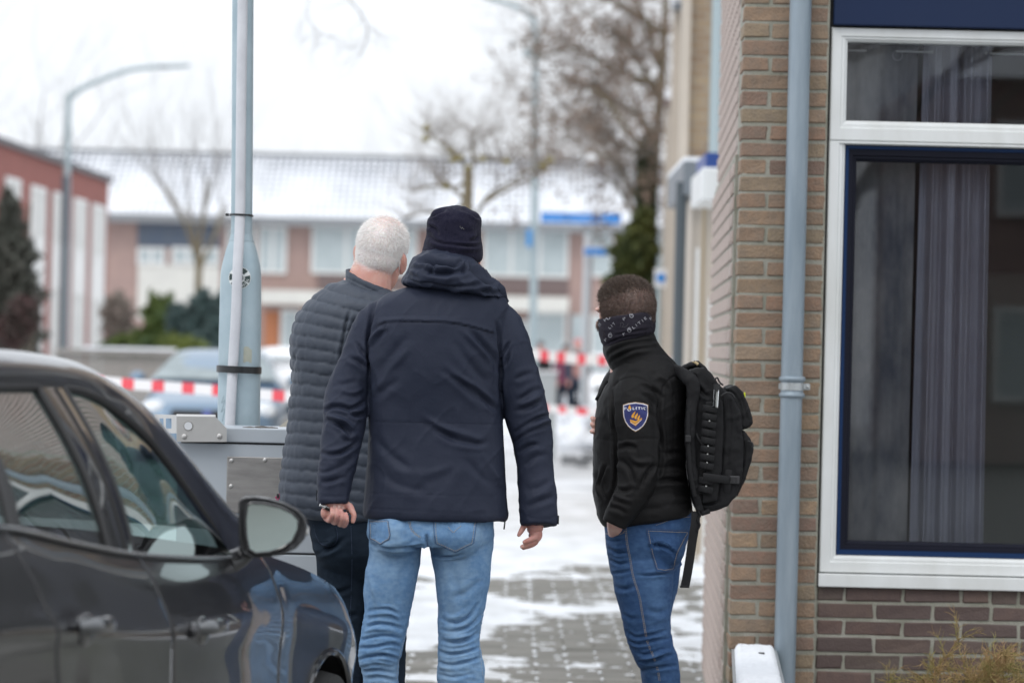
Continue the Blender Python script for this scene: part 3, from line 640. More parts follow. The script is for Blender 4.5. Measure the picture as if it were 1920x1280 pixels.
# ---- tapes
def tape(label, pts, Y, w, per, sag=0):
    c = cr([P(x, y, Y) for x, y in pts], 24); t = thing('barrier_tape', label, 'barrier tape', tuple(c[len(c) // 2]), 'red and white barrier tapes')
    L = np.concatenate([[0], np.cumsum(np.linalg.norm(np.diff(c, axis=0), axis=1))]); n = int(L[-1] / .04)
    s = np.linspace(0, L[-1], n); pt = np.stack([np.interp(s, L, c[:, i]) for i in range(3)], 1)
    tw = .25 * np.sin(s * 1.7) + .1 * np.sin(s * 5)
    up = np.stack([np.zeros(n), np.sin(tw), np.cos(tw)], 1) * w / 2; nn = np.stack([np.zeros(n), -np.cos(tw), np.sin(tw)], 1) * .0012
    def strip(i0, i1, k0, k1, wf=1):
        r = [np.stack([pt[i] - up[i] * wf + nn[i] * k0, pt[i] + up[i] * wf + nn[i] * k0, pt[i] + up[i] * wf + nn[i] * k1, pt[i] - up[i] * wf + nn[i] * k1]) for i in range(i0, i1 + 1)]
        return loft(r)
    obj('tape', strip(0, n - 1, 0, -.5), M_tapew, t)
    x = .02
    while x + per * .4 < L[-1]:
        i0, i1 = int(x / L[-1] * (n - 1)), int((x + per * .42) / L[-1] * (n - 1)); obj('red_block', strip(i0, max(i1, i0 + 1), .6, 1.4), M_taper, t); x += per
    return t
tape('red and white tape in front of the blue car', [(60, 695), (190, 715), (400, 731), (560, 744), (760, 750)], 26, .074, .205)
tape('upper red and white tape between the navy jacket and masked man', [(860, 640), (1000, 664), (1140, 676), (1300, 680)], 38, .105, .2)
tape('lower pale red and white tape left of the masked man', [(940, 762), (1035, 766), (1115, 772), (1290, 774)], 44, .085, .22)

# ---- far cabinet, snow heap, stones
cb_ = thing('grey_cabinet', 'pale grey cabinet on the snow right of the navy sleeve', 'cabinet', (P(1018, 640, 52)[0], 52, 0), None)
q0, q1, zz = P(985, 640, 52)[0], P(1046, 640, 52)[0], P(1018, 700, 52)[2]
obj('housing', bevel(box(q0, q1, 52, 52.35, -.02, zz), .01, 1), mat('cabinet_far_grey', (.5, .54, .56), .5), cb_); obj('lid', bevel(box(q0 - .02, q1 + .02, 51.97, 52.38, zz, zz + .04), .008, 1), M_snow, cb_); obj('door', box(q0 + .03, q1 - .03, 51.985, 52, .08, zz - .06), mat('cabinet_door_far', (.46, .5, .52), .5), cb_)
heap = thing('snow_heap', 'heap of cleared snow left of the masked man', 'snow heap', (P(1085, 640, 58)[0], 58, 0))
rs = np.random.RandomState(12); hp = [ell(P(1085 + rs.uniform(-35, 40), 800 + rs.uniform(-22, 30), 58 + rs.uniform(-.5, .5)), (rs.uniform(.12, .3), .3, rs.uniform(.12, .25)), n=12, m=8) for _ in range(16)]
obj('snow', comb(*hp), M_snow, heap, smooth=True)
for i, (x, y, r_, lb) in enumerate([(1068, 862, .11, 'grey kerb stone in the snow, nearest the cabinet'), (1092, 866, .09, 'middle grey kerb stone in the snow'), (1108, 858, .12, 'grey kerb stone in the snow, beside the masked man')]):
    o = obj('kerb_stone', bevel(cbox(P(x, y, 49), (r_ * 2, .2, .12)), .02, 2), mat('stone', (.22, .23, .24), .8), label=lb, cat='stone', group='kerb stones in the snow')
# ================================================================ brick house at the right
YH = 13.9
M_mortar = mat('mortar', (.35, .34, .295), .95, var=(.24, .24, .19), vscale=9, bump=(160, .9, .004), bump2=(30, .5, .006))
BC = [(.35, .25, .175), (.28, .19, .14), (.25, .19, .14), (.37, .265, .18), (.22, .15, .125), (.33, .21, .15), (.285, .23, .165), (.32, .235, .175)]
BC = [(r * .99, g * .97, b * .92) for r, g, b in BC]
M_brick = mat('yellow_brown_brick', BC[0], .88, var=(.19, .155, .125), vscale=28, bump=(110, 1.0, .005), bump2=(40, .5, .004), obj_var=BC, spec=.3)
M_brick2 = mat('purple_brick', (.12, .075, .07), .7, var=(.085, .06, .058), vscale=22, bump=(150, .8, .003), bump2=(40, .5, .004), obj_var=[(.125, .082, .070), (.092, .068, .062), (.145, .092, .076), (.11, .088, .074)], spec=.4)
M_brick3 = mat('lit_pale_side_brick', (.42, .35, .31), .85, var=(.34, .28, .25), vscale=20, bump=(120, .9, .004), obj_var=[(.44, .36, .32), (.38, .31, .28), (.47, .40, .36), (.40, .35, .32)], spec=.3)  # lighter set: grazing snow light on the side wall painted into the brick
M_frame = mat('white_upvc', (.75, .77, .77), .35, var=(.63, .64, .62), vscale=5, stretch=(1, 1, .3), bump=(12, .1, .002))
M_navyf = mat('navy_frame', (.008, .030, .095), .55, spec=.2); M_seal = mat('dark_sash', (.010, .011, .020), .6, spec=.15)
M_navy = mat('navy_board', (.012, .024, .066), .6, var=(.015, .027, .066), vscale=1.5, spec=.2)
M_curt = mat('grey_curtain', (.36, .36, .415), .9, var=(.29, .29, .345), vscale=5, bump=(300, .2, .001))
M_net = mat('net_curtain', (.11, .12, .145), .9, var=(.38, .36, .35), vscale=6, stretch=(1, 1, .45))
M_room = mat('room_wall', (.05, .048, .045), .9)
XC = P(1381, 640, YH)[0]; XP = P(1543, 640, YH)[0]; XW = P(1547, 640, YH)[0]; XE = 7.2
house = thing('brick_house', 'nearest brick house at the right, white window, navy boards and grey downpipe', 'house', (XC, YH, 0))
hb = BASE[house.name]
zpx = lambda px, py: P(px, py, YH)[2]
ROW = .0615; z_ref = zpx(1560, 1128) % ROW
# walls (mortar bed stands 9 mm behind the brick faces)
G = .0045
SIDE_END = 17.45
z_sill = zpx(1537, 1099); z_ftop = zpx(1573, 50)
obj('wall', comb(box(XC + G, XP - .002, YH + G, YH + .30, 0, 5.6), box(XC + .12, XC + .3, YH + .301, SIDE_END, 0, 5.6)), M_mortar, house)
SLP = .030
def side_slab(x0, x1, y0, y1, z0, z1):
    V, Fc = box(x0, x1, y0, y1, z0, z1); V[:, 0] += SLP * (V[:, 1] - YH); return V, Fc
zrec = P(1385, 285, 13.9)[2]
obj('side_mortar', comb(side_slab(XC - .02 + .006, XC + .08, YH + .206, SIDE_END - .002, 0, zrec), side_slab(XC + .006, XC + .08, YH + .206, SIDE_END - .002, zrec, 5.6)), M_mortar, house)
obj('plinth_wall', box(XP, XE, YH + .02 + G, YH + .28, 0, z_sill - .004), M_mortar, house)
def brick_mesh(name, L, D, H, seed, m):
    rs = np.random.RandomState(seed); V, Fc = bevel(box(-L / 2, L / 2, -D / 2, D / 2, -H / 2, H / 2), .0035, 1)
    V = V + rs.normal(0, .0019, V.shape); V[:, 2] += .0012 * np.sin(V[:, 0] * 31 + seed); return mesh_data(name, V, Fc, m)
def variants(L, D, m): return [brick_mesh('brick', L, D, .0495, 50 + k, m) for k in range(4)]
S_f, H_f = variants(.2005, .095, M_brick), variants(.0925, .2, M_brick)
S_2, H_2 = variants(.2, .095, M_brick2), variants(.093, .095, M_brick2)
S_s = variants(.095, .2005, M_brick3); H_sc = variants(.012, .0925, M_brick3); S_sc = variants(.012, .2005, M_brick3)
cnt = [0]
def put(me, x, y, z, rz=0):
    o = bpy.data.objects.new('brick', random.choice(me)); link(o, house); cnt[0] += 1
    o.location = (x - hb[0], y - hb[1] + random.uniform(-.0015, .0015), z - hb[2]); o.rotation_euler = (random.uniform(-.006, .006), random.uniform(-.006, .006), rz + random.uniform(-.005, .005))
z_lo, z_hi = zpx(1400, 1280) - .1, zpx(1400, 0) + .12
k0 = int(math.floor((z_lo - z_ref) / ROW)); k1 = int(math.ceil((z_hi - z_ref) / ROW))
pierw = XP - XC
rest_front, rest_side, rest_low = [], [], []
def stuff_box(lst, x, y, z, L, D): lst.append(bevel(cbox((x, y, z), (L, D, .0495)), .0035, 1))
for k in range(0, int(5.5 / ROW)):
    z = z_ref + (k + .5) * ROW; vis = k0 <= k <= k1
    pf = put if vis else None
    if k % 2:
        fr = [(S_f, XC + .10025, YH + .0475, .2005, .095), (H_f, XC + .2125 + .046, YH + .1, .0925, .2)]
    else:
        fr = [(H_f, XC + .04625, YH + .1, .0925, .2), (S_f, XC + .105 + .10025, YH + .0475, .2005, .095)]
    for me, x, y, L, D in fr:
        if vis: put(me, x, y, z)
        else: stuff_box(rest_front, x, y, z, L, D)
    # side wall: bricks running away from the camera
    y = YH + (.105 if k % 2 else .2125) ; j = 0
    while y < SIDE_END - .05:
        off = (-.02 if (y > YH + .2 and z < zrec) else 0) + SLP * (y + .1 - YH)
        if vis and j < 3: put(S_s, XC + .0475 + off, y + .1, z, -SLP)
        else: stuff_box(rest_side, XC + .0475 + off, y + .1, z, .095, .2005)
        y += .2115; j += 1
# purple bricks under the sill
kk = int(math.floor((z_sill - z_ref) / ROW))
for k in range(0, kk + 1):
    z = z_ref + (k + .5) * ROW
    if z + .02 > z_sill: continue
    x = XP + .006 - (.105 if k % 2 else .0); j = 0
    rs = np.random.RandomState(k)
    first = True
    while x < XE - .2:
        short = rs.rand() < .22 or (first and k % 2 == 0 and False); L = .093 if short else .2
        if x < XP + .004:   # cut brick beside the pier
            L = .09; x = XP + .006; short = True
        if k >= kk - 9 and x < XP + 1.05: put(H_2 if short else S_2, x + L / 2, YH + .02 + .0475, z)
        else: stuff_box(rest_low, x + L / 2, YH + .02 + .0475, z, L, .095)
        x += L + .0115; first = False
obj('remaining_front_bricks', comb(*rest_front), M_brick, house, kind='stuff')
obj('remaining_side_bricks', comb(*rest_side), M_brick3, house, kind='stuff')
obj('remaining_plinth_bricks', comb(*rest_low), M_brick2, house, kind='stuff')
# ---- ground floor window
WX1 = XW + 3.4
yf = YH + .028          # face of the outer frame
z_g1t, z_g1b = zpx(1597, 80), zpx(1597, 222); z_g2t, z_g2b = zpx(1590, 268), zpx(1570, 1041)
xi = P(1579, 640, YH)[0]                     # inner edge of the white jamb
zfb = zpx(1538, 1073)
def mitre_frame(x0, x1, z0, z1, w_l, w_b, w_t, y0, y1, nm, m, par, n=0, open_right=False):
    """frame of four mitred bars as one part with chamfered faces"""
    O = [(x0, z0), (x1, z0), (x1, z1), (x0, z1)]; I = [(x0 + w_l, z0 + w_b), (x1 - w_l, z0 + w_b), (x1 - w_l, z1 - w_t), (x0 + w_l, z1 - w_t)]
    mid = lambda a, b, t: (a[0] + (b[0] - a[0]) * t, a[1] + (b[1] - a[1]) * t)
    prof = [(0, y1), (0, y0 + .006), (.06, y0), (.60, y0), (.66, y0 + .007), (.80, y0 + .007), (.86, y0 + .012), (.97, y0 + .018), (1, y0 + .03), (1, y1)]
    rings = []
    for t, y in prof: rings.append(np.array([(mid(O[j], I[j], t)[0], y, mid(O[j], I[j], t)[1]) for j in range(4)]))
    V = np.concatenate(rings); Fc = []
    for i in range(len(prof) - 1):
        for j in range(4): a, b = i * 4 + j, i * 4 + (j + 1) % 4; Fc.append((a, a + 4, b + 4, b))
    return obj(nm, (V, Fc), m, par)
z_tm = (z_g1b + z_g2t) / 2
win = obj('window', comb(box(XW + .02, WX1 - .02, YH + .125, YH + .16, zfb + .01, z_ftop - .01)[:2] if False else box(XW, XW + .001, YH + .12, YH + .121, zfb, zfb + .001)), M_frame, house)
wl_ = xi - XW
mitre_frame(XW, WX1, z_g1b - .018 - .062, z_ftop, wl_, .075, z_ftop - z_g1t - .006, yf, YH + .12, 'upper_frame', M_frame, win)
mitre_frame(XW - .0005, WX1 + .0005, zfb, z_g1b - .019 - .062, wl_, z_g2b - zfb, .012, yf - .0012, YH + .119, 'lower_frame', M_frame, win)
obj('sill', bevel(box(XW - .004, WX1 + .02, YH - .004, YH + .12, z_sill, zfb - .003), .004, 2), M_frame, win)
xb0, xb1 = xi, WX1 - wl_
mitre_frame(xb0 + .001, xb1 - .001, z_g2b + .001, z_g1b - .096, P(1602, 640, YH)[0] - xi, P(1596, 1015, YH)[2] - z_g2b, .055, yf + .034, YH + .115, 'sash', M_seal, win)
mitre_frame(xb0 + .0005, xb1 - .0005, z_g2b + .0005, z_g1b - .095, .018, .024, .016, yf + .026, yf + .05, 'navy_sash_edge', M_navyf, win)
M_glass = glass('window_glass', (.90, .92, .94), 1.05)
obj('pane', box(xb0 + .01, xb1 - .01, YH + .098, YH + .102, z_g2b + .01, z_g1b - .1), M_glass, win)
obj('upper_pane', box(XW + .02, WX1 - .02, YH + .078, YH + .082, z_g1b - .01, z_g1t + .01), M_glass, win)
obj('gap', box(XP + .0005, XW + .02, YH + .05, YH + .2, z_sill - .01, z_ftop + .3), M_black, win)
# navy boards above, next floor and roof
zb0 = zpx(1575, 47)
bd_me = None; z = zb0; first = True
while z < 3.55:
    hB = .205; obj('board', bevel(box(XP + .012, XE, YH + .002, YH + .03, z, z + hB - .006), .004, 1), M_navy, house); z += hB
obj('upper_wall', box(XP, XE, YH + .02, YH + .3, 4.75, 5.6), M_navy, house)
w2 = obj('upper_window', comb(box(XP + .05, XE, YH - .01, YH + .08, z, z + .09), box(XP + .05, XE, YH - .01, YH + .08, 4.66, 4.75), *[box(XP + .05 + i * 1.1, XP + .13 + i * 1.1, YH - .012, YH + .08, z + .09, 4.66) for i in range(7)]), M_frame, house)
obj('upper_pane', box(XP + .06, XE, YH + .06, YH + .07, z + .05, 4.7), M_farpane, w2)
obj('roof', prism([(XC - .3, YH - .5, 5.55), (XC - .3, YH + 4.2, 8.2), (XC - .3, YH + 8.5, 5.55)], (XE - XC + .3, 0, 0)), M_snow, house)
obj('gutter', box(XC - .3, XE, YH - .62, YH - .5, 5.45, 5.6), M_galv, house)
obj('end_wall', box(XE, XE + .3, YH, YH + 8, 0, 5.6), M_mortar, house)
# ---- room behind the glass
room = thing('room_interior', 'dim living room seen through the white window', 'room', (3, 16, 0))
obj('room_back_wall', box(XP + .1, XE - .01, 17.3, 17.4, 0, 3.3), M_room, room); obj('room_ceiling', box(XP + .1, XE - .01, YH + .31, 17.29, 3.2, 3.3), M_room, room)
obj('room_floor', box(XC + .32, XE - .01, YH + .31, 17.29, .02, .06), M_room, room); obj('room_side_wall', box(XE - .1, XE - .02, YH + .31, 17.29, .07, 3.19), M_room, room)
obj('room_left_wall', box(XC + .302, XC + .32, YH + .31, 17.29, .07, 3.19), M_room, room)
def curtain(nm, label, x0, x1, y, z0, z1, amp, lam, m, seed, spread=0.0):
    rs = np.random.RandomState(seed); n = 160; xs = np.linspace(0, 1, n); rows = []
    ph = np.cumsum(rs.uniform(.5, 1.5, n)) / n * (x1 - x0) / lam * 2 * math.pi
    for kz in range(30):
        t = kz / 29; z = z0 + (z1 - z0) * t; a = amp * (.6 + .5 * t)
        yy = y + a * np.sin(ph + .35 * math.sin(t * 3)) + .3 * a * np.sin(ph * 2.3 + 1 + t)
        rows.append(np.stack([x0 + (x1 - x0) * xs + spread * (1 - t) * (xs - .5) * 2 * .03, yy, np.full(n, z)], 1))
    Vf = np.concatenate(rows); i = (np.arange(29)[:, None] * n + np.arange(n - 1)[None]).ravel(); Fq = np.stack([i, i + 1, i + n + 1, i + n], 1)
    Vb = Vf + [0, .002, 0]; return obj(nm, (np.concatenate([Vf, Vb]), np.concatenate([Fq, Fq[:, ::-1] + len(Vf)])), m, smooth=True, label=label, cat='curtain')
cx0, cx1 = P(1728, 400, YH + .2)[0], P(1856, 400, YH + .2)[0]
curtain('curtain', 'grey pleated curtain behind the white window', cx0, cx1, YH + .25, .1, 2.70, .030, .062, M_curt, 3, .5)
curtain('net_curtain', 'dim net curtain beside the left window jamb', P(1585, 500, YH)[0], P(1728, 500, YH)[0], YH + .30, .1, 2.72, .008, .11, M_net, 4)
rod = thing('curtain_rail', 'thin pale curtain rail with rings behind the top pane', 'curtain rail', (cx0, YH + .24, 2.5))
zr = P(1700, 96, YH + .2)[2]
for (a, b) in ((1590, 1625), (1680, 1750), (1848, 2200)): obj('rail', tube([P(a, 96, YH + .22) * [1, 1, 0] + [0, 0, zr], P(b, 96, YH + .22) * [1, 1, 0] + [0, 0, zr]], .004, 6), mat('pale_rail', (.85, .85, .83), .4), rod)
a = np.linspace(0, 2 * math.pi, 20); obj('ring', tube(np.stack([P(1683, 104, YH + .22)[0] + .018 * np.cos(a), np.full(20, YH + .22), zr - .016 + .018 * np.sin(a)], 1), .0015, 5), mat('ring_metal', (.5, .5, .5), .3, metal=.8), rod)
sf = thing('sofa', 'dim greenish sofa deep inside the room', 'sofa', (P(1900, 600, 16)[0], 16, 0)); xs_ = P(1838, 600, 16)[0]
obj('seat', bevel(box(xs_, xs_ + 1.8, 15.7, 16.5, .1, .5), .06, 3), mat('sofa_cloth', (.16, .17, .14), .9), sf, smooth='auto')
obj('backrest', bevel(box(xs_, xs_ + 1.8, 16.3, 16.6, .4, P(1880, 505, 16)[2]), .06, 3), mat('sofa_cloth_back', (.13, .14, .12), .9), sf, smooth='auto')
# ---- downpipe
pxc = P(1485, 640, YH)[0]; yp = YH - .055; rp = .0395
pipe = obj('downpipe', tube([(pxc - .004, yp, -.02), (pxc - .002, yp, 1.3), (pxc, yp, 5.5)], rp, 32), M_galv, house, smooth='auto')
zc = zpx(1482, 722)
prof = [(rp, -.045), (rp + .006, -.042), (rp + .008, -.036), (rp + .006, -.029), (rp + .001, -.026), (rp + .001, .012), (rp + .007, .016), (rp + .009, .023), (rp + .007, .030), (rp, .034)]
obj('joint_collar', lathe(prof, (pxc, yp, zc), 32), M_galv, pipe, smooth=True)
obj('clamp', comb(lathe([(rp + .001, -.018), (rp + .004, -.017), (rp + .004, .009), (rp + .001, .010)], (pxc, yp, zc), 32), bevel(cbox((pxc + rp + .012, yp, zc - .004), (.026, .02, .024)), .003, 1), cbox((pxc - rp - .004, yp, zc - .004), (.01, .012, .02)), tube([(pxc, yp, zc - .004), (pxc, YH + .03, zc - .004)], .005, 8)), mat('clamp_steel', (.40, .43, .44), .4, metal=.6, var=(.5, .52, .52), vscale=60), pipe)
obj('screw', ell((pxc + rp + .016, yp - .012, zc - .004), (.005, .004, .005), n=10, m=6), mat('screw_steel', (.55, .56, .55), .35, metal=.8), pipe)
# ---- low garden wall with snow on top, running towards the camera
lw = thing('garden_wall', 'low grey board wall capped with snow beneath the downpipe', 'wall', (.85, 13, 0))
zt = P(1412, 1207, 13.85)[2]
c0, c1 = P(1376, 1207, 13.85)[0], P(1452, 1207, 13.85)[0]; d0, d1 = P(1386, 1280, 12.2)[0] - .01, P(1470, 1280, 12.2)[0]
def taper(z0, z1, e=0.0):
    Y0, Y1 = 11.2, 13.84; f = (13.85 - Y0) / (13.85 - 12.2); a0, a1 = c0 + (d0 - c0) * f, c1 + (d1 - c1) * f
    return np.array([(a0 - e, Y0, z0), (a1 + e, Y0, z0), (c1 + e, Y1, z0), (c0 - e, Y1, z0), (a0 - e, Y0, z1), (a1 + e, Y0, z1), (c1 + e, Y1, z1), (c0 - e, Y1, z1)]), list(BOXF)
obj('board', taper(0, zt - .035), mat('weathered_grey_board', (.28, .29, .27), .8, var=(.18, .19, .15), vscale=8, bump=(30, .6, .006)), lw)
obj('cap', taper(zt - .034, zt - .018, .008), mat('zinc_cap', (.42, .44, .45), .4, metal=.5), lw)
V, Fq = grid(0, 1, 0, 1, 24, 120, lambda V: 0 * V[:, 0])
Y0, Y1 = 11.2, 13.83; f = (13.85 - Y0) / (13.85 - 12.2); a0, a1 = c0 + (d0 - c0) * f, c1 + (d1 - c1) * f
Yv = Y0 + (Y1 - Y0) * V[:, 1]; xl = a0 + (c0 - a0) * V[:, 1]; xr_ = a1 + (c1 - a1) * V[:, 1]
ed = np.minimum(1, np.minimum(V[:, 0], 1 - V[:, 0]) * 8) ** .5
sv = np.stack([xl + (xr_ - xl) * (V[:, 0] * .98 + .01), Yv, zt - .018 + .018 * ed + .004 * np.sin(Yv * 130 + 3 * V[:, 0]) * ed + .004 * fbm(np.stack([V[:, 0], Yv * 3, V[:, 0]], 1), 4, 2)], 1)
obj('snow_cap', (sv, Fq), M_snow, lw, smooth=True)
obj('screw_slot', cbox((P(1428, 1219, 13.4)[0], 13.4, zt + .003), (.02, .02, .006)), M_black, lw)
# ---- reddish conifer twigs at bottom right
sh = thing('garden_conifer', 'reddish green conifer twigs under the window at bottom right', 'shrub', (P(1830, 1280, 13)[0], 13, 0))
rs = np.random.RandomState(6); tw, lf = [], []
def spray(p, d, L, r, lvl):
    q = p; dd = d; pts = [p]
    for i in range(5):
        dd = nrm(dd + rs.normal(0, .16, 3) + np.array([0, 0, -.02])); q = q + dd * L / 5; pts.append(q)
        if lvl < 2:
            for s in range(2 if lvl else 3):
                side = nrm(rs.normal(0, 1, 3) * [1, .7, .6]); spray(q, nrm(dd + side * .75), L * rs.uniform(.3, .5), r * .6, lvl + 1)
    for i in range(5): (lf if lvl else tw).append(seg_tube(pts[i], pts[i + 1], r * (1 - .14 * i), r * (1 - .14 * (i + 1)), 4))
bx = BASE[sh.name]
for _ in range(46):
    a = rs.uniform(-1.2, 1.2); p0 = np.array([bx[0] + rs.uniform(-.16, .22), 13 + rs.uniform(-.12, .15), rs.uniform(.24, .40)])
    spray(p0, nrm([math.sin(a) * 1.2, rs.uniform(-.4, .3), rs.uniform(.25, .8)]), rs.uniform(.12, .21), .0034, 0)
obj('stem', comb(*[tube([(bx[0] + x, 13, -.05), (bx[0] + x, 13, .42)], .012, 6) for x in (-.05, .06)]), M_bark, sh)
obj('branches', comb_np(tw), mat('red_brown_twig', (.34, .18, .10), .8, var=(.26, .22, .07), vscale=14), sh, kind='stuff')
obj('foliage', comb_np(lf), mat('scale_leaf', (.22, .21, .06), .7, var=(.38, .22, .11), vscale=13), sh, kind='stuff')
# ---- houses further along the right side
M_tan = mat('tan_brick', (.34, .26, .175), .85, var=(.28, .21, .145), vscale=6, bump=(60, .5, .01)); 
nt = M_tan.node_tree; nd, lk = nt.nodes, nt.links; br = nd.new('ShaderNodeTexBrick'); br.inputs['Scale'].default_value = 1; br.inputs['Brick Width'].default_value = .215; br.inputs['Row Height'].default_value = .0615; br.inputs['Mortar Size'].default_value = .006
br.inputs['Color1'].default_value = (.40, .30, .19, 1); br.inputs['Color2'].default_value = (.29, .20, .13, 1); br.inputs['Mortar'].default_value = (.36, .33, .28, 1)
tc = nd.new('ShaderNodeTexCoord'); sp_ = nd.new('ShaderNodeSeparateXYZ'); cb = nd.new('ShaderNodeCombineXYZ'); lk.new(tc.outputs['Object'], sp_.inputs[0]); lk.new(sp_.outputs['X'], cb.inputs[0]); lk.new(sp_.outputs['Z'], cb.inputs[1]); lk.new(cb.outputs[0], br.inputs['Vector']); lk.new(br.outputs['Color'], nd['Principled BSDF'].inputs['Base Color'])
M_creamw = mat('cream_wall', (.50, .44, .37), .7, var=(.44, .39, .33), vscale=2)
M_greyp = mat('grey_paint_metal', (.16, .18, .20), .45)
def vX(px, Y): return P(px, 655, Y)[0]
def away(x0, x1, y0, y1, z0, z1, k=.046):
    V, Fc = box(x0, x1, y0, y1, z0, z1); V[:, 0] += k * (V[:, 1] - y0); return V, Fc
h2 = thing('brick_house', 'tan brick house with flat grey porch roof, second along the right side', 'house', (vX(1264, 33), 33, 0), 'houses down the right side')
xL = vX(1264, 33)
obj('wall', away(xL + .08, xL + 6, 33, 41, 0, 7.2), M_tan, h2); obj('corner_board', box(xL + .0, xL + .075, 32.9, 33.1, 0, 7.0), M_creamw, h2)
zp = P(1310, 295, 30)[2]
pr = obj('porch_wall', box(vX(1292, 30), xL + 4, 30, 32.88, 0, zp - .32), M_creamw, h2); obj('porch_roof', box(vX(1272, 30), xL + 4, 29.8, 32.88, zp - .3, zp - .04), M_greyp, h2); obj('porch_snow', box(vX(1272, 30), xL + 4, 29.8, 32.87, zp - .04, zp - .01), M_snow, h2)
obj('downpipe', tube([(vX(1271, 29.9), 29.9, 0), (vX(1271, 29.9), 29.9, zp - .2)], .045, 12), mat('dark_pipe', (.06, .075, .085), .4), h2, smooth='auto')
obj('upper_downpipe', tube([(vX(1330, 32.9), 32.85, zp), (vX(1330, 32.9), 32.85, 7.2)], .05, 12), M_polefar, h2, smooth='auto')
zq = P(1325, 330, 27)[2]; obj('canopy', bevel(box(vX(1308, 27), vX(1308, 27) + .8, 27, 28.6, zq - .17, zq + .06), .01, 1), M_frame, h2); obj('blue_fascia', box(vX(1318, 26.9), vX(1308, 27) + .8, 27.1, 28.5, zq + .06, zq + .17), mat('blue_fascia', (.03, .07, .25), .4), h2)
for i, (pa, pb, Y, m, z0, z1) in enumerate([(1302, 1307, 29.0, M_frame, 0, 2.3), (1312, 1318, 27.6, mat('ochre_post', (.34, .27, .18), .8), 0, zq - .2), (1328, 1332, 27.3, M_frame, 0, 1.9), (1318, 1326, 28.4, M_creamw, 0, zq - .2)]):
    obj('jamb', box(vX(pa, Y), vX(pb, Y), Y, Y + .1, z0, z1), m, h2)
h3 = thing('brick_house', 'cream cornered house, third along the right side, snow on its gutter end', 'house', (vX(1247, 45), 45, 0), 'houses down the right side')
x3 = vX(1247, 45); z3 = P(1262, 22, 45)[2]
obj('wall', away(x3 + .1, x3 + 5, 45, 55, 0, z3), M_tan, h3); obj('corner_board', box(x3, x3 + .1, 44.9, 45.1, 0, z3), M_creamw, h3); obj('end_snow', ell((x3 + .02, 44.7, z3 + .16), (.10, .2, .11), n=12, m=8), M_snow, h3, smooth=True); obj('gutter', away(x3 - .02, x3 + 5, 44.6, 55, z3, z3 + .12), M_greyp, h3); obj('roof', prism([(x3 + .02, 44.6, z3 + .12), (x3 + .3, 50, z3 + 1.6), (x3 + .55, 55.4, z3 + .12)], (5, 0, 0)), M_snow, h3)
h4 = thing('brick_house', 'brown brick house, farthest along the right side by the ivy trunk', 'house', (vX(1238, 56), 56, 0), 'houses down the right side')
x4 = vX(1238, 57); z4 = P(1246, 200, 57)[2]
obj('wall', away(x4 + .1, x4 + 4, 57, 64, 0, z4), M_farbrick, h4); obj('corner_board', box(x4, x4 + .1, 56.9, 57.1, 0, z4), M_creamw, h4); obj('gutter', away(x4 - .03, x4 + 4, 56.7, 64, z4, z4 + .10), M_fardark, h4); obj('gutter_snow', away(x4 - .03, x4 + .6, 56.7, 64, z4 + .10, z4 + .25), M_snow, h4)
# ---- houses across the street behind the camera (they close the street and mirror in glass and paint)
for i, (xx, lb) in enumerate([(-16, 'brick terrace house behind the camera, leftmost of three'), (-5, 'brick terrace house behind the camera, middle of three'), (6, 'brick terrace house behind the camera, rightmost of three')]):
    hh = thing('terraced_house', lb, 'house', (xx, -28, 0), 'houses behind the camera')
    obj('wall', box(xx, xx + 9.6, -36, -28, 0, 5.6), M_farbrick, hh); obj('roof', prism([(xx, -27.5, 5.6), (xx, -32, 8.4), (xx, -36.5, 5.6)], (9.6, 0, 0)), M_snow, hh)
    for wx in (1, 4, 7):
        for wz in (.9, 3.6):
            far_window(hh, (xx + wx, xx + wx + 1.7, wz, wz + 1.4), -27.9)
bare_tree('bare_tree', 'bare street tree behind the camera', (2.8, -9, 0), 8, .16, 77, maxl=4, spread=.7, trunkL=.28, kids=3)
# ================================================================ people: helpers
def rings_from(rows, Y, sub=3, e=2.4, n=44):
    """rows: (yl, xl, yr, xr, near, far, dy) in photograph pixels; slanting cross-sections"""
    out = []
    for yl, xl, yr, xr, dn, df, dy in cr(np.array(rows, float), sub):
        s = F_PX / Y; A_, B_ = P(xl, yl, Y), P(xr, yr, Y); c = (A_ + B_) / 2; ax = (B_ - A_) / 2
        a = np.linspace(0, 2 * math.pi, n, endpoint=False); ca, sa = np.cos(a), np.sin(a)
        u = np.sign(ca) * abs(ca) ** (2 / e); v = np.sign(sa) * abs(sa) ** (2 / e)
        d = np.where(v < 0, v * dn, v * df) + dy
        out.append(c + u[:, None] * ax + np.stack([0 * d, d, 0 * d], 1))
    return loft(out)
def R5(y, xl, xr, dn, df, dy=0): return (y, xl, y, xr, dn, df, dy)
def limb(rows, Y, sub=3, n=20, flat=1.0):
    """rows: (px, py, dy, radius px)"""
    C = cr(np.array(rows, float), sub); s = F_PX / Y
    pts = np.array([P(x, y, Y) + np.array([0, dy, 0]) for x, y, dy, r in C]); return tube(pts, C[:, 3] / s, n, flat=flat, up=(0, 1, .02))
def finger(rows, Y):
    C = cr(np.array(rows, float), 4); s = F_PX / Y; pts = np.array([P(x, y, Y) + np.array([0, dy, 0]) for x, y, dy, r in C]); rr = C[:, 3] / s
    d0, d1 = nrm(pts[0] - pts[1]), nrm(pts[-1] - pts[-2])
    pts = np.vstack([pts[0] + d0 * rr[0] * .7, pts, pts[-1] + d1 * rr[-1] * .45, pts[-1] + d1 * rr[-1] * .85]); rr = np.concatenate([[rr[0] * .5], rr, [rr[-1] * .85, rr[-1] * .4]])
    return tube(pts, rr, 12, up=(.1, 1, .05))
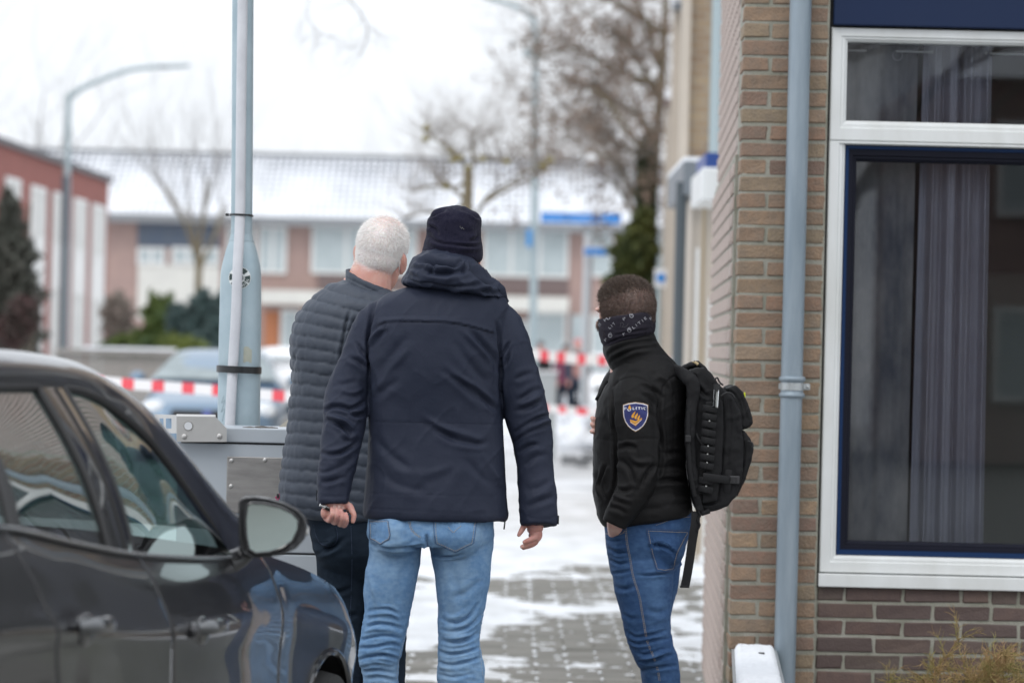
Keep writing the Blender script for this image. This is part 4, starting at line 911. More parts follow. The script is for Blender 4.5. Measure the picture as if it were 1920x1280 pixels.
def ellp(px, py, Y, dy, rx, ry, rz, M=None):
    return ell(P(px, py, Y) + np.array([0, dy, 0]), (rx, ry, rz), M)
def sstep(x): x = np.clip(x, 0, 1); return x * x * (3 - 2 * x)
def fold_field(V, N, folds, disp=None, nearY=None):
    """folds: (kind, points px, width px, amplitude mm); c = crease, r = ridge, s = flap standing proud above the line, t = thin seam"""
    px, py = proj(V); out = np.zeros(len(V)) if disp is None else disp
    big = np.array([noise.noise_vector((p[0] * 13, p[1] * 13, p[2] * 17)) for p in V.tolist()]); px0, py0 = px, py; px = px + 3.4 * big[:, 0]; py = py + 3.0 * big[:, 1]; amod = np.clip(1 + 1.1 * big[:, 2], .35, 1.5)
    face = sstep((-N[:, 1] + .15) / .5)
    for kind, pts, w, amp in folds:
        pts = cr(np.array(pts, float), 4); seglen = np.linalg.norm(np.diff(pts, axis=0), axis=1); tot = seglen.sum(); acc = 0
        lo, hi = pts.min(0) - 5 * w, pts.max(0) + 5 * w; sel = np.where((px > lo[0]) & (px < hi[0]) & (py > lo[1]) & (py < hi[1]))[0]
        if len(sel) == 0: continue
        if kind in 'ts': x, y = px0[sel], py0[sel]
        else: x, y = px[sel], py[sel]
        best = np.full(len(sel), 1e9); sd = np.zeros(len(sel)); tt = np.zeros(len(sel))
        for i in range(len(pts) - 1):
            a, b = pts[i], pts[i + 1]; d = b - a; L2 = d @ d + 1e-9; t = np.clip(((x - a[0]) * d[0] + (y - a[1]) * d[1]) / L2, 0, 1)
            dx, dy = x - a[0] - t * d[0], y - a[1] - t * d[1]; dd = np.hypot(dx, dy); cr_ = d[0] * dy - d[1] * dx
            m = dd < best; best[m] = dd[m]; sd[m] = (np.sign(cr_) * dd)[m]; tt[m] = ((acc + t * seglen[i]) / tot)[m]; acc += seglen[i]
        taper = np.sin(math.pi * np.clip(tt, .0, 1)) ** .6 if kind in 'cr' else sstep(tt / .06) * sstep((1 - tt) / .06)
        A_ = amp / 1000 * (1.35 if kind in 'cr' else 1)
        if kind == 'c': f = -A_ * np.exp(-(sd / w) ** 2) + .45 * A_ * np.exp(-((np.abs(sd) - 2.1 * w) / (1.2 * w)) ** 2)
        elif kind == 'r': f = A_ * np.exp(-(sd / w) ** 2) - .35 * A_ * np.exp(-((sd - 2 * w) / (1.1 * w)) ** 2)
        elif kind == 't': f = -A_ * np.exp(-(best / w) ** 2)
        else: f = A_ * (sd < 0) * np.exp(-np.abs(sd) / (5 * w)) + A_ * (sd >= 0) * np.clip(1 - sd / w, 0, 1) - .5 * A_ * np.exp(-((sd - 1.3 * w) / w) ** 2)
        out[sel] += f * taper * face[sel] * (amod[sel] if kind in 'cr' else 1)
    return out
def cloth_noise(V, amp, s=(9, 9, 9), seed=1):
    return amp * (fbm(V, np.array(s), seed, 3))
def cloth_ridged(V, amp, s, seed=2):
    n = fbm(V, np.array(s), seed, 2); return amp * (1 - 2 * np.abs(n)) ** 3
def garment(name, parts, voxel, it, mat_, par, Yp, folds=(), field=None, label=None, attr=None):
    V, Fq, N = remesh(parts, voxel, it)
    d = np.zeros(len(V))
    if field is not None: d = field(V, N)
    fold_field(V, N, folds, d); V = V + N * d[:, None]
    o = obj(name, (V, Fq), mat_, par, smooth=True, label=label)
    if attr is not None: add_color(o.data, attr[0], attr[1](V))
    return o, bvh(V, Fq)
def drape_text(txt, x0, y0, x1, y1, hpx, tree, Y, m, par, nm='lettering', off=.0012, weight=0, kind=None, spacing=1.0):
    cu = bpy.data.curves.new('t', 'FONT'); cu.body = txt; cu.size = 1; cu.space_character = spacing; cu.offset = weight
    o = bpy.data.objects.new('t', cu); COL.objects.link(o); dg = bpy.context.evaluated_depsgraph_get(); me = bpy.data.meshes.new_from_object(o.evaluated_get(dg))
    bm = bmesh.new(); bm.from_mesh(me); bmesh.ops.triangulate(bm, faces=bm.faces[:]); bm.to_mesh(me); bm.free()
    V = np.array([v.co[:] for v in me.vertices]); Fc = [tuple(p.vertices) for p in me.polygons]; bpy.data.objects.remove(o); bpy.data.meshes.remove(me)
    w = V[:, 0].max() - V[:, 0].min(); V[:, 0] -= V[:, 0].min(); d = np.array([x1 - x0, y1 - y0], float); L = np.linalg.norm(d); d /= L; n = np.array([d[1], -d[0]])
    out = []
    for x, y, z in V:
        q = np.array([x0, y0]) + d * (x / w * L) + n * (y / .72 * hpx); h = hit(tree, q[0], q[1], Y - .6, off)
        out.append(h if h is not None else P(q[0], q[1], Y))
    return obj(nm, (np.array(out), Fc), m, par, kind=kind)
def drape_poly(pts, tree, Y, m, par, nm, off=.001, grid_n=1, thick=.0006, label=None):
    """a flat cut-out laid on a surface: polygon in pixels, filled by rings towards its centre"""
    pts = np.array(pts, float); c = pts.mean(0); ts_ = (1, .9, .8, .7, .6, .5, .4, .3, .2, .1, .02); rings = [c + (pts - c) * t for t in ts_]; V = []
    for r in rings:
        for q in r:
            h = hit(tree, q[0], q[1], Y - .6, off); V.append(h if h is not None else P(q[0], q[1], Y))
    V = np.array(V); n = len(pts); Fc = [(i * n + j, i * n + (j + 1) % n, (i + 1) * n + (j + 1) % n, (i + 1) * n + j) for i in range(10) for j in range(n)] + [tuple(10 * n + j for j in range(n))]
    return obj(nm, (V, Fc), m, par, label=label)
def drape_line(pts, w, tree, Y, m, par, nm, off=.0006, sub=5, kind=None, dash=None):
    """a thread or piping laid along a surface, w = half width in px"""
    C = cr(np.array(pts, float), sub); P3 = []
    for q in C:
        h = hit(tree, q[0], q[1], Y - .6, off)
        if h is not None: P3.append(h)
    if len(P3) < 2: return None
    P3 = np.array(P3); r = w * Y / F_PX
    if dash is None: return obj(nm, tube(P3, r, 5, flat=.6), m, par, kind=kind)
    L = np.concatenate([[0], np.cumsum(np.linalg.norm(np.diff(P3, axis=0), axis=1))]); s = 0; T = []
    while s + dash < L[-1]:
        T.append(tube(np.stack([np.interp([s, s + dash * .6], L, P3[:, i]) for i in range(3)], 1), r, 4)); s += dash
    return obj(nm, comb(*T), m, par, kind='stuff')
def head_parts(c, yaw, tilt=0, nod=0, s=.96, slim=1.0, ez=0):
    """head of ellipsoids; yaw 0 looks away from the camera, positive turns towards +X"""
    M = rotz(-yaw) @ roty(tilt) @ rotx(nod)
    E = lambda p, r, m=None: ell(np.array(c) + M @ (np.array(p) * s), np.array(r) * s, M if m is None else M @ m)
    L = [E((0, -.010, .052), (.079 * slim, .100, .090)), E((0, .012, .060), (.074 * slim, .09, .080)), E((0, -.03, .02), (.072 * slim, .075, .075)), E((0, .035, -.045), (.058, .060, .070)), E((0, .062, -.085), (.030, .028, .028)),
         E((0, .070, .020), (.050, .030, .050)), E((0, .098, -.008), (.012, .022, .030), rotx(-.35)), E((0, .108, -.022), (.015, .014, .011)), E((0, .088, -.056), (.024, .014, .009)), E((0, .086, -.066), (.020, .014, .008)),
         E((-.035, .080, .036), (.028, .016, .010)), E((.035, .080, .036), (.028, .016, .010)), E((-.048, .060, -.015), (.024, .025, .022)), E((.048, .060, -.015), (.024, .025, .022))]
    for sx in (-1, 1):
        Mx = rotz(sx * -.35) @ rotx(.18)
        L += [E((sx * .083, -.010, .004 - ez), (.006, .019, .032), Mx), E((sx * .086, -.018, .014 - ez), (.006, .009, .020), Mx), E((sx * .080, -.004, -.022 - ez), (.007, .010, .012), Mx)]
    return L, M
def eyes(c, M, s, par, Y):
    mw, mi = mat('eye_white', (.75, .72, .70), .2), mat('iris', (.05, .07, .08), .2)
    for sx in (-1, 1):
        e = obj('eye', ell(np.array(c) + M @ (np.array([sx * .033, .080, .018]) * s), (.0125, .0125, .0125)), mw, par, smooth=True)
        obj('iris', ell(np.array(c) + M @ (np.array([sx * .033, .0885, .018]) * s), (.0055, .005, .0055)), mi, e, smooth=True)
def strands(V, Fq, N, mask, dens, length, rad, comb_dir, m, par, seed, nm='hair', jitter=.35, lift=.5, lenf=None):
    """short hairs as thin tapering blades rooted on the scalp"""
    rs = np.random.RandomState(seed); quads_ = Fq; cen = V[quads_].mean(1); nn = N[quads_].mean(1); mk = mask(cen, nn); idx = np.where(rs.rand(len(cen)) < np.clip(mk, 0, 1) * dens)[0]
    reps = max(1, int(dens)); idx = np.concatenate([np.where(rs.rand(len(cen)) < mk * min(1, dens / reps))[0] for _ in range(reps)]) if dens > 1 else idx
    q = quads_[idx]; w = rs.rand(len(idx), 2); p = V[q[:, 0]] * ((1 - w[:, :1]) * (1 - w[:, 1:])) + V[q[:, 1]] * (w[:, :1] * (1 - w[:, 1:])) + V[q[:, 2]] * (w[:, :1] * w[:, 1:]) + V[q[:, 3]] * ((1 - w[:, :1]) * w[:, 1:])
    n = nn[idx]; n /= np.linalg.norm(n, axis=1)[:, None]; cd = np.array([comb_dir(a) for a in p]) if callable(comb_dir) else np.tile(np.array(comb_dir, float), (len(p), 1))
    d = n * lift + cd * (1 - lift) + rs.normal(0, jitter, p.shape); d /= np.linalg.norm(d, axis=1)[:, None]
    L = length * rs.uniform(.6, 1.2, len(p)) * (lenf(p) if lenf else 1); side = np.cross(d, rs.normal(0, 1, p.shape)); side /= np.linalg.norm(side, axis=1)[:, None]
    tip = p + d * L[:, None]; mid = p + d * L[:, None] * .55 + cd * (L * .08)[:, None]
    Vs = np.stack([p - side * rad - n * .002, p + side * rad - n * .002, mid + side * rad * .8, tip, mid - side * rad * .8], 1).reshape(-1, 3); k = np.arange(len(p)) * 5
    Fc = np.concatenate([np.stack([k, k + 1, k + 2, k + 4], 1)]); T = np.stack([k + 4, k + 2, k + 3, k + 3], 1)
    V2 = Vs; me = mesh_data(nm, V2, np.concatenate([Fc]), m, True, BASE[par.name])
    # tip triangles as a second pass of degenerate-free quads
    Vt = np.stack([mid - side * rad * .8, mid + side * rad * .8, tip + side * rad * .15, tip - side * rad * .15], 1).reshape(-1, 3); kt = np.arange(len(p))[:, None] * 4 + np.arange(4)[None]
    VV = np.concatenate([Vs, Vt]); FF = np.concatenate([Fc, kt + len(Vs)])
    bpy.data.meshes.remove(me); o = obj(nm, (VV, FF), m, par, smooth=False); return o
def core(rows, Y, k=.75, sub=2):
    rr = []
    for yl, xl, yr, xr, dn, df, dy in rows:
        cx = (xl + xr) / 2; rr.append((yl, cx + (xl - cx) * k, yr, cx + (xr - cx) * k, dn * k, df * k, dy))
    return rings_from(rr, Y, sub)
def shoe(px, Y, dy, zfoot=0.0, ang=0):
    c = P(px, 1600, Y); x, y = c[0], Y + dy; M = rotz(ang)
    V, Fc = loft([np.stack([w * np.cos(a_), np.full(20, l), h * .5 + h * .5 * np.sin(a_)], 1) for l, w, h in cr([(-.12, .030, .07), (-.10, .042, .11), (-.03, .042, .12), (.06, .046, .085), (.13, .045, .06), (.165, .025, .04)], 3) for a_ in [np.linspace(0, 2 * math.pi, 20, endpoint=False)]])
    return V @ M.T + np.array([x, y + .04, zfoot]), Fc

M_skin = mat('skin', (.62, .35, .285), .5, var=(.54, .26, .21), vscale=22, bump=(220, .35, .0012), sss=.35, attr='scalp', attr_col=(.80, .72, .69))
M_skin2 = mat('skin_hands', (.64, .36, .30), .5, var=(.52, .23, .20), vscale=32, bump=(250, .4, .0012), sss=.35)
M_skin3 = mat('skin_pale', (.68, .44, .37), .5, var=(.6, .33, .28), vscale=22, bump=(220, .35, .0012), sss=.35, attr='scalp', attr_col=(.13, .088, .07))
M_nail = mat('finger_nail', (.66, .42, .37), .3)
M_whitehair = mat('white_hair', (.95, .94, .92), .6, var=(.88, .86, .84), vscale=30)
M_brownhair = mat('brown_hair', (.085, .055, .042), .6, var=(.15, .10, .075), vscale=60)
M_navyjk = mat('navy_shell_fabric', (.0185, .0235, .0415), .6, var=(.024, .029, .049), vscale=6, bump=(700, .35, .0006), bump2=(26, .35, .006), spec=.18)
M_fleece = mat('navy_fleece', (.013, .013, .026), .95, var=(.020, .019, .034), vscale=120, bump=(380, .9, .0018), bump2=(60, .5, .004), sheen=.06, spec=.05)
M_puff = mat('grey_quilted_nylon', (.056, .067, .088), .55, var=(.047, .057, .077), vscale=9, bump=(60, .35, .003), bump2=(500, .2, .0006), spec=.3)
M_denim1 = mat('dark_denim', (.010, .017, .028), .8, var=(.017, .027, .042), vscale=18, bump=(600, .5, .0008), bump2=(14, .3, .01), spec=.12)
M_denim2 = mat('light_blue_denim', (.115, .225, .40), .85, var=(.16, .285, .46), vscale=70, bump=(500, .8, .0012), bump2=(22, .4, .008), attr='wear', attr_col=(.30, .43, .57), spec=.2)
M_denim3 = mat('blue_denim', (.022, .058, .145), .8, var=(.034, .08, .18), vscale=80, bump=(500, .8, .0012), bump2=(22, .4, .006), attr='wear', attr_col=(.085, .165, .30), spec=.25)
M_soft = mat('black_softshell', (.0085, .0083, .0086), .62, var=(.0115, .011, .0115), vscale=7, bump=(700, .3, .0006), bump2=(20, .3, .006), spec=.15)
M_thread = mat('stitch_thread', (.42, .34, .24), .8); M_thread_d = mat('dark_thread', (.05, .07, .13), .8); M_thread_l = mat('pale_thread', (.38, .44, .50), .8)
M_blackcloth = mat('black_webbing', (.009, .009, .010), .75, bump=(500, .6, .001), spec=.2)

# ================================================================ person 1: white hair, grey quilted jacket
Y1 = 11.9
p1 = thing('person', 'man with short white hair in grey quilted jacket, left of the beanie man', 'person', (P(655, 640, Y1)[0], Y1, 0))
T1 = [(519, 656, 552, 742, .075, .085, 0), (527, 641, 557, 752, .09, .10, 0), (537, 619, 563, 762, .105, .115, 0), (555, 594, 570, 768, .125, .13, 0), R5(574, 574, 772, .14, .14), R5(596, 559, 778, .15, .15), R5(617, 551, 782, .155, .155), R5(646, 547, 785, .16, .16),
      R5(689, 549, 785, .16, .165), R5(717, 550, 785, .155, .165), R5(749, 545, 784, .15, .165), R5(780, 544, 783, .148, .165), R5(813, 539, 783, .148, .165), R5(861, 531, 783, .15, .165), R5(902, 527, 783, .155, .165), R5(939, 525, 781, .155, .16), (958, 536, 966, 778, .15, .155, 0), (966, 556, 974, 770, .14, .145, 0)]
hc1 = P(713, 487, Y1) + np.array([0, .01, 0]); H1, M1 = head_parts(hc1, R(17), R(11), R(2), .955)
bodyparts = H1 + [limb([(704, 480, .0, 33), (698, 505, -.01, 37), (690, 535, -.01, 46), (680, 565, 0, 60)], Y1), core(T1, Y1, .72),
                  limb([(640, 960, .0, 40), (640, 1060, .02, 38), (640, 1180, .03, 30), (640, 1320, .05, 26), (640, 1480, .06, 22), (640, 1560, .06, 18)], Y1, n=14), limb([(730, 960, .0, 40), (728, 1060, .02, 38), (726, 1180, .03, 30), (724, 1320, .05, 26), (724, 1480, .06, 22), (724, 1560, .06, 18)], Y1, n=14)]
V, Fq, N = remesh(bodyparts, .0036, 5)
b1 = obj('body', (V, Fq), M_skin, p1, smooth=True)
loc = (V - hc1) @ M1 / .955
hairline = sstep((loc[:, 2] - (-.045 + .02 * np.abs(loc[:, 0]) / .08) - .55 * np.clip(loc[:, 1] + .01, 0, 1)) / .03) * sstep((-loc[:, 1] + .07) / .03)
ear = (np.abs(loc[:, 0]) > .078) & (np.abs(loc[:, 2]) < .04) & (loc[:, 1] > -.045)
hairline = np.where(ear, 0, hairline); neckf = loc[:, 2] < -.05; hairline = np.where(neckf, 0, hairline)
crown_thin = np.exp(-(((loc[:, 2] - .135) / .035) ** 2 + ((loc[:, 1] + .0) / .08) ** 2))
add_color(b1.data, 'scalp', hairline * (1 - .5 * crown_thin))
lookup = {'i': 0}
def mask1(cen, nn):
    l = (cen - hc1) @ M1 / .955; h = sstep((l[:, 2] + .048 - .5 * np.clip(l[:, 1] + .01, 0, 1)) / .035) * sstep((-l[:, 1] + .07) / .03)
    e = (np.abs(l[:, 0]) > .077) & (np.abs(l[:, 2] - .002) < .042) & (l[:, 1] > -.045); ct = np.exp(-(((l[:, 2] - .14) / .03) ** 2 + ((l[:, 1] - .01) / .07) ** 2))
    return np.where(e | (l[:, 2] < -.06), 0, h * (1 - .5 * ct))
def dir1(p):
    l = (p - hc1) @ M1; d = np.array([l[0] * 3, -.3 - l[1] * 3, -1.0 + .95 * min(1, max(0, (l[2] - .03) / .11))]); return nrm(M1 @ nrm(d))
hair1 = strands(V, Fq, N, mask1, 3.0, .0120, .00040, dir1, M_whitehair, p1, 4, lift=.36, jitter=.27, lenf=lambda p: np.clip(.55 + ((p - hc1) @ M1)[:, 2] * 7, .4, 1.3))
eyes(hc1, M1, .955, p1, Y1)
def quilt(V, N):
    px, py = proj(V); side = sstep((np.abs(N[:, 0]) - .75) / .2)
    yy = py - (.14 + .11 * np.clip((760 - py) / 180, 0, 1)) * (px - 545) + 2.6 * np.sin((px - 560) / 34.) + 5 * np.clip((px - 640) / 60, 0, 1)
    yy += 3.2 * fbm(V, np.array([9, 9, 5.0]), 5, 2)
    q = (yy - 553.5) / 23.3; fr = np.abs(np.sin(math.pi * q)); bump_ = fr ** .42
    ok = sstep((py - 528) / 10)
    rowid = np.floor(q)
    wr = fbm(V * np.array([1, 1, .35]) + np.stack([rowid * 3.7, 0 * q, 0 * q], 1) * .02, np.array([42, 42, 22]), 8, 2)
    return (.0068 * bump_ + .0036 * wr * (1 - .45 * fr)) * ok + cloth_noise(V, .004, (7, 7, 7), 3)
sl1 = [limb([(588, 590, .02, 30), (580, 640, .05, 33), (577, 720, .06, 31), (574, 800, .10, 29), (590, 870, .17, 26), (620, 915, .22, 23)], Y1), limb([(742, 590, .02, 30), (750, 640, .05, 33), (750, 720, .06, 31), (750, 800, .10, 29), (735, 870, .17, 26), (705, 915, .22, 23)], Y1)]
jk1, tr1 = garment('jacket', [rings_from(T1, Y1, 4)] + sl1, .0048, 4, M_puff, p1, Y1, folds=[('c', [(659, 578), (651, 598), (646, 622), (641, 655), (636, 690), (630, 730)], 2.4, 9), ('c', [(668, 590), (660, 612), (652, 640)], 2.2, 5), ('c', [(560, 655), (552, 690), (549, 715)], 3, 4)], field=quilt)
# stand collar
def collar(pl, pr, Y, dn, df, h, th, dy=0, n=40, slope=0):
    A_, B_ = P(pl[0], pl[1], Y), P(pr[0], pr[1], Y); c = (A_ + B_) / 2 + np.array([0, dy, 0]); ax = (B_ - A_) / 2; a = np.linspace(0, 2 * math.pi, n, endpoint=False); rings = []
    for k, z in ((1.06, -h), (1.03, -h * .5), (1.0, -.002), (.985, .002), (1 - th, .001), (1 - th, -h)):
        d = np.where(np.sin(a) < 0, np.sin(a) * dn, np.sin(a) * df) * k; rings.append(c + np.cos(a)[:, None] * ax * k + np.stack([0 * d, d, np.full(n, z) + slope * np.sin(a)], 1))
    return loft(rings)
cv = collar((649, 504), (734, 544), Y1, .092, .085, .060, .14, dy=-.012, slope=.010)
c1, trc = garment('collar', [cv], .0032, 3, M_puff, jk1, Y1, folds=[('t', [(648, 520), (680, 535), (715, 552)], 1.4, 3), ('t', [(655, 513), (690, 528), (722, 545)], 1.2, 2)], field=lambda V, N: cloth_noise(V, .002, (30, 30, 12), 3))
def jeans(name, parts, m, par, Y, folds, wear, voxel=.0046, amp=.0016):
    o, t = garment(name, parts, voxel, 3, m, par, Y, folds=folds, field=lambda V, N: cloth_noise(V, .0022, (12, 12, 16), 4) + cloth_ridged(V, amp, (16, 16, 42), 6) * sstep((proj(V)[1] - 1110) / 60), attr=('wear', wear))
    return o, t
def wear1(V): px, py = proj(V); return np.clip(.25 * fbm(V, np.array([12, 12, 6]), 3, 2), 0, .4)
j1, trj1 = jeans('jeans', [rings_from([R5(940, 560, 760, .13, .13), R5(990, 578, 764, .14, .13), R5(1040, 592, 764, .135, .12), R5(1085, 612, 750, .06, .06)], Y1), limb([(634, 990, 0, 50), (642, 1040, 0, 50), (642, 1090, .01, 47), (642, 1150, .02, 41), (646, 1220, .03, 38), (645, 1320, .05, 33), (645, 1450, .06, 30), (645, 1560, .06, 29)], Y1), limb([(716, 990, 0, 50), (722, 1060, .02, 46), (722, 1150, .03, 41), (722, 1300, .05, 36), (720, 1450, .06, 31), (720, 1560, .06, 29)], Y1)], M_denim1, p1, Y1,
                [('c', [(585, 1012), (610, 1030), (640, 1020)], 4, 7), ('c', [(592, 1040), (625, 1022), (655, 1004)], 4, 6), ('c', [(604, 1100), (630, 1110), (660, 1100)], 4, 6), ('c', [(606, 1150), (640, 1158), (672, 1148)], 4, 6)], wear1)
drape_line([(658, 985), (660, 1050), (658, 1120), (655, 1190)], .45, trj1, Y1, M_thread_d, j1, 'seam_stitching', dash=.006, kind='stuff')
drape_poly([(588, 985), (628, 985), (632, 1006), (622, 1020), (600, 1016)], trj1, Y1, M_denim1, j1, 'pocket', off=.002)
drape_line([(588, 984), (592, 1002), (603, 1019), (624, 1022), (633, 1006), (629, 984)], .45, trj1, Y1, M_thread_d, j1, 'pocket_stitching', dash=.006)
obj('shoe', shoe(645, Y1, .06), M_black, p1, smooth='auto'); obj('shoe', shoe(720, Y1, .06), M_black, p1, smooth='auto')
# pink and black cord end at his left hip
drape = thing('key_cord', 'pink and black cord end at the hip of the grey quilted jacket', 'cord', tuple(P(522, 930, 11.85)))
obj('cord', comb(*[tube([P(524, 926 + i * 4, 11.8), P(517 + (i % 2) * 4, 932 + i * 3, 11.79), P(522, 940, 11.8)], .0022, 6) for i in range(3)]), mat('pink_cord', (.45, .04, .14), .7), drape, smooth=True)
obj('clip', bevel(cbox(P(521, 929, 11.79), (.008, .006, .014)), .002, 1), M_black, drape)
# ================================================================ person 2: navy jacket, beanie, light jeans
Y2 = 11.16
p2 = thing('person', 'tall man seen from behind in navy hooded jacket, dark beanie and light blue jeans', 'person', (P(815, 640, Y2)[0], Y2, 0))
T2 = [R5(532, 790, 905, .06, .08), R5(541, 752, 926, .09, .10), R5(551, 727, 940, .105, .115), R5(564, 708, 950, .12, .125), R5(582, 697, 953, .13, .135), R5(605, 692, 950, .14, .14), R5(640, 690, 945, .145, .145), R5(700, 690, 942, .145, .15), R5(760, 692, 940, .135, .15), R5(800, 692, 942, .13, .15),
      R5(850, 689, 946, .135, .155), R5(900, 685, 949, .14, .155), (944, 682, 946, 951, .145, .155, 0), (962, 682, 968, 952, .145, .155, 0), (969, 686, 976, 948, .14, .15, 0)]
A2L = [(728, 578, 0, 24), (706, 600, 0, 33), (690, 635, 0, 38), (675, 680, -.005, 39), (659, 716, -.01, 38), (650, 748, -.02, 40), (648, 772, -.03, 40.5), (646, 800, -.045, 38.5), (637, 850, -.07, 36), (630, 900, -.085, 34), (628, 932, -.095, 31), (628, 944, -.098, 29.5)]
A2R = [(918, 580, 0, 24), (938, 602, 0, 34), (950, 635, 0, 40), (962, 680, 0, 43), (974, 724, .005, 43), (984, 760, .01, 42), (991, 790, .01, 41), (999, 828, .01, 36.5), (1003, 880, .0, 33), (1008, 935, -.01, 34.5), (1010, 965, -.015, 35), (1010, 984, -.02, 33)]
hc2 = P(851, 475, Y2) + np.array([0, .05, 0]); H2, M2 = head_parts(hc2, R(18), 0, R(-6), .89)
hand_l = [limb([(634, 905, -.09, 16), (634, 932, -.10, 16), (631, 948, -.10, 19)], Y2), ellp(627, 959, Y2, -.098, .030, .017, .024, roty(.45)), ellp(612, 958, Y2, -.10, .012, .015, .018), ellp(640, 968, Y2, -.092, .022, .015, .020, roty(.3)),
          finger([(613, 968, -.09, 5.2), (621, 972, -.108, 5), (626.5, 962, -.130, 4.5), (626.5, 953, -.128, 4.2), (626, 950, -.126, 3.8)], Y2), finger([(626, 974, -.09, 5.2), (632, 976, -.106, 4.9), (636, 964, -.133, 4.4), (635.3, 953, -.131, 4.1), (634.7, 950, -.129, 3.8)], Y2),
          finger([(637, 977, -.09, 5), (642, 980, -.104, 4.8), (645.5, 968, -.132, 4.3), (644, 956, -.131, 4), (643, 952.5, -.129, 3.7)], Y2), finger([(645, 979, -.09, 4.8), (649, 982, -.102, 4.5), (654, 972, -.128, 4.1), (652.7, 962, -.128, 3.9), (651.7, 959, -.126, 3.6)], Y2),
          finger([(645, 944, -.095, 8), (657, 946, -.10, 7.5), (663, 955, -.105, 6), (666.5, 963, -.108, 5.2), (664.5, 974, -.108, 4.4)], Y2)]
hand_r = [limb([(1004, 955, -.01, 18), (1004, 982, -.01, 15.5), (1005, 994, -.01, 13.5)], Y2), ellp(1005, 1001, Y2, -.008, .019, .020, .024), ellp(1002, 992, Y2, .0, .022, .02, .016),
          finger([(1000, 985, .0, 7), (986, 978, -.005, 6.5), (981, 988, -.01, 5.6), (976.5, 996, -.012, 4.9), (972.5, 1002.5, -.012, 3.6)], Y2), finger([(1004, 990, .006, 6), (999, 998, .018, 5.6), (995, 1004, .022, 4.8)], Y2),
          finger([(1006, 1002, -.018, 6), (1000, 1007, -.026, 5.4), (991, 1011.5, -.028, 5), (983, 1015, -.026, 4.2)], Y2), finger([(1008, 1006, -.008, 6), (1002, 1014, -.012, 5.2), (990, 1020, -.014, 4.7), (978.5, 1024, -.014, 4.1)], Y2),
          finger([(1008, 1007, .004, 5.5), (1004, 1017, .006, 5), (994, 1023, .006, 4.5), (981, 1027, .004, 3.8)], Y2), finger([(1006, 1004, .016, 5), (1001, 1014, .02, 4.6), (993, 1018, .02, 4)], Y2)]
body2 = H2 + [limb([(845, 478, .03, 34), (838, 520, .01, 38), (830, 560, 0, 60)], Y2), core(T2, Y2, .7), limb([(706, 600, 0, 24), (675, 680, -.005, 26), (650, 772, -.03, 22), (636, 850, -.07, 18), (633, 930, -.095, 15)], Y2, n=14), limb([(938, 600, 0, 24), (962, 680, 0, 28), (990, 790, .01, 24), (1004, 900, 0, 20), (1004, 965, -.01, 18)], Y2, n=14),
                  limb([(745, 960, .0, 38), (730, 1110, .02, 30), (716, 1230, .03, 24), (716, 1400, .04, 22), (716, 1570, .05, 18)], Y2, n=12), limb([(862, 960, .0, 38), (865, 1110, .02, 30), (862, 1230, .03, 24), (866, 1400, .04, 22), (868, 1570, .05, 18)], Y2, n=12)] + hand_l + hand_r
V, Fq, N = remesh(body2, .0023, 1)
b2 = obj('body', (V, Fq), M_skin2, p2, smooth=True)
tb2 = bvh(V, Fq)
for (x, y) in ((627.5, 949.5), (635.3, 949.5), (643, 952.5), (651.5, 959)):
    drape_poly([(x - 2.6, y - 2), (x, y - 3.6), (x + 2.6, y - 2), (x + 2.6, y + 2.4), (x, y + 3), (x - 2.6, y + 2.4)], tb2, Y2, M_nail, b2, 'finger_nail', off=.0007)
eyes(hc2, M2, .93, p2, Y2)
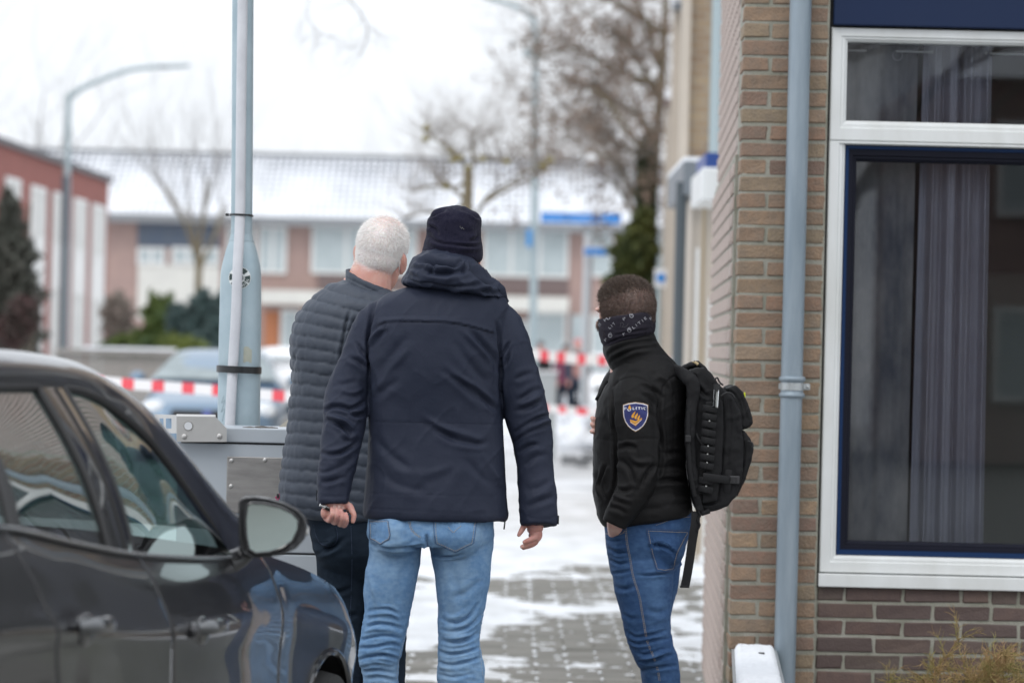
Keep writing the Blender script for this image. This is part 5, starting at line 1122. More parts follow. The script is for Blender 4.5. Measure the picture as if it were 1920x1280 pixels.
folds2 = [('s', [(704, 611), (714, 606), (728, 602), (768, 601.5), (820, 602.5), (852, 605), (883, 611), (904, 617), (931, 625)], 1.5, 5.5), ('t', [(700, 598), (747, 591), (810, 592), (880, 601)], 1.0, .8), ('r', [(725, 604), (725.5, 622)], 1.6, 4),
          ('t', [(693, 789), (760, 791), (850, 793), (941, 795)], 1.1, 2.2), ('t', [(686, 924), (780, 927), (880, 929), (950, 929)], 1.1, 1.2), ('t', [(683, 953), (780, 958), (880, 961), (951, 960)], 1.1, 1.3),
          ('c', [(706, 560), (696, 590), (692, 620), (691, 660), (693, 700), (693, 745)], 3.2, 10), ('c', [(930, 600), (936, 640), (938, 680), (939, 720), (941, 760)], 3.2, 9), ('c', [(941, 668), (949, 655), (957, 640)], 2.6, 8), ('c', [(943, 690), (952, 672), (957, 652)], 2.4, 5),
          ('r', [(864, 614), (884, 634), (905, 655), (925, 690)], 5, 5), ('c', [(880, 616), (900, 640), (921, 665), (934, 700)], 5, 6), ('c', [(852, 640), (880, 680), (915, 720)], 7, 4), ('r', [(718, 612), (706, 628), (697, 648)], 4, 5), ('c', [(724, 616), (711, 632), (700, 655)], 4, 5), ('c', [(764, 630), (735, 660), (706, 700)], 7, 3), ('r', [(770, 655), (735, 690), (703, 735)], 6, 3.2),
          ('c', [(825, 688), (855, 712), (885, 738), (912, 764)], 5, 4), ('r', [(835, 685), (865, 708), (895, 730), (930, 752)], 5, 3.5), ('c', [(880, 722), (905, 745), (934, 770)], 4.5, 5), ('r', [(790, 775), (830, 800), (870, 815), (908, 826)], 6, 4), ('c', [(815, 806), (850, 822), (890, 832), (915, 826)], 5, 4),
          ('c', [(698, 815), (730, 850), (770, 880)], 7, 3), ('r', [(735, 880), (790, 890), (850, 870)], 8, 2.6), ('c', [(700, 870), (740, 905), (800, 920)], 7, 2.5), ('r', [(900, 850), (925, 880), (940, 915)], 6, 3), ('c', [(870, 860), (900, 890), (930, 920)], 7, 2.4), ('c', [(700, 750), (720, 730), (750, 712)], 6, 3),
          # left sleeve
          ('c', [(608, 770), (622, 763), (640, 764), (656, 768), (672, 761), (684, 752)], 3.4, 9), ('r', [(612, 778), (630, 786), (648, 792), (662, 806)], 4.5, 8), ('c', [(615, 784), (634, 792), (650, 806), (656, 822)], 3.6, 8), ('c', [(655, 772), (668, 780), (684, 776)], 3.4, 7), ('r', [(640, 812), (655, 820), (672, 812)], 4, 5),
          ('c', [(599, 848), (615, 852), (640, 848), (662, 836), (674, 824)], 3.4, 7), ('c', [(596, 886), (615, 882), (640, 872), (664, 858)], 3.2, 7), ('r', [(600, 868), (625, 866), (655, 850)], 4, 5), ('c', [(602, 905), (625, 900), (650, 892)], 4, 4), ('c', [(665, 640), (680, 660), (691, 682)], 3.4, 6), ('c', [(652, 668), (668, 676), (688, 690)], 4, 4), ('c', [(626, 720), (645, 722), (672, 714)], 4.5, 4), ('r', [(640, 735), (660, 738), (682, 728)], 4, 4),
          ('t', [(596, 926), (612, 930), (640, 930), (660, 926)], 1.1, 1.6), ('s', [(596, 938), (628, 941), (662, 937)], 1.2, 1.5),
          # right sleeve
          ('c', [(1031, 779), (1018, 782), (1004, 786), (985, 796), (966, 811)], 3.2, 8), ('c', [(1034, 798), (1020, 800), (1000, 806), (980, 818), (966, 828)], 3, 6), ('r', [(1032, 789), (1015, 792), (995, 802)], 3.4, 7), ('c', [(1021, 727), (1004, 732), (985, 745), (968, 752)], 4, 5), ('c', [(1016, 750), (990, 765), (962, 770)], 4.5, 5), ('c', [(1010, 700), (990, 702), (965, 712)], 5, 3.5), ('r', [(1018, 740), (1000, 748), (975, 760)], 5, 5),
          ('c', [(972, 850), (990, 838), (1010, 832)], 4, 5), ('c', [(975, 880), (1000, 860), (1030, 850)], 5, 3.5), ('c', [(1034, 900), (1010, 915), (985, 920)], 6, 3), ('c', [(1040, 930), (1015, 940), (990, 950)], 5, 3.5), ('t', [(976, 960), (1000, 972), (1030, 972), (1046, 966)], 1.2, 1.6)]
def nfield(V, N):
    px, py = proj(V); arm = sstep((np.abs(px - 817) - 128) / 20)
    W = V @ np.array([[.8, 0, .6], [0, 1, 0], [-.6, 0, .8]]); return cloth_noise(V, .004, (7, 7, 6), 3) + cloth_ridged(W, .0022, (11, 6, 5), 5) + arm * cloth_ridged(W, .0022, (15, 9, 12), 9)
jk2, tr2 = garment('jacket', [rings_from(T2, Y2, 4), limb(A2L, Y2, 4, 28), limb(A2R, Y2, 4, 28)], .0044, 3, M_navyjk, p2, Y2, folds=folds2, field=nfield)
for pts in ([(704, 611), (714, 606), (728, 602), (768, 601.5), (820, 602.5), (852, 605), (883, 611), (904, 617), (931, 625)], ): drape_line([(x, y + 1.3) for x, y in pts], .7, tr2, Y2, mat('yoke_shadow_paint', (.008, .009, .016), .9), jk2, 'yoke_shadow_line', off=-.0004)  # dark line painted as the shade under the yoke flap
drape_line([(692, 788), (760, 790), (850, 792), (941, 794)], .4, tr2, Y2, M_navyjk, jk2, 'waist_stitching', off=.0006, dash=.004)
for x, y0, y1, r in ((1046, 966, 982, 2.6), (596, 918, 938, 2.0)):
    a, b = P(x, y0, Y2 - .01), P(x - 1, y1, Y2 - .01); obj('cuff_tab', bevel(cbox((a + b) / 2, (r * 2 / 645, .03, (y1 - y0) / 645)), .0015, 2), M_blackcloth, jk2)
zt = obj('zip_puller', tube([P(946, 966, Y2 - .02), P(946.5, 980, Y2 - .02), P(945, 992, Y2 - .02)], .0022, 6), M_black, jk2)
# hood lying on the back
HD = [(468, 812, 470, 858, .03, .05, -.01), (474, 792, 478, 874, .07, .08, -.01), (484, 778, 490, 890, .10, .09, -.01), (496, 768, 502, 902, .125, .10, -.01), (508, 762, 516, 914, .135, .10, -.01), (520, 757, 530, 924, .138, .10, -.01), (529, 755, 543, 932, .138, .10, -.01), (536, 772, 551, 936, .13, .09, -.01), (540, 800, 558, 946, .11, .08, -.01)]
hood_f = [('c', [(768, 500), (790, 503), (808, 512), (832, 512), (858, 508), (880, 512)], 3.6, 10), ('r', [(764, 508), (785, 514), (806, 522), (835, 524), (870, 520)], 4.5, 9), ('c', [(757, 522), (775, 530), (800, 533), (840, 538), (880, 534), (905, 536)], 3.4, 8), ('r', [(795, 478), (830, 482), (858, 492), (880, 508)], 5, 8), ('c', [(782, 492), (800, 490), (820, 494), (850, 500), (866, 494), (868, 486)], 3, 9),
          ('c', [(865, 488), (872, 504), (866, 515)], 3, 6), ('c', [(880, 500), (900, 520), (920, 540), (932, 552)], 3.4, 7), ('r', [(884, 494), (905, 512), (924, 532)], 4, 6), ('c', [(800, 516), (812, 502), (806, 492)], 2.6, 6), ('t', [(770, 488), (764, 505), (758, 526)], 1.3, 2), ('r', [(890, 536), (912, 538), (932, 550)], 4, 7), ('c', [(900, 548), (918, 546), (934, 558)], 3, 7)]
hd, trh = garment('hood', [rings_from(HD, Y2, 4, 2.3), limb([(915, 528, -.05, 12), (935, 548, -.03, 10), (950, 566, .02, 6)], Y2)], .0036, 4, M_navyjk, jk2, Y2, folds=hood_f, field=lambda V, N: cloth_noise(V, .006, (10, 10, 14), 7) + cloth_ridged(V, .0045, (12, 12, 17), 8))
# beanie
HT = [(385, 846, 385, 860, .02, .02, .05), (387, 835, 388.5, 869, .045, .05, .05), (392, 822, 394, 881, .072, .07, .05), (399, 809, 400, 893, .09, .085, .05), (407, 802, 407, 900, .098, .098, .05), (416, 799.5, 416, 902, .104, .106, .05), (430, 799, 430, 902, .106, .108, .05), (442, 798, 448, 902.5, .108, .11, .05), (452, 794.5, 460, 904.5, .111, .112, .05), (464, 791.5, 474, 905, .113, .113, .05), (474, 790.5, 486, 903.5, .112, .112, .05), (478, 794, 493, 896, .105, .105, .05)]
hat_f = [('s', [(790, 486), (880, 502)], .1, 0), ('c', [(799, 441), (815, 450), (840, 457), (870, 462), (890, 461), (904, 456)], 2.2, 5), ('r', [(795, 450), (815, 458), (840, 464.5), (870, 469), (903, 464)], 4, 4), ('t', [(852, 385), (842, 405), (838, 430), (834, 454)], 1.2, 2.5), ('c', [(800, 407), (812, 404), (824, 397), (838, 390)], 2.8, 8), ('r', [(803, 401), (820, 394), (840, 387)], 3, 5), ('c', [(862, 392), (880, 398), (893, 405), (901, 409)], 2.8, 8), ('r', [(866, 388), (884, 393), (899, 401)], 3, 5),
         ('c', [(800, 424), (812, 430), (822, 440)], 3, 5), ('r', [(802, 412), (806, 424), (802, 436)], 3, 4), ('c', [(899, 440), (893, 448), (880, 452)], 3, 4), ('c', [(850, 415), (866, 430), (884, 440)], 6, 2.5)]
ht_, trt = garment('beanie', [rings_from(HT, Y2, 4, 2.2)], .0033, 3, M_fleece, p2, Y2, folds=hat_f[1:], field=lambda V, N: cloth_noise(V, .004, (11, 11, 11), 3) + .0007 * fbm(V, np.array([160, 160, 160]), 2, 1))
for i in range(2): drape_line([(862 + i * 4, 424 + i * 2), (866 + i * 4, 429 + i * 1)], .22, trt, Y2, mat('lint', (.4, .4, .4), .9), ht_, 'lint', off=.001)
# jeans
def wear2(V):
    px, py = proj(V); n = fbm(V, np.array([10, 10, 7]), 3, 2)
    th = np.exp(-(((px - 735) / 30) ** 2 + ((py - 1075) / 55) ** 2)) * .15 + np.exp(-(((px - 868) / 34) ** 2 + ((py - 1085) / 60) ** 2)) * .2 + .45 * np.exp(-(((px - 850) / 60) ** 2 + ((py - 1000) / 30) ** 2)) + .35 * np.exp(-(((px - 725) / 30) ** 2 + ((py - 1000) / 30) ** 2))
    low = .25 * sstep((py - 1200) / 60); fine = .25 * fbm(V, np.array([60, 60, 110]), 9, 2)
    return np.clip(.12 + .35 * n + th + low + fine, 0, .85)
jf2 = [('c', [(694, 1018), (712, 1025), (735, 1028), (765, 1027), (796, 1022)], 2.6, 8), ('r', [(700, 1010), (730, 1018), (770, 1014)], 6, 5), ('c', [(808, 1036), (830, 1043), (850, 1042), (866, 1037)], 2.4, 7), ('c', [(798, 1000), (800, 1015), (803, 1033)], 3.4, 9), ('t', [(766, 976), (772, 992), (785, 1004), (797, 1012)], 1.2, 2.5),
       ('c', [(689, 1147), (706, 1144), (728, 1143), (748, 1152)], 2.6, 6), ('r', [(686, 1154), (710, 1152), (735, 1151), (752, 1160)], 3, 6), ('c', [(684, 1174), (705, 1168), (735, 1170), (760, 1178)], 2.6, 7), ('r', [(680, 1184), (706, 1178), (735, 1180), (757, 1188)], 3, 5), ('c', [(676, 1200), (700, 1192), (726, 1190), (755, 1196)], 2.6, 7), ('c', [(672, 1216), (700, 1212), (730, 1206), (752, 1212)], 2.8, 6), ('c', [(672, 1236), (695, 1230), (722, 1228), (748, 1236)], 2.8, 7), ('r', [(675, 1246), (705, 1240), (740, 1246)], 3, 5), ('c', [(682, 1258), (708, 1256), (742, 1262)], 3, 5), ('c', [(690, 1272), (715, 1268), (744, 1276)], 3, 4),
       ('c', [(826, 1157), (842, 1166), (858, 1167), (878, 1152), (900, 1128)], 2.8, 6), ('r', [(832, 1148), (850, 1156), (872, 1142)], 4, 4.5), ('c', [(824, 1178), (850, 1184), (880, 1172), (902, 1150)], 2.8, 6), ('c', [(824, 1200), (850, 1204), (880, 1196), (900, 1184)], 2.8, 6), ('r', [(826, 1192), (852, 1195), (880, 1188)], 3, 5), ('c', [(822, 1222), (850, 1226), (880, 1220), (900, 1212)], 2.8, 6), ('c', [(822, 1240), (850, 1246), (880, 1240), (903, 1232)], 2.6, 7), ('r', [(824, 1250), (855, 1255), (886, 1250)], 3, 5), ('c', [(822, 1264), (855, 1268), (890, 1262)], 2.8, 5),
       ('c', [(845, 1120), (875, 1110), (905, 1085)], 6, 3), ('r', [(690, 1060), (700, 1100), (705, 1140)], 6, 3), ('c', [(840, 1060), (858, 1100), (862, 1140)], 8, 2.5), ('c', [(760, 1050), (752, 1090), (748, 1130)], 7, 3)]
j2, trj2 = jeans('jeans', [rings_from([R5(950, 692, 930, .12, .12), R5(978, 690, 925, .13, .12), R5(1003, 688, 926, .135, .12), R5(1022, 700, 920, .12, .10)], Y2), ellp(745, 996, Y2, -.055, .072, .085, .075), ellp(862, 998, Y2, -.055, .075, .085, .078),
                          limb([(744, 990, 0, 52), (741, 1020, 0, 50), (739, 1050, 0, 49), (734, 1078, .0, 49), (729, 1110, .005, 48), (726, 1150, .01, 43), (720, 1180, .01, 42), (716, 1206, .01, 41), (711, 1230, .015, 40), (713, 1253, .02, 35.5), (714, 1285, .02, 32), (716, 1400, .04, 31), (716, 1500, .05, 29), (716, 1590, .05, 30)], Y2, 4, 28),
                          limb([(862, 985, 0, 60), (865, 1020, 0, 60), (866, 1045, 0, 57), (867, 1073, 0, 53), (866.5, 1115, .005, 48), (864, 1147, .01, 43.5), (862, 1174, .01, 41), (861, 1206, .01, 39), (863, 1240, .015, 43), (864.5, 1280, .02, 44.5), (866, 1400, .04, 33), (868, 1500, .05, 29), (868, 1590, .05, 30)], Y2, 4, 28)], M_denim2, p2, Y2, jf2, wear2, voxel=.004)
def pocket(j, tree, Y, outline, m, stitch, dash=.0065, inset=2.6, w=.5, off=.0016):
    drape_poly(outline + [], tree, Y, m, j, 'pocket', off=off); o = np.array(outline, float); c = o.mean(0)
    drape_line(list(map(tuple, o)) + [tuple(o[0])], w * .9, tree, Y, M_thread_d, j, 'pocket_edge', off=off + .0006, sub=3)
    i_ = c + (o - c) * (1 - inset / 30); drape_line(list(map(tuple, i_)) + [tuple(i_[0])], w, tree, Y, stitch, j, 'pocket_stitching', off=off + .0008, sub=4, dash=dash)
def dense(pts, k=4):
    o = []
    for a, b in zip(pts, pts[1:] + pts[:1]): o += [(a[0] + (b[0] - a[0]) * t / k, a[1] + (b[1] - a[1]) * t / k) for t in range(k)]
    return o
pocket(j2, trj2, Y2, dense([(813, 974), (893, 976), (890, 1000), (887, 1018), (854, 1034), (817, 1018), (814, 1000)]), M_denim2, M_thread)
pocket(j2, trj2, Y2, dense([(694, 976), (728, 976), (732, 1002), (730, 1010), (714, 1020), (694, 1008)]), M_denim2, M_thread)
for dx in (0, 3.2): drape_line([(766 + dx, 978), (769 + dx, 990), (777 + dx, 1000), (788 + dx, 1008)], .5, trj2, Y2, M_thread, j2, 'yoke_stitching', off=.001, dash=.0065)
drape_line([(841, 988), (850, 997), (857, 992), (866, 984)], .5, trj2, Y2, M_thread, j2, 'pocket_arch', off=.003, dash=.006)
drape_line([(800, 1012), (801, 1022), (803, 1032)], .6, trj2, Y2, M_thread_d, j2, 'seat_seam', off=.0006)
for pts in ([(768, 1165), (762, 1190), (755, 1215), (749, 1240), (745, 1276)], [(906, 1150), (901, 1200), (904, 1240), (908, 1270)]): drape_line([(x - 2.5, y) for x, y in pts], .6, trj2, Y2, M_thread_l, j2, 'leg_seam', off=.0008, dash=.008)
obj('shoe', shoe(716, Y2, .05), M_black, p2, smooth='auto'); obj('shoe', shoe(868, Y2, .05), M_black, p2, smooth='auto')
pen = thing('pen', 'silver and black pen held in the fist of the navy jacket man', 'pen', tuple(P(612, 952, Y2 - .13)))
a, b = P(600.5, 946, Y2 - .125), P(634, 962, Y2 - .105); d = nrm(b - a)
obj('barrel', tube([a + d * .012, b], .0052, 14), mat('pen_silver', (.75, .75, .74), .25, metal=.8), pen, smooth='auto'); obj('band', tube([a + d * .016, a + d * .036], .0056, 14), M_black, pen, smooth='auto'); obj('tip', tube([a - d * .001, a + d * .007, a + d * .013], [.0045, .003, .0045], 10), mat('pen_tip', (.7, .7, .7), .2, metal=1), pen, smooth='auto'); obj('clip', tube([a + d * .012 + [0, -.006, .004], a + d * .037 + [0, -.006, .004]], .0014, 6), mat('pen_clip', (.85, .85, .85), .2, metal=.7), pen)
# ================================================================ person 3: black softshell, gaiter, blue jeans
Y3 = 12.3
p3 = thing('person', 'masked man with short brown hair, black softshell and blue jeans beside the brick corner', 'person', (P(1210, 640, Y3)[0], Y3, 0))
T3 = [R5(664, 1160, 1248, .09, .09), R5(676, 1152, 1262, .10, .10), R5(694, 1147, 1276, .12, .12), R5(716, 1140, 1283, .135, .135), R5(747, 1123, 1286, .145, .145), R5(770, 1117, 1286, .15, .15), R5(809, 1113, 1285, .145, .15), R5(860, 1111, 1286, .14, .15), R5(899, 1112, 1289, .14, .15), (920, 1111, 912, 1292, .14, .15, 0), (946, 1117, 934, 1295, .145, .15, 0), (968, 1121, 950, 1298, .145, .15, 0), (984, 1131, 962, 1297, .14, .145, 0), (988, 1140, 967, 1290, .13, .135, 0)]
A3 = [(1216, 694, -.02, 30), (1200, 718, -.07, 40), (1192, 750, -.10, 44), (1193, 790, -.115, 42.5), (1196, 823, -.12, 41), (1197, 852, -.125, 40), (1194, 885, -.13, 37), (1184, 918, -.14, 33), (1166, 946, -.15, 28.5), (1153, 968, -.15, 24.5), (1148, 979, -.15, 23)]
A3F = [(1180, 700, .05, 34), (1160, 740, .09, 38), (1150, 800, .10, 33), (1140, 840, .05, 29), (1135, 810, .0, 20), (1122, 798, -.03, 12)]
hc3 = P(1174, 602, Y3) + np.array([0, .0, 0]); H3, M3 = head_parts(hc3, R(-42), R(0), R(0), .975, 1.0, ez=.03)
fing = [limb([(1150, 850, .05, 18), (1130, 815, .0, 15), (1118, 800, -.02, 12)], Y3), finger([(1122, 790, -.02, 6), (1113, 786, -.03, 5.2), (1110, 783, -.03, 4.6)], Y3), finger([(1122, 798, -.02, 6), (1112, 796, -.03, 5.2), (1109, 795, -.03, 4.6)], Y3), finger([(1122, 806, -.02, 6), (1112, 808, -.03, 5), (1108.5, 808, -.03, 4.4)], Y3), finger([(1122, 812, -.02, 6), (1116, 815, -.02, 5)], Y3), finger([(1128, 782, -.01, 6), (1122, 776, -.02, 5)], Y3)]
hp3 = [limb([(1152, 955, -.14, 15), (1151, 978, -.115, 15), (1156, 996, -.06, 17), (1166, 1030, -.02, 18)], Y3)] + [finger([(1154 + 7 * i, 1010, -.03, 6), (1158 + 7 * i, 1035, -.01, 5.5), (1162 + 7 * i, 1048, 0, 5)], Y3) for i in range(4)] + [finger([(1152, 996, -.04, 6), (1152, 1012, -.03, 5), (1154, 1022, -.02, 4.6)], Y3)]
body3 = H3 + [limb([(1176, 600, -.0, 33), (1180, 640, .0, 33), (1190, 690, 0, 48)], Y3), core(T3, Y3, .7), limb([(1210, 700, -.02, 26), (1193, 780, -.10, 28), (1197, 852, -.125, 24), (1175, 930, -.145, 18), (1150, 975, -.15, 16)], Y3, n=14)] + fing + hp3 + [
    limb([(1215, 960, -.03, 36), (1210, 1110, -.05, 30), (1225, 1220, -.05, 24), (1248, 1400, -.02, 22), (1252, 1480, -.02, 18)], Y3, n=12), limb([(1225, 960, .07, 36), (1228, 1110, .1, 30), (1238, 1220, .12, 24), (1256, 1400, .14, 22), (1262, 1480, .14, 18)], Y3, n=12)]
V, Fq, N = remesh(body3, .0032, 3)
b3 = obj('body', (V, Fq), M_skin3, p3, smooth=True)
def hm3(l): return sstep((l[:, 2] + .075 - .35 * np.clip(l[:, 1] - .0, 0, 1)) / .03) * sstep((.076 + .25 * np.clip(l[:, 2] - .06, 0, 1) - l[:, 1]) / .016)
l3 = (V - hc3) @ M3 / .975; add_color(b3.data, 'scalp', hm3(l3) * .85)
def m3a(cen, nn): l = (cen - hc3) @ M3 / .975; return hm3(l) * sstep((.11 - l[:, 2] - .22 * l[:, 1]) / .05) * (l[:, 2] > -.08)
def m3b(cen, nn): l = (cen - hc3) @ M3 / .975; return hm3(l) * sstep((l[:, 2] + .22 * l[:, 1] - .062) / .035)
hr = strands(V, Fq, N, m3a, 4.0, .0075, .00040, lambda p: nrm(np.array([0, 0, -1.0])), mat('faded_brown_hair', (.155, .108, .088), .6, var=(.09, .062, .05), vscale=60), p3, 14, lift=.45, jitter=.28)
strands(V, Fq, N, m3b, 4.2, .016, .00050, lambda p: nrm(M3 @ np.array([.25, .75, .15])), mat('dark_brown_hair', (.065, .045, .035), .55, var=(.12, .085, .065), vscale=90), p3, 15, nm='top_hair', lift=.45, jitter=.34)
eyes(hc3, M3, .975, p3, Y3)
f3 = [('t', [(1236, 823), (1210, 822), (1180, 824), (1157, 826)], 1.2, 3), ('t', [(1147, 728), (1165, 712), (1192, 707), (1215, 716), (1230, 735), (1236, 760)], 1.3, 4), ('c', [(1236, 745), (1238, 790), (1240, 840), (1236, 880), (1222, 915)], 3, 10), ('c', [(1146, 730), (1152, 780), (1155, 830), (1157, 870), (1154, 910), (1136, 950)], 3, 9),
      ('c', [(1230, 762), (1215, 745), (1200, 735)], 3.4, 5), ('c', [(1234, 790), (1215, 772), (1190, 760)], 4, 3.5), ('c', [(1200, 720), (1225, 730), (1240, 748)], 3.4, 5), ('r', [(1228, 700), (1250, 715), (1262, 740)], 5, 4), ('t', [(1240, 745), (1246, 722), (1262, 706), (1282, 702)], 1.4, 4), ('t', [(1262, 710), (1264, 780), (1264, 860), (1268, 940)], 1.1, 1.2),
      ('c', [(1234, 868), (1220, 880), (1205, 905), (1190, 925)], 4, 6), ('r', [(1175, 850), (1195, 865), (1225, 862)], 5, 5), ('c', [(1160, 860), (1180, 880), (1190, 905)], 4, 5), ('c', [(1160, 845), (1175, 838), (1195, 842)], 4, 5), ('c', [(1150, 915), (1170, 920), (1190, 912)], 4, 5), ('r', [(1150, 930), (1168, 936), (1186, 940)], 4, 5), ('c', [(1140, 950), (1160, 952), (1176, 962)], 3.4, 5),
      ('c', [(1240, 850), (1262, 846), (1282, 850)], 3.6, 6), ('r', [(1240, 862), (1262, 858), (1284, 862)], 4, 6), ('c', [(1236, 876), (1262, 872), (1286, 878)], 3.6, 6), ('c', [(1225, 905), (1255, 898), (1288, 902)], 4, 6), ('r', [(1222, 915), (1255, 910), (1290, 914)], 4, 5), ('c', [(1210, 935), (1245, 925), (1290, 930)], 4, 5), ('c', [(1200, 955), (1240, 950), (1290, 942)], 4.5, 4),
      ('c', [(1139, 868), (1130, 885), (1124, 910), (1132, 935)], 2.8, 9), ('c', [(1122, 880), (1114, 910), (1116, 930)], 4, 5), ('c', [(1120, 760), (1135, 790), (1150, 820)], 7, 3), ('t', [(1112, 821), (1130, 824), (1156, 826)], 1.1, 1.6), ('t', [(1175, 985), (1230, 978), (1292, 958)], 1, 1.2), ('c', [(1180, 690), (1205, 692), (1235, 704)], 6, 3)]
jk3, tr3 = garment('jacket', [rings_from(T3, Y3, 4), limb(A3, Y3, 4, 28), limb(A3F, Y3, 3)], .0044, 3, M_soft, p3, Y3, folds=f3, field=lambda V, N: cloth_noise(V, .003, (8, 8, 8), 3) + cloth_ridged(V, .0018, (11, 11, 16), 4))
# stand collar reaching up to the gaiter
CL = [(634, 1128, 614, 1222, .075, .08, 0), (645, 1131, 622, 1226, .085, .085, 0), (656, 1130, 634, 1230, .10, .10, 0), (666, 1132, 648, 1237, .105, .105, 0), (680, 1138, 662, 1250, .10, .10, 0), (697, 1148, 680, 1266, .11, .11, 0)]
cf = [('c', [(1140, 668), (1165, 650), (1195, 641), (1230, 638)], 2.6, 5), ('c', [(1142, 682), (1170, 664), (1205, 654), (1236, 650)], 3, 4), ('r', [(1136, 660), (1160, 645), (1195, 635), (1226, 630)], 3, 4)]
c3, trc3 = garment('collar', [rings_from(CL, Y3, 4, 2.1)], .0034, 3, M_soft, jk3, Y3, folds=cf, field=lambda V, N: cloth_noise(V, .002, (20, 20, 20), 3))
# gaiter
GA = [(601, 1124, 584, 1227, .085, .085, 0), (598, 1122.5, 581.5, 1229, .106, .10, 0), (606, 1122, 590, 1230, .108, .10, 0), (618, 1122.5, 604, 1230, .107, .10, 0), (634, 1125, 618, 1228, .102, .098, 0), (648, 1130, 626, 1225, .088, .09, 0), (662, 1136, 640, 1222, .08, .08, 0)]
M_gait = mat('dark_gaiter_cloth', (.020, .018, .026), .85, bump=(600, .4, .0008), var=(.026, .023, .032), vscale=12, spec=.15)
ga, trg = garment('neck_gaiter', [rings_from(GA, Y3, 4, 2.15)], .003, 2, M_gait, p3, Y3, folds=[('c', [(1150, 628), (1180, 622), (1224, 616)], 2, 3), ('c', [(1140, 645), (1165, 632), (1200, 626)], 2, 4), ('c', [(1138, 655), (1160, 645), (1178, 640)], 2, 4)], field=lambda V, N: cloth_noise(V, .0022, (18, 18, 18), 3) + cloth_ridged(V, .0015, (16, 16, 40), 6))
M_print = mat('grey_print', (.33, .33, .36), .85)
def flame_mark(cx, cy, s, tree, Y, m, par, off=.001, kind='emblem'):
    """small round mark with three tongues"""
    a = np.linspace(-.6, math.pi + .4, 12); rim = [(cx + s * .55 * math.cos(t), cy + s * .55 * math.sin(t)) for t in a]
    drape_line(rim, s * .13, tree, Y, m, par, kind, off=off, sub=2)
    for dx, h in ((-.42, .7), (-.05, 1.05), (.3, .75)): drape_line([(cx + dx * s, cy - .1 * s), (cx + (dx - .12) * s, cy - h * .5 * s), (cx + (dx + .12) * s, cy - h * s)], s * .11, tree, Y, m, par, kind, off=off, sub=2)
drape_text('P', 1169.5, 629, 1173.5, 626, 5.2, trg, Y3, M_print, ga); flame_mark(1180, 619, 5.5, trg, Y3, M_print, ga); drape_text('LITIE', 1188, 617, 1213, 597.5, 5.6, trg, Y3, M_print, ga, spacing=1.5)
drape_text('P', 1136, 640, 1139.5, 636, 5, trg, Y3, M_print, ga); flame_mark(1144.5, 629, 5.5, trg, Y3, M_print, ga); drape_text('LIT', 1144, 617, 1155, 607, 5.2, trg, Y3, M_print, ga, spacing=1.5)
drape_text('P', 1135, 603, 1139, 599.5, 5, trg, Y3, M_print, ga); flame_mark(1141, 596, 5, trg, Y3, M_print, ga); drape_text('P', 1170, 601, 1174, 598, 5, trg, Y3, M_print, ga); flame_mark(1184, 592, 5.8, trg, Y3, M_print, ga); drape_text('P', 1220, 600, 1223, 597, 5, trg, Y3, M_print, ga); drape_text('IT', 1125.5, 612, 1129, 607, 5, trg, Y3, M_print, ga)
drape_line([(1163, 612), (1165, 604), (1170, 608), (1166, 613), (1174, 612), (1178, 606)], .3, trg, Y3, mat('dim_print', (.09, .09, .10), .85), ga, 'emblem', off=.001, sub=2)
# sleeve patch: shield, lettering, gold flame over book
M_pn, M_pg, M_pw, M_po = mat('patch_navy', (.022, .028, .13), .75), mat('patch_gold', (.72, .34, .03), .6), mat('patch_white', (.70, .72, .78), .7), mat('patch_edge', (.50, .34, .22), .7)
def shield(s):
    pts = [(-.50, -.40), (-.30, -.455), (0, -.49), (.30, -.455), (.50, -.40), (.505, -.2), (.49, 0), (.42, .18), (.30, .34), (.15, .45), (0, .52), (-.15, .45), (-.30, .34), (-.42, .18), (-.49, 0), (-.505, -.2)]
    pts = [((a[0] * (3 - k) + b[0] * k) / 3, (a[1] * (3 - k) + b[1] * k) / 3) for a, b in zip(pts, pts[1:] + pts[:1]) for k in range(3)]; return [(1191.8 + x * 46.5 * s, 780.5 + y * 55 * s) for x, y in pts]
pt = drape_poly(shield(1.0), tr3, Y3, M_po, jk3, 'sleeve_patch', off=.0012)
for s, m, nm, off in ((.955, M_pw, 'patch_rim', .0019), (.90, M_pn, 'patch_field', .0026)): drape_poly(shield(s), tr3, Y3, m, pt, nm, off=off)
drape_text('P', 1172, 768.5, 1176, 768.2, 5.0, tr3, Y3, M_pw, pt, off=.0036, weight=.01); drape_text('LITIE', 1186.5, 768.2, 1210, 767.6, 5.0, tr3, Y3, M_pw, pt, off=.0040, weight=.02, spacing=1.25)
drape_line([(1180.5 + 2.6 * math.cos(t), 767.3 + 2.8 * math.sin(t)) for t in np.linspace(-.4, math.pi + .4, 9)], .8, tr3, Y3, M_pw, pt, 'ball', off=.0036, sub=2)
drape_poly([(1178.6, 766), (1179.5, 762.5), (1181.2, 758.5), (1182.2, 762), (1184, 764.5), (1183, 767), (1180.6, 767.5)], tr3, Y3, M_pg, pt, 'small_flame', off=.0036)
for k, pts in enumerate([[(1185, 783), (1184.2, 779), (1186.5, 775.5), (1190, 772), (1191.5, 769.5), (1191, 774), (1189, 778), (1188.6, 783)], [(1190.4, 785), (1189.8, 780.5), (1192.3, 777), (1195.4, 773.5), (1196, 778), (1193.8, 782), (1193.6, 786)], [(1195.4, 787), (1195, 783), (1197.2, 780), (1199.4, 777.5), (1199.6, 781.5), (1198, 785), (1198, 788)]]): drape_poly(pts, tr3, Y3, M_pg, pt, 'flame', off=.0036)
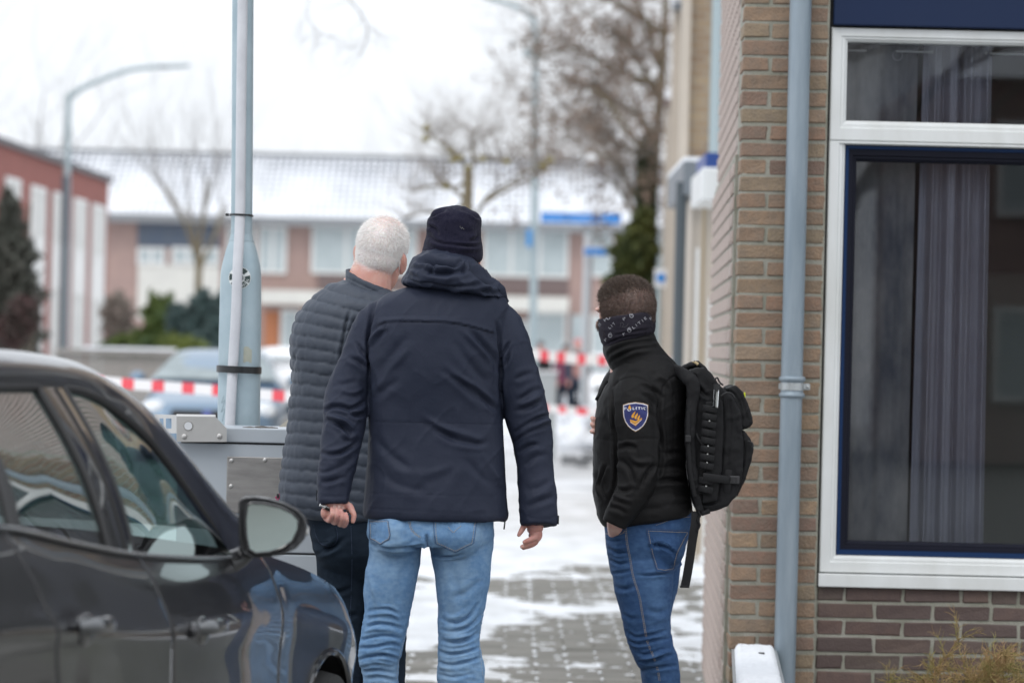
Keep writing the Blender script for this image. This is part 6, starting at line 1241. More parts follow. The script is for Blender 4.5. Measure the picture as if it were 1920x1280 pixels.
drape_poly([(1182, 786), (1190, 791), (1203, 783), (1203.6, 785.5), (1192, 798.5), (1182.5, 792)], tr3, Y3, M_pg, pt, 'book', off=.0036); drape_line([(1183, 791), (1191.5, 796), (1202.5, 787)], .28, tr3, Y3, M_pw, pt, 'book_edge', off=.0042); drape_line([(1184, 788), (1191, 793), (1202, 785)], .25, tr3, Y3, M_pn, pt, 'book_line', off=.0042)
# jeans
def wear3(V):
    px, py = proj(V); n = fbm(V, np.array([10, 10, 8]), 3, 2); return np.clip(.22 * n + .5 * np.exp(-(((px - 1232) / 26) ** 2 + ((py - 1110) / 60) ** 2)) + .3 * np.exp(-(((px - 1255) / 26) ** 2 + ((py - 1030) / 30) ** 2)) + .2 * np.exp(-(((px - 1225) / 30) ** 2 + ((py - 1255) / 30) ** 2)) + .22 * fbm(V, np.array([60, 60, 110]), 9, 2) + .05, 0, .85)
jf3 = [('c', [(1136, 1012), (1150, 1016), (1172, 1010)], 2.4, 5), ('c', [(1138, 1030), (1155, 1036), (1178, 1034)], 2.4, 6), ('r', [(1137, 1022), (1155, 1027), (1176, 1024)], 2.6, 5), ('c', [(1140, 1050), (1160, 1056), (1182, 1052)], 2.6, 6), ('c', [(1146, 1078), (1165, 1074), (1186, 1068)], 2.8, 6), ('c', [(1190, 1078), (1215, 1078), (1240, 1074), (1262, 1074)], 2.4, 8), ('c', [(1210, 1026), (1235, 1022), (1258, 1030), (1268, 1046)], 3, 6), ('r', [(1212, 1018), (1240, 1014), (1266, 1030)], 4, 6), ('c', [(1256, 1068), (1266, 1058), (1278, 1044)], 2.4, 8),
       ('c', [(1172, 1180), (1195, 1192), (1225, 1188), (1250, 1180)], 2.8, 6), ('c', [(1180, 1200), (1200, 1206), (1230, 1200), (1258, 1196)], 2.6, 8), ('r', [(1182, 1208), (1205, 1212), (1235, 1208), (1258, 1205)], 3, 7), ('c', [(1190, 1222), (1212, 1226), (1240, 1218), (1262, 1212)], 2.6, 8), ('c', [(1196, 1240), (1215, 1238), (1240, 1232), (1265, 1226)], 2.8, 7), ('r', [(1200, 1234), (1220, 1232), (1245, 1226)], 3, 6), ('c', [(1204, 1258), (1230, 1252), (1268, 1246)], 3, 5), ('c', [(1165, 1150), (1185, 1160), (1210, 1158)], 4, 4), ('c', [(1210, 1140), (1230, 1150), (1255, 1140)], 5, 3), ('c', [(1150, 1100), (1170, 1104), (1190, 1096)], 4, 4)]
j3, trj3 = jeans('jeans', [rings_from([(955, 1140, 950, 1296, .11, .12, 0), (978, 1133, 966, 1299, .125, .13, 0), (998, 1134, 992, 1296, .13, .13, 0), (1022, 1136, 1018, 1288, .13, .12, 0), (1050, 1140, 1046, 1278, .12, .11, 0), (1076, 1145, 1068, 1264, .11, .10, -.01)], Y3, 4), ellp(1245, 1018, Y3, -.045, .07, .085, .085),
                          limb([(1205, 1060, -.03, 58), (1206, 1090, -.04, 56), (1207, 1112, -.045, 53), (1210, 1140, -.05, 48), (1213, 1172, -.05, 43.5), (1218, 1197, -.05, 41), (1225, 1220, -.05, 39), (1236, 1242, -.045, 35.5), (1240, 1280, -.04, 34.5), (1250, 1400, -.02, 30), (1252, 1490, -.02, 27)], Y3, 4, 28),
                          limb([(1228, 1040, .07, 52), (1228, 1090, .09, 48), (1222, 1140, .11, 42), (1220, 1190, .12, 36), (1232, 1240, .13, 33), (1240, 1300, .14, 31), (1256, 1400, .14, 30), (1262, 1490, .14, 27)], Y3, 3)], M_denim3, p3, Y3, jf3, wear3, voxel=.0042)
pocket(j3, trj3, Y3, dense([(1212, 991), (1291, 994), (1278, 1020), (1272, 1032), (1262, 1068), (1246, 1072), (1231, 1070), (1222, 1040)]), M_denim3, M_thread, w=.45)
for dx in (0, 2.4): drape_line([(1172 + dx, 990), (1175 + dx, 1020), (1180 + dx, 1045), (1186 + dx, 1080), (1197 + dx, 1115), (1205 + dx, 1160), (1212 + dx, 1200), (1222 + dx, 1225), (1232 + dx, 1255), (1236 + dx, 1278)], .42, trj3, Y3, M_thread, j3, 'side_seam', off=.0008, dash=.007)
drape_line([(1230, 984), (1262, 973), (1296, 968)], .4, trj3, Y3, M_thread, j3, 'waist_stitching', off=.0008, dash=.007); drape_line([(1134, 998), (1150, 1004), (1168, 999), (1172, 991)], .5, trj3, Y3, M_thread, j3, 'pocket_lip', off=.001, dash=.006)
obj('shoe', shoe(1246, Y3, -.02, ang=R(50)), M_black, p3, smooth='auto'); obj('shoe', shoe(1262, Y3, .14, ang=R(45)), M_black, p3, smooth='auto')

# ================================================================ backpack
bp = thing('backpack', 'black tactical backpack with webbing loops and clear tube on the masked man\'s back', 'backpack', tuple(P(1335, 960, Y3)))
M_bp = mat('black_pack_nylon', (.008, .008, .009), .6, var=(.011, .011, .012), vscale=14, bump=(520, .7, .001), bump2=(30, .4, .005), spec=.2)
M_web = mat('black_pack_webbing', (.010, .010, .011), .55, bump=(700, .6, .0008), spec=.25)
def pxprism(poly, Y, y0, y1): return prism([P(x, y, Y) + np.array([0, y0, 0]) for x, y in poly], (0, y1 - y0, 0))
def soft(nm, polys, it=9, voxel=.0042, m=M_bp, par=bp, folds=(), amp=.003):
    return garment(nm, polys, voxel, it, m, par, Y3, folds=folds, field=lambda V, N: cloth_noise(V, amp, (13, 13, 13), 5) + cloth_ridged(V, amp * .7, (15, 15, 15), 3))
main, trm = soft('main_compartment', [pxprism([(1286, 702), (1300, 690), (1318, 688), (1332, 702), (1345, 722), (1370, 742), (1385, 775), (1390, 830), (1388, 880), (1378, 925), (1360, 945), (1335, 955), (1308, 957), (1296, 930), (1288, 880), (1284, 800)], Y3, -.13, .16)],
                 folds=[('t', [(1352, 735), (1357, 800), (1352, 880), (1345, 940)], 1.6, 5), ('t', [(1368, 745), (1370, 800), (1364, 880)], 1.4, 4), ('c', [(1300, 700), (1312, 730), (1330, 745)], 3, 7), ('c', [(1290, 730), (1305, 724), (1322, 735)], 3, 6), ('c', [(1294, 930), (1320, 945), (1350, 938)], 3, 5)])
up_, tru = soft('upper_pocket', [pxprism([(1360, 727), (1374, 722), (1388, 735), (1398, 756), (1408, 792), (1398, 801), (1386, 803), (1376, 780), (1366, 750)], Y3, -.11, .13)], it=6, folds=[('t', [(1366, 730), (1385, 752), (1393, 790)], 1.3, 5), ('t', [(1374, 724), (1390, 745), (1402, 790)], 1.3, 4)])
lo_, trl = soft('lower_pocket', [pxprism([(1378, 812), (1392, 806), (1404, 822), (1409, 840), (1404, 866), (1394, 896), (1380, 925), (1368, 935), (1372, 880)], Y3, -.11, .13)], it=6, folds=[('t', [(1388, 815), (1396, 845), (1388, 890), (1372, 930)], 1.4, 5)])
soft('side_panel', [pxprism([(1318, 752), (1350, 748), (1352, 800), (1348, 880), (1340, 935), (1312, 940), (1318, 860)], Y3, -.150, -.05)], it=5, par=main, amp=.001)
sd, trs = soft('grab_loop', [comb(tube([P(1283, 690, Y3 - .02), P(1296, 684, Y3 - .03), P(1308, 682, Y3 - .03), P(1318, 690, Y3 - .03), P(1328, 708, Y3 - .03), P(1336, 722, Y3 - .03)], .011, 12, flat=2.2))], it=2, voxel=.003)
# shoulder strap along the back edge of the jacket
st_, trst = soft('shoulder_strap', [limb([(1262, 690, -.06, 8), (1282, 704, -.12, 12), (1296, 722, -.135, 14), (1293, 760, -.14, 12), (1290, 800, -.145, 11), (1291, 850, -.145, 10), (1297, 900, -.145, 9), (1304, 935, -.14, 8), (1309, 955, -.14, 7)], Y3, 4, 18, flat=.45)], it=2, voxel=.0034, folds=[('t', [(1289, 735), (1284, 780), (1284, 850)], 1.2, 2)])
obj('strap_webbing', tube([P(1291, 768, Y3 - .158), P(1290, 820, Y3 - .162), P(1294, 880, Y3 - .16), P(1303, 930, Y3 - .155)], .006, 8, flat=.25), M_web, st_, smooth='auto')
obj('strap_adjuster', bevel(cbox(P(1290, 822, Y3 - .168), (.018, .008, .022)), .003, 2), M_black, st_)
# MOLLE webbing rows, each a bowed band with a pale rivet
for i, y in enumerate([766, 781, 795, 811, 826, 842, 857, 873, 901, 917]):
    x = 1331 - i * .9; w = 13; a = np.linspace(-1, 1, 9); path = [P(x + t * w, y + 2.5 * t, Y3 - .158 - .012 * (1 - t * t)) for t in a]
    b = obj('webbing_loop', tube(path, .0098, 8, flat=.12, up=(0, 1, 0)), M_web, bp, smooth='auto')
    obj('painted_gap_shadow', tube([P(x - w + 1, y + 6.5, Y3 - .159), P(x + w - 2, y + 9.5, Y3 - .159)], .0014, 5), mat('gap_shadow_black', (.004, .004, .004), .9) if i == 0 else bpy.data.materials['gap_shadow_black'], b)  # dark strip painting the shade below each webbing loop
    if i in (2, 5, 6, 7, 9): obj('rivet', ell(P(x + 1, y - 6, Y3 - .172), (.0026, .0026, .0026), n=10, m=6), mat('rivet_metal', (.5, .5, .48), .3, metal=.6) if i == 2 else bpy.data.materials['rivet_metal'], b)
# clear tube with black cap
tb = obj('clear_tube', tube([P(1341, 762, Y3 - .165), P(1343, 730, Y3 - .165)], .0105, 18), glass('clear_plastic', (.85, .87, .87), 1.6, .08), bp, smooth='auto'); obj('tube_core', tube([P(1344, 764, Y3 - .163), P(1345, 734, Y3 - .163)], .004, 10), mat('pale_core', (.5, .5, .48), .4), tb); obj('tube_cap', tube([P(1343, 731, Y3 - .165), P(1344, 719.5, Y3 - .165)], .0118, 18), M_black, tb, smooth='auto')
# compression strap with side-release buckle
cs = obj('compression_strap', tube([P(1318, 893, Y3 - .17), P(1340, 896, Y3 - .175), P(1364, 899, Y3 - .15), P(1374, 899, Y3 - .13)], .012, 8, flat=.14), M_web, bp, smooth='auto')
bk = obj('buckle', bevel(cbox(P(1376, 899, Y3 - .135), (.036, .012, .026)), .004, 2), mat('buckle_plastic', (.03, .03, .032), .35), bp)
obj('buckle_slot', cbox(P(1372, 899, Y3 - .1425), (.006, .002, .018)), M_black, bk); obj('buckle_slot', cbox(P(1380, 899, Y3 - .1425), (.004, .002, .016)), M_black, bk)
obj('buckle_strap', tube([P(1366, 880, Y3 - .13), P(1364, 910, Y3 - .138), P(1362, 940, Y3 - .12)], .011, 8, flat=.16), M_web, bp, smooth='auto')
obj('ladder_lock', bevel(cbox(P(1381, 821, Y3 - .125), (.012, .008, .020)), .003, 2), M_black, bp)
obj('strap_tail', bevel(cbox(P(1360, 940, Y3 - .12), (.024, .006, .022)), .002, 1), M_web, bp)
obj('base_strap', tube([P(1312, 950, Y3 - .14), P(1318, 962, Y3 - .14), P(1330, 957, Y3 - .13)], .009, 8, flat=.4), M_web, bp, smooth='auto')
for (x, y, c_) in ((1396, 742, 0), (1407, 778, 1)): obj('yellow_pull', bevel(cbox(P(x - (1 if c_ else 0), y, Y3 - .05), (.005, .012, .024 if not c_ else .02)), .002, 1), mat('yellow_tag', (.62, .68, .02), .5) if not c_ else bpy.data.materials['yellow_tag'], up_)
for pts in ([(1339, 712), (1345, 708), (1349, 716), (1356, 722)], [(1402, 826), (1410, 830), (1412, 838)], [(1352, 742), (1362, 736), (1372, 738), (1378, 746)], [(1306, 812), (1312, 826), (1322, 818), (1316, 806)], [(1310, 822), (1318, 832), (1328, 812)]):
    obj('zip_cord', tube(cr([P(x, y, Y3 - .155) for x, y in pts], 3), .0028, 6), M_black, bp, smooth='auto')
tg = obj('cord_toggle', tube([P(1302, 679, Y3 - .05), P(1309, 683, Y3 - .05)], .0055, 10), mat('sand_toggle', (.45, .35, .2), .6), bp, smooth='auto'); obj('cord_end', tube([P(1298, 678, Y3 - .05), P(1303, 680, Y3 - .05)], .0022, 6), mat('sand_cord', (.42, .33, .2), .7), tg)
# loose strap hanging below
ls = obj('hanging_strap', tube(cr([P(1305, 958, Y3 - .14), P(1303, 985, Y3 - .145), P(1298, 1015, Y3 - .145), P(1293, 1050, Y3 - .145), P(1288, 1080, Y3 - .145), P(1284, 1100, Y3 - .145)], 4), .0142, 8, flat=.10), M_web, bp, smooth='auto'); obj('strap_hem', bevel(cbox(P(1283, 1099, Y3 - .147), (.028, .008, .007)), .002, 1), M_web, ls)
obj('strap_loop', tube(cr([P(1309, 958, Y3 - .15), P(1313, 966, Y3 - .15), P(1308, 974, Y3 - .15), P(1312, 984, Y3 - .15), P(1306, 996, Y3 - .15)], 4), .0035, 6), M_web, bp, smooth='auto')
obj('chest_strap', comb(tube(cr([P(1138, 714, Y3 - .05), P(1130, 725, Y3 - .07), P(1124, 738, Y3 - .07), P(1118, 750, Y3 - .06)], 4), .0055, 8, flat=.4), tube([P(1121, 744, Y3 - .075), P(1129, 730, Y3 - .075)], .0035, 6)), M_web, bp, smooth='auto')

# ================================================================ far passers-by beyond the tape
def simple_person(label, px, Y, H, coat, legs_m, hat_m, group, yaw=0):
    c = P(px, 640, Y)[0]; t = thing('person', label, 'person', (c, Y, 0), group); k = H / 1.75
    B = [ell((c, Y, 1.62 * k), (.085, .10, .12)), tube([(c, Y, 1.5 * k), (c, Y, 1.35 * k)], .06, 10), ell((c, Y, 1.15 * k), (.17, .12, .30)), ell((c, Y - .09, 1.6 * k), (.02, .03, .03))]
    for s in (-1, 1): B += [tube(cr([(c + s * .16, Y, 1.38 * k), (c + s * .22, Y, 1.1 * k), (c + s * .19, Y - .08, .84 * k)], 3), .04, 10), ell((c + s * .19, Y - .09, .78 * k), (.04, .03, .07)), tube(cr([(c + s * .09, Y, .92 * k), (c + s * .11, Y - .04 * s, .5 * k), (c + s * .12, Y + .08 * s, .06)], 3), [.08] * 3 + [.065] * 3 + [.05], 10), ell((c + s * .12, Y + .08 * s - .05, .05), (.045, .12, .045))]
    V, Fq, N = remesh(B, .016, 3); obj('body', (V, Fq), M_skin, t, smooth=True)
    J = [loft([np.stack([c + w * np.cos(a), Y + d * np.sin(a), np.full(20, z * k)], 1) for z, w, d in cr([(.80, .20, .15), (1.0, .19, .15), (1.25, .22, .15), (1.40, .20, .12), (1.47, .10, .09)], 3) for a in [np.linspace(0, 2 * math.pi, 20, endpoint=False)]])]
    for s in (-1, 1): J.append(tube(cr([(c + s * .17, Y, 1.40 * k), (c + s * .24, Y, 1.1 * k), (c + s * .20, Y - .08, .86 * k)], 3), .062, 10))
    V, Fq, N = remesh(J, .016, 3); obj('coat', (V, Fq), coat, t, smooth=True)
    L = [tube(cr([(c + s * .09, Y, .95 * k), (c + s * .11, Y - .04 * s, .5 * k), (c + s * .12, Y + .08 * s, .08)], 3), [.105] * 3 + [.085] * 3 + [.07], 10) for s in (-1, 1)]
    V, Fq, N = remesh(L, .014, 2); obj('trousers', (V, Fq), legs_m, t, smooth=True)
    if hat_m: obj('hat', ell((c, Y + .01, 1.69 * k), (.098, .115, .085)), hat_m, t, smooth=True)
    return t
simple_person('far person in dark coat with pink hat behind the upper tape', 1084, 84, 1.75, mat('dark_navy_coat', (.03, .04, .065), .8), M_denim1, mat('pink_hat', (.55, .20, .19), .9), 'people beyond the tape')
bag = thing('pink_bag', 'brown pink bag held before the far person\'s coat', 'bag', tuple(P(1087, 690, 83.6)))
obj('bag_body', bevel(cbox(P(1087, 690, 83.7), (.30, .12, .42)), .06, 3), mat('brown_pink_cloth', (.33, .17, .15), .9), bag, smooth='auto'); obj('bag_strap', tube(cr([P(1078, 672, 83.7), P(1082, 656, 83.75), P(1094, 660, 83.75), P(1095, 674, 83.7)], 3), .015, 6), M_blackcloth, bag)
simple_person('far person in dark red coat left of the pink hat, half seen', 1062, 88, 1.62, mat('dark_red_coat', (.14, .03, .06), .8), M_denim1, M_black, 'people beyond the tape')
simple_person('far dark clad person beside the navy jacket sleeve', 1013, 92, 1.70, M_blackcloth, M_denim1, M_black, 'people beyond the tape')
# ================================================================ lamp post with conduit, straps and stickers
YL = 12.9
lp = thing('lamp_post', 'thick grey lamp post base with white conduit strapped to it, behind the cabinet', 'lamp post', (P(449, 640, YL)[0], YL, 0))
def Lp(px, py, dy=0): return P(px, py, YL) + np.array([0, dy, 0])
C = cr(np.array([(446, 1300, 40), (447, 900, 40), (449, 690, 39.8), (450.5, 600, 39.5), (451.5, 530, 38.5), (452, 505, 37), (452.3, 485, 33), (452.6, 466, 28), (452.8, 452, 23), (453, 440, 20.6)], float), 4)
pv = tube([P(x, y, YL) for x, y, r in C], C[:, 2] * YL / F_PX, 48)
M_post = mat('post_galvanised', (.40, .49, .53), .5, metal=.25, var=(.32, .41, .455), vscale=7, bump=(140, .25, .002), bump2=(16, .15, .004))
obj('lower_section', pv, M_post, lp, smooth='auto')
obj('upper_section', tube([P(453, 448, YL), P(454.5, 250, YL), P(455.5, 0, YL), P(457, -260, YL)], np.array([20.0, 19.9, 20, 20]) * YL / F_PX, 40), M_post, lp, smooth='auto')
obj('weld_ring', tube([P(452.8, 454, YL), P(452.9, 450, YL)], 23.5 * YL / F_PX, 40), M_post, lp, smooth='auto')
tlp = bvh(*pv)
M_cond = mat('white_conduit', (.60, .61, .64), .4, var=(.52, .53, .56), vscale=12, bump=(80, .15, .001))
CD = cr(np.array([(457.5, -200, -.052), (457, 0, -.054), (454.5, 200, -.056), (452.5, 404, -.058), (449, 500, -.085), (446, 590, -.088), (439.5, 700, -.09), (434.5, 800, -.09), (430, 900, -.09)], float), 4)
obj('conduit', tube([Lp(x, y, d) for x, y, d in CD], 9.6 * YL / F_PX, 20), M_cond, lp, smooth='auto')
def strap(y, rx, ry, cy, h, m, nm, cx=449):
    a = np.linspace(0, 2 * math.pi, 60, endpoint=False); c = Lp(cx, y, cy); rings = []
    for dz, k in ((-h, 1), (-h, 1.03), (h, 1.03), (h, 1)): rings.append(c + np.stack([np.cos(a) * rx * k, np.sin(a) * ry * k, np.full(60, dz)], 1) + np.outer(np.cos(a) * rx, [0, 0, -.02]))
    V, Fc = loft(rings, cap=False); n = 60; Fc += [(3 * n + j, 3 * n + (j + 1) % n, (j + 1) % n, j) for j in range(n)]
    return obj(nm, (V, Fc), m, lp, smooth='auto')
M_tie = mat('black_cable_tie', (.012, .013, .014), .4)
strap(692.5, .0735, .092, -.021, .0115, M_tie, 'wide_strap'); strap(404, .0385, .0575, -.019, .0034, M_tie, 'cable_tie', 453.5)
obj('tie_head', bevel(cbox(Lp(427.5, 403, -.03), (.012, .01, .009)), .002, 1), M_tie, lp)
M_stk, M_stg, M_stb = mat('sticker_white', (.72, .75, .74), .5), mat('sticker_green', (.025, .05, .045), .5), mat('sticker_beige', (.42, .42, .34), .6, var=(.36, .38, .32), vscale=60)
circ = lambda cx, cy, r, a0=0, a1=2 * math.pi, n=28: [(cx + r * math.cos(t), cy + r * math.sin(t)) for t in np.linspace(a0, a1, n, endpoint=False)]
def ringseg(cx, cy, r0, r1, a0, a1, m, nm, off):
    k = 8; o = [(cx + r1 * math.cos(t), cy + r1 * math.sin(t)) for t in np.linspace(a0, a1, k)]; i = [(cx + r0 * math.cos(t), cy + r0 * math.sin(t)) for t in np.linspace(a0, a1, k)]
    V = [hit(tlp, x, y, YL - .6, off) for x, y in o + i]
    if any(v is None for v in V): return
    obj(nm, (np.array(V), [(j, j + 1, k + j + 1, k + j) for j in range(k - 1)]), m, stk)
stk = drape_poly(circ(449.5, 521, 20.6), tlp, YL, M_stk, lp, 'round_sticker', off=.0012)
for a0, a1 in ((-.25, .55), (.7, 1.5), (1.9, 2.6), (2.9, 3.6), (3.9, 4.5), (4.75, 5.6)): ringseg(449.5, 521, 9.5, 19.3, a0, a1, M_stg, 'sticker_segment', .0022)
for t in np.linspace(.2, 1.2, 6): ringseg(449.5, 521, 12.5, 17.5, t, t + .07, M_stk, 'sticker_letter', .003)
drape_poly(circ(449.5, 521, 7, n=16), tlp, YL, M_stg, stk, 'sticker_centre', off=.0022)
drape_poly([(457, 652), (460, 649), (466, 650), (468, 653), (472, 656), (471.5, 680), (456, 679)], tlp, YL, M_stb, lp, 'peeled_sticker', off=.0012)
drape_line([(420, 742), (416, 755), (422, 750), (415, 772), (421, 766), (417, 790)], .35, tlp, YL, mat('pencil_scrawl', (.16, .22, .24), .8), lp, 'scribble', off=.0004)

# ================================================================ grey street cabinet
YC = 12.3
cab = thing('street_cabinet', 'pale grey street cabinet with steel plate, between the dark car and the quilted jacket', 'cabinet', (P(480, 640, YC)[0], YC + .2, 0))
M_cab = mat('cabinet_grey', (.44, .48, .52), .42, var=(.40, .44, .48), vscale=3, bump=(40, .12, .003))
M_steel = mat('brushed_steel', (.40, .385, .37), .38, metal=.75, var=(.30, .29, .28), vscale=9, stretch=(1, 1, 5), bump=(200, .2, .001))
M_steel2 = mat('bracket_steel', (.55, .545, .53), .4, metal=.5, var=(.48, .475, .46), vscale=8, bump=(120, .2, .001))
cx0, cx1 = P(334, 830, YC)[0], P(745, 830, YC)[0]
zl1, zl0 = P(480, 803, YC)[2], P(480, 829.5, YC)[2]; zs = P(520, 1037, YC)[2]
obj('lid', bevel(box(cx0 - .004, cx1 + .01, YC - .008, YC + .42, zl0, zl1), .004, 2), M_cab, cab)
obj('lid_gap', box(cx0 + .008, cx1 - .006, YC + .006, YC + .4, zl0 - .006, zl0), M_black, cab)
obj('upper_body', bevel(box(cx0, cx1, YC, YC + .41, zs + .003, zl0 - .006), .004, 2), M_cab, cab)
obj('seam', box(cx0 + .006, cx1 - .006, YC + .006, YC + .4, zs - .003, zs + .003), M_black, cab)
obj('lower_body', bevel(box(cx0, cx1, YC, YC + .41, .02, zs - .003), .004, 2), M_cab, cab)
pa, pb = P(426, 855, YC), P(560, 964, YC)
pl = obj('steel_plate', bevel(box(pa[0], pb[0], YC - .006, YC - .001, pb[2], pa[2]), .0025, 2), M_steel, cab)
def screw(px, py, Y, par, r=.0075):
    c = P(px, py, Y); s = obj('screw', lathe([(.0005, .004), (r * .5, .004), (r * .8, .003), (r, 0), (.0005, 0)], c, 16, rotx(R(90))), mat('screw_head', (.6, .59, .57), .3, metal=.7) if 'screw_head' not in bpy.data.materials else bpy.data.materials['screw_head'], par, smooth='auto')
for x, y in ((434, 863), (497, 862), (433, 911), (432, 957)): screw(x, y, YC - .006, pl)
YB = YC - .05
br_ = obj('bracket', prism([P(x, y, YB) for x, y in [(331, 780), (404, 781), (425, 803), (425, 828), (331, 828)]], (0, .003, 0)), M_steel2, cab)
obj('bracket_top', prism([P(331, 780, YB), P(331, 776, YB + .02), P(404, 777, YB + .02), P(404, 781, YB)], (0, .004, 0)), M_steel2, br_)
for x0, x1, y0, y1 in ((290, 331, 776, 784), (290, 331, 803, 812), (290, 299, 784, 803), (307, 311, 784, 803), (322, 331, 784, 803)):
    f = lambda x: YB + .12 * (331 - x) / 41
    obj('bracket_side', prism([P(x0, y0, f(x0)), P(x1, y0 + (1.6 if y0 == 776 else 0), f(x1)), P(x1, y1, f(x1)), P(x0, y1, f(x0))], (-.001, .003, 0)), M_steel2, br_)
obj('hole', lathe([(.0005, .002), (.013, .002), (.013, 0), (.0005, 0)], P(353, 798, YB - .0005), 24, rotx(R(90))), mat('hole_bright', (.65, .67, .69), .6), br_)
obj('hole_rim', tube([P(353 + 8.2 * math.cos(t), 798 + 8.2 * math.sin(t), YB - .002) for t in np.linspace(.2, 2 * math.pi + .2, 24)], .0012, 6), mat('rim_dark', (.25, .24, .22), .5), br_, smooth=True)
screw(345.5, 818, YB - .001, br_, .009); screw(411.5, 817.5, YB - .001, br_, .009)
drape = obj('paper_scrap', prism([P(522, 800, YC + .05), P(545, 783, YC + .07), P(552, 800, YC + .06)], (0, .002, 0)), mat('scrap', (.35, .33, .28), .8), cab)
obj('dry_leaves', comb(*[prism([P(x, y, YC + .1), P(x + 14, y - 1.5, YC + .12), P(x + 26, y + .5, YC + .1), P(x + 10, y + 2.2, YC + .06)], (0, 0, .003)) for x, y in ((455, 802), (478, 801), (495, 802.5))]), mat('leaf_dark', (.10, .09, .08), .9), cab, kind='stuff')

# ================================================================ dark grey car
CA = R(8.6); CF = np.array([math.sin(CA), math.cos(CA), 0]); CLt = np.array([math.cos(CA), -math.sin(CA), 0])
_h = P(380, 1180, 8.3); CO = _h - .9 * CLt; CO[2] = 0
def W3(a): a = np.asarray(a, float); return CO + a[..., :1] * CF + a[..., 1:2] * CLt + a[..., 2:3] * np.array([0, 0, 1.0])
def cp(px, py, yl):
    d = _f + (px - 960) / F_PX * _r + (640 - py) / F_PX * _u; t = ((CO - CAM) @ CLt + yl) / (d @ CLt); p = CAM + d * t
    return np.array([(p - CO) @ CF, yl, p[2]])
car = thing('parked_car', 'dark grey hatchback seen from its right rear side, lower left, nearest the camera', 'car', tuple(CO))
M_paint = mat('dark_grey_car_paint', (.026, .026, .029), .28, metal=.5, var=(.031, .031, .034), vscale=3, coat=.75)
M_gloss = mat('gloss_black_trim', (.008, .008, .009), .12, coat=.8); M_trim = mat('window_rubber', (.012, .012, .013), .5); M_hand = mat('handle_paint', (.11, .115, .12), .18, metal=.8, coat=1); M_brt = mat('bright_strip', (.18, .19, .20), .25, metal=.8)
M_cglass = glass('car_side_glass', (.36, .50, .475), .55); M_cglass2 = glass('car_tinted_glass', (.17, .23, .22), .6); M_int = mat('car_interior', (.045, .05, .05), .8); M_seat = mat('seat_cloth', (.10, .115, .11), .85)
def lin(pts): pts = np.array(pts, float); return lambda x: np.stack([np.interp(x, pts[:, 0], pts[:, k]) for k in range(1, pts.shape[1])], -1)
def smooth_curve(pts, n=14): C = cr(np.array(pts, float), n); return lin(C)
# (x', lateral, z)
RF = smooth_curve([(-2.3, .55, 1.36), (-1.9, .585, 1.425), (-1.2, .60, 1.47), (-.575, .60, 1.476), (-.04, .60, 1.455), (.25, .60, 1.42), (.529, .60, 1.371), (.75, .612, 1.305), (.946, .63, 1.23), (1.13, .67, 1.128), (1.306, .72, 1.024)])
WT = smooth_curve([(-1.9, .62, 1.28), (-1.5, .64, 1.36), (-1.1, .655, 1.395), (-.775, .66, 1.402), (-.29, .66, 1.397), (-.05, .665, 1.378), (.137, .67, 1.342), (.28, .70, 1.285), (.40, .735, 1.207), (.49, .77, 1.13), (.547, .80, 1.065), (.585, .822, 1.005)])
TOP = smooth_curve([(-2.3, .80, 1.12), (-1.9, .83, 1.165), (-1.373, .84, 1.15), (-.9, .845, 1.102), (-.432, .845, 1.057), (.1, .84, 1.022), (.5, .832, 1.002), (.8, .815, .995), (1.05, .80, .985), (1.306, .785, .962), (1.65, .79, .915), (1.9, .80, .868), (2.02, .80, .836), (2.15, .79, .77), (2.25, .765, .70), (2.38, .70, .60)])
OFF = smooth_curve([(0, 0), (.05, .022), (.12, .040), (.17, .050), (.22, .050), (.32, .040), (.45, .040), (.55, .048), (.66, .060), (.75, .056), (.88, .03), (1, -.01)])
def S(x, v):
    """body side: v = 0 at the belt or bonnet edge, 1 at the sill"""
    t = TOP(x); k = np.interp(x, [-2.3, -1.6, -1.0, 1.0, 1.9, 2.4], [.7, 1.25, 1.0, 1.0, 1.0, .5]); z0 = np.interp(x, [-2.4, 1.9, 2.4], [.22, .22, .30])
    crease = .010 * np.exp(-((v - .19) / .03) ** 2) * np.interp(x, [-2, -1.3, -.6, 0], [1, 1, .5, 0]); arch = 0
    return np.stack([x, t[..., 0] + OFF(v)[..., 0] * k + crease + arch, t[..., 1] + (z0 - t[..., 1]) * v], -1)
def surf(name, f, nu, nv, m, par, label=None, mirror=False, keep=None, smooth=True):
    u, v = np.meshgrid(np.linspace(0, 1, nu + 1), np.linspace(0, 1, nv + 1), indexing='ij'); L = f(u.ravel(), v.ravel())
    if mirror: L = L * [1, -1, 1]
    i = (np.arange(nu)[:, None] * (nv + 1) + np.arange(nv)[None]).ravel(); Fq = np.stack([i, i + nv + 1, i + nv + 2, i + 1], 1)
    if keep is not None: c = L[Fq].mean(1); Fq = Fq[keep(c)]
    if mirror: Fq = Fq[:, ::-1]
    return obj(name, (W3(L), Fq), m, par, smooth=smooth, label=label)
def panel(name, xa, xb, m=M_paint, keep=None, mirror=False, gap=.003, nu=70):
    """side panel between two shut lines xa(v), xb(v); its edges turn inwards"""
    def f(u, v):
        uu = np.clip((u - .02) / .96, 0, 1); x = xa(v) + gap + (xb(v) - xa(v) - 2 * gap) * uu; p = S(x, v)
        e = np.maximum(0, .02 - u) + np.maximum(0, u - .98); p[:, 1] -= .018 * (e / .02); return p
    return surf(name, f, nu, 60, m, car, mirror=mirror, keep=keep)
fn_ = lambda a, b, c=None: (lambda v: np.interp(v, [0, .3, 1] if c is not None else [0, 1], [a, b, c] if c is not None else [a, b]))
LA = fn_(-1.36, -1.12, -1.02); LB = fn_(-.36, -.20, -.10); LC = fn_(1.02, 1.115, 1.09)
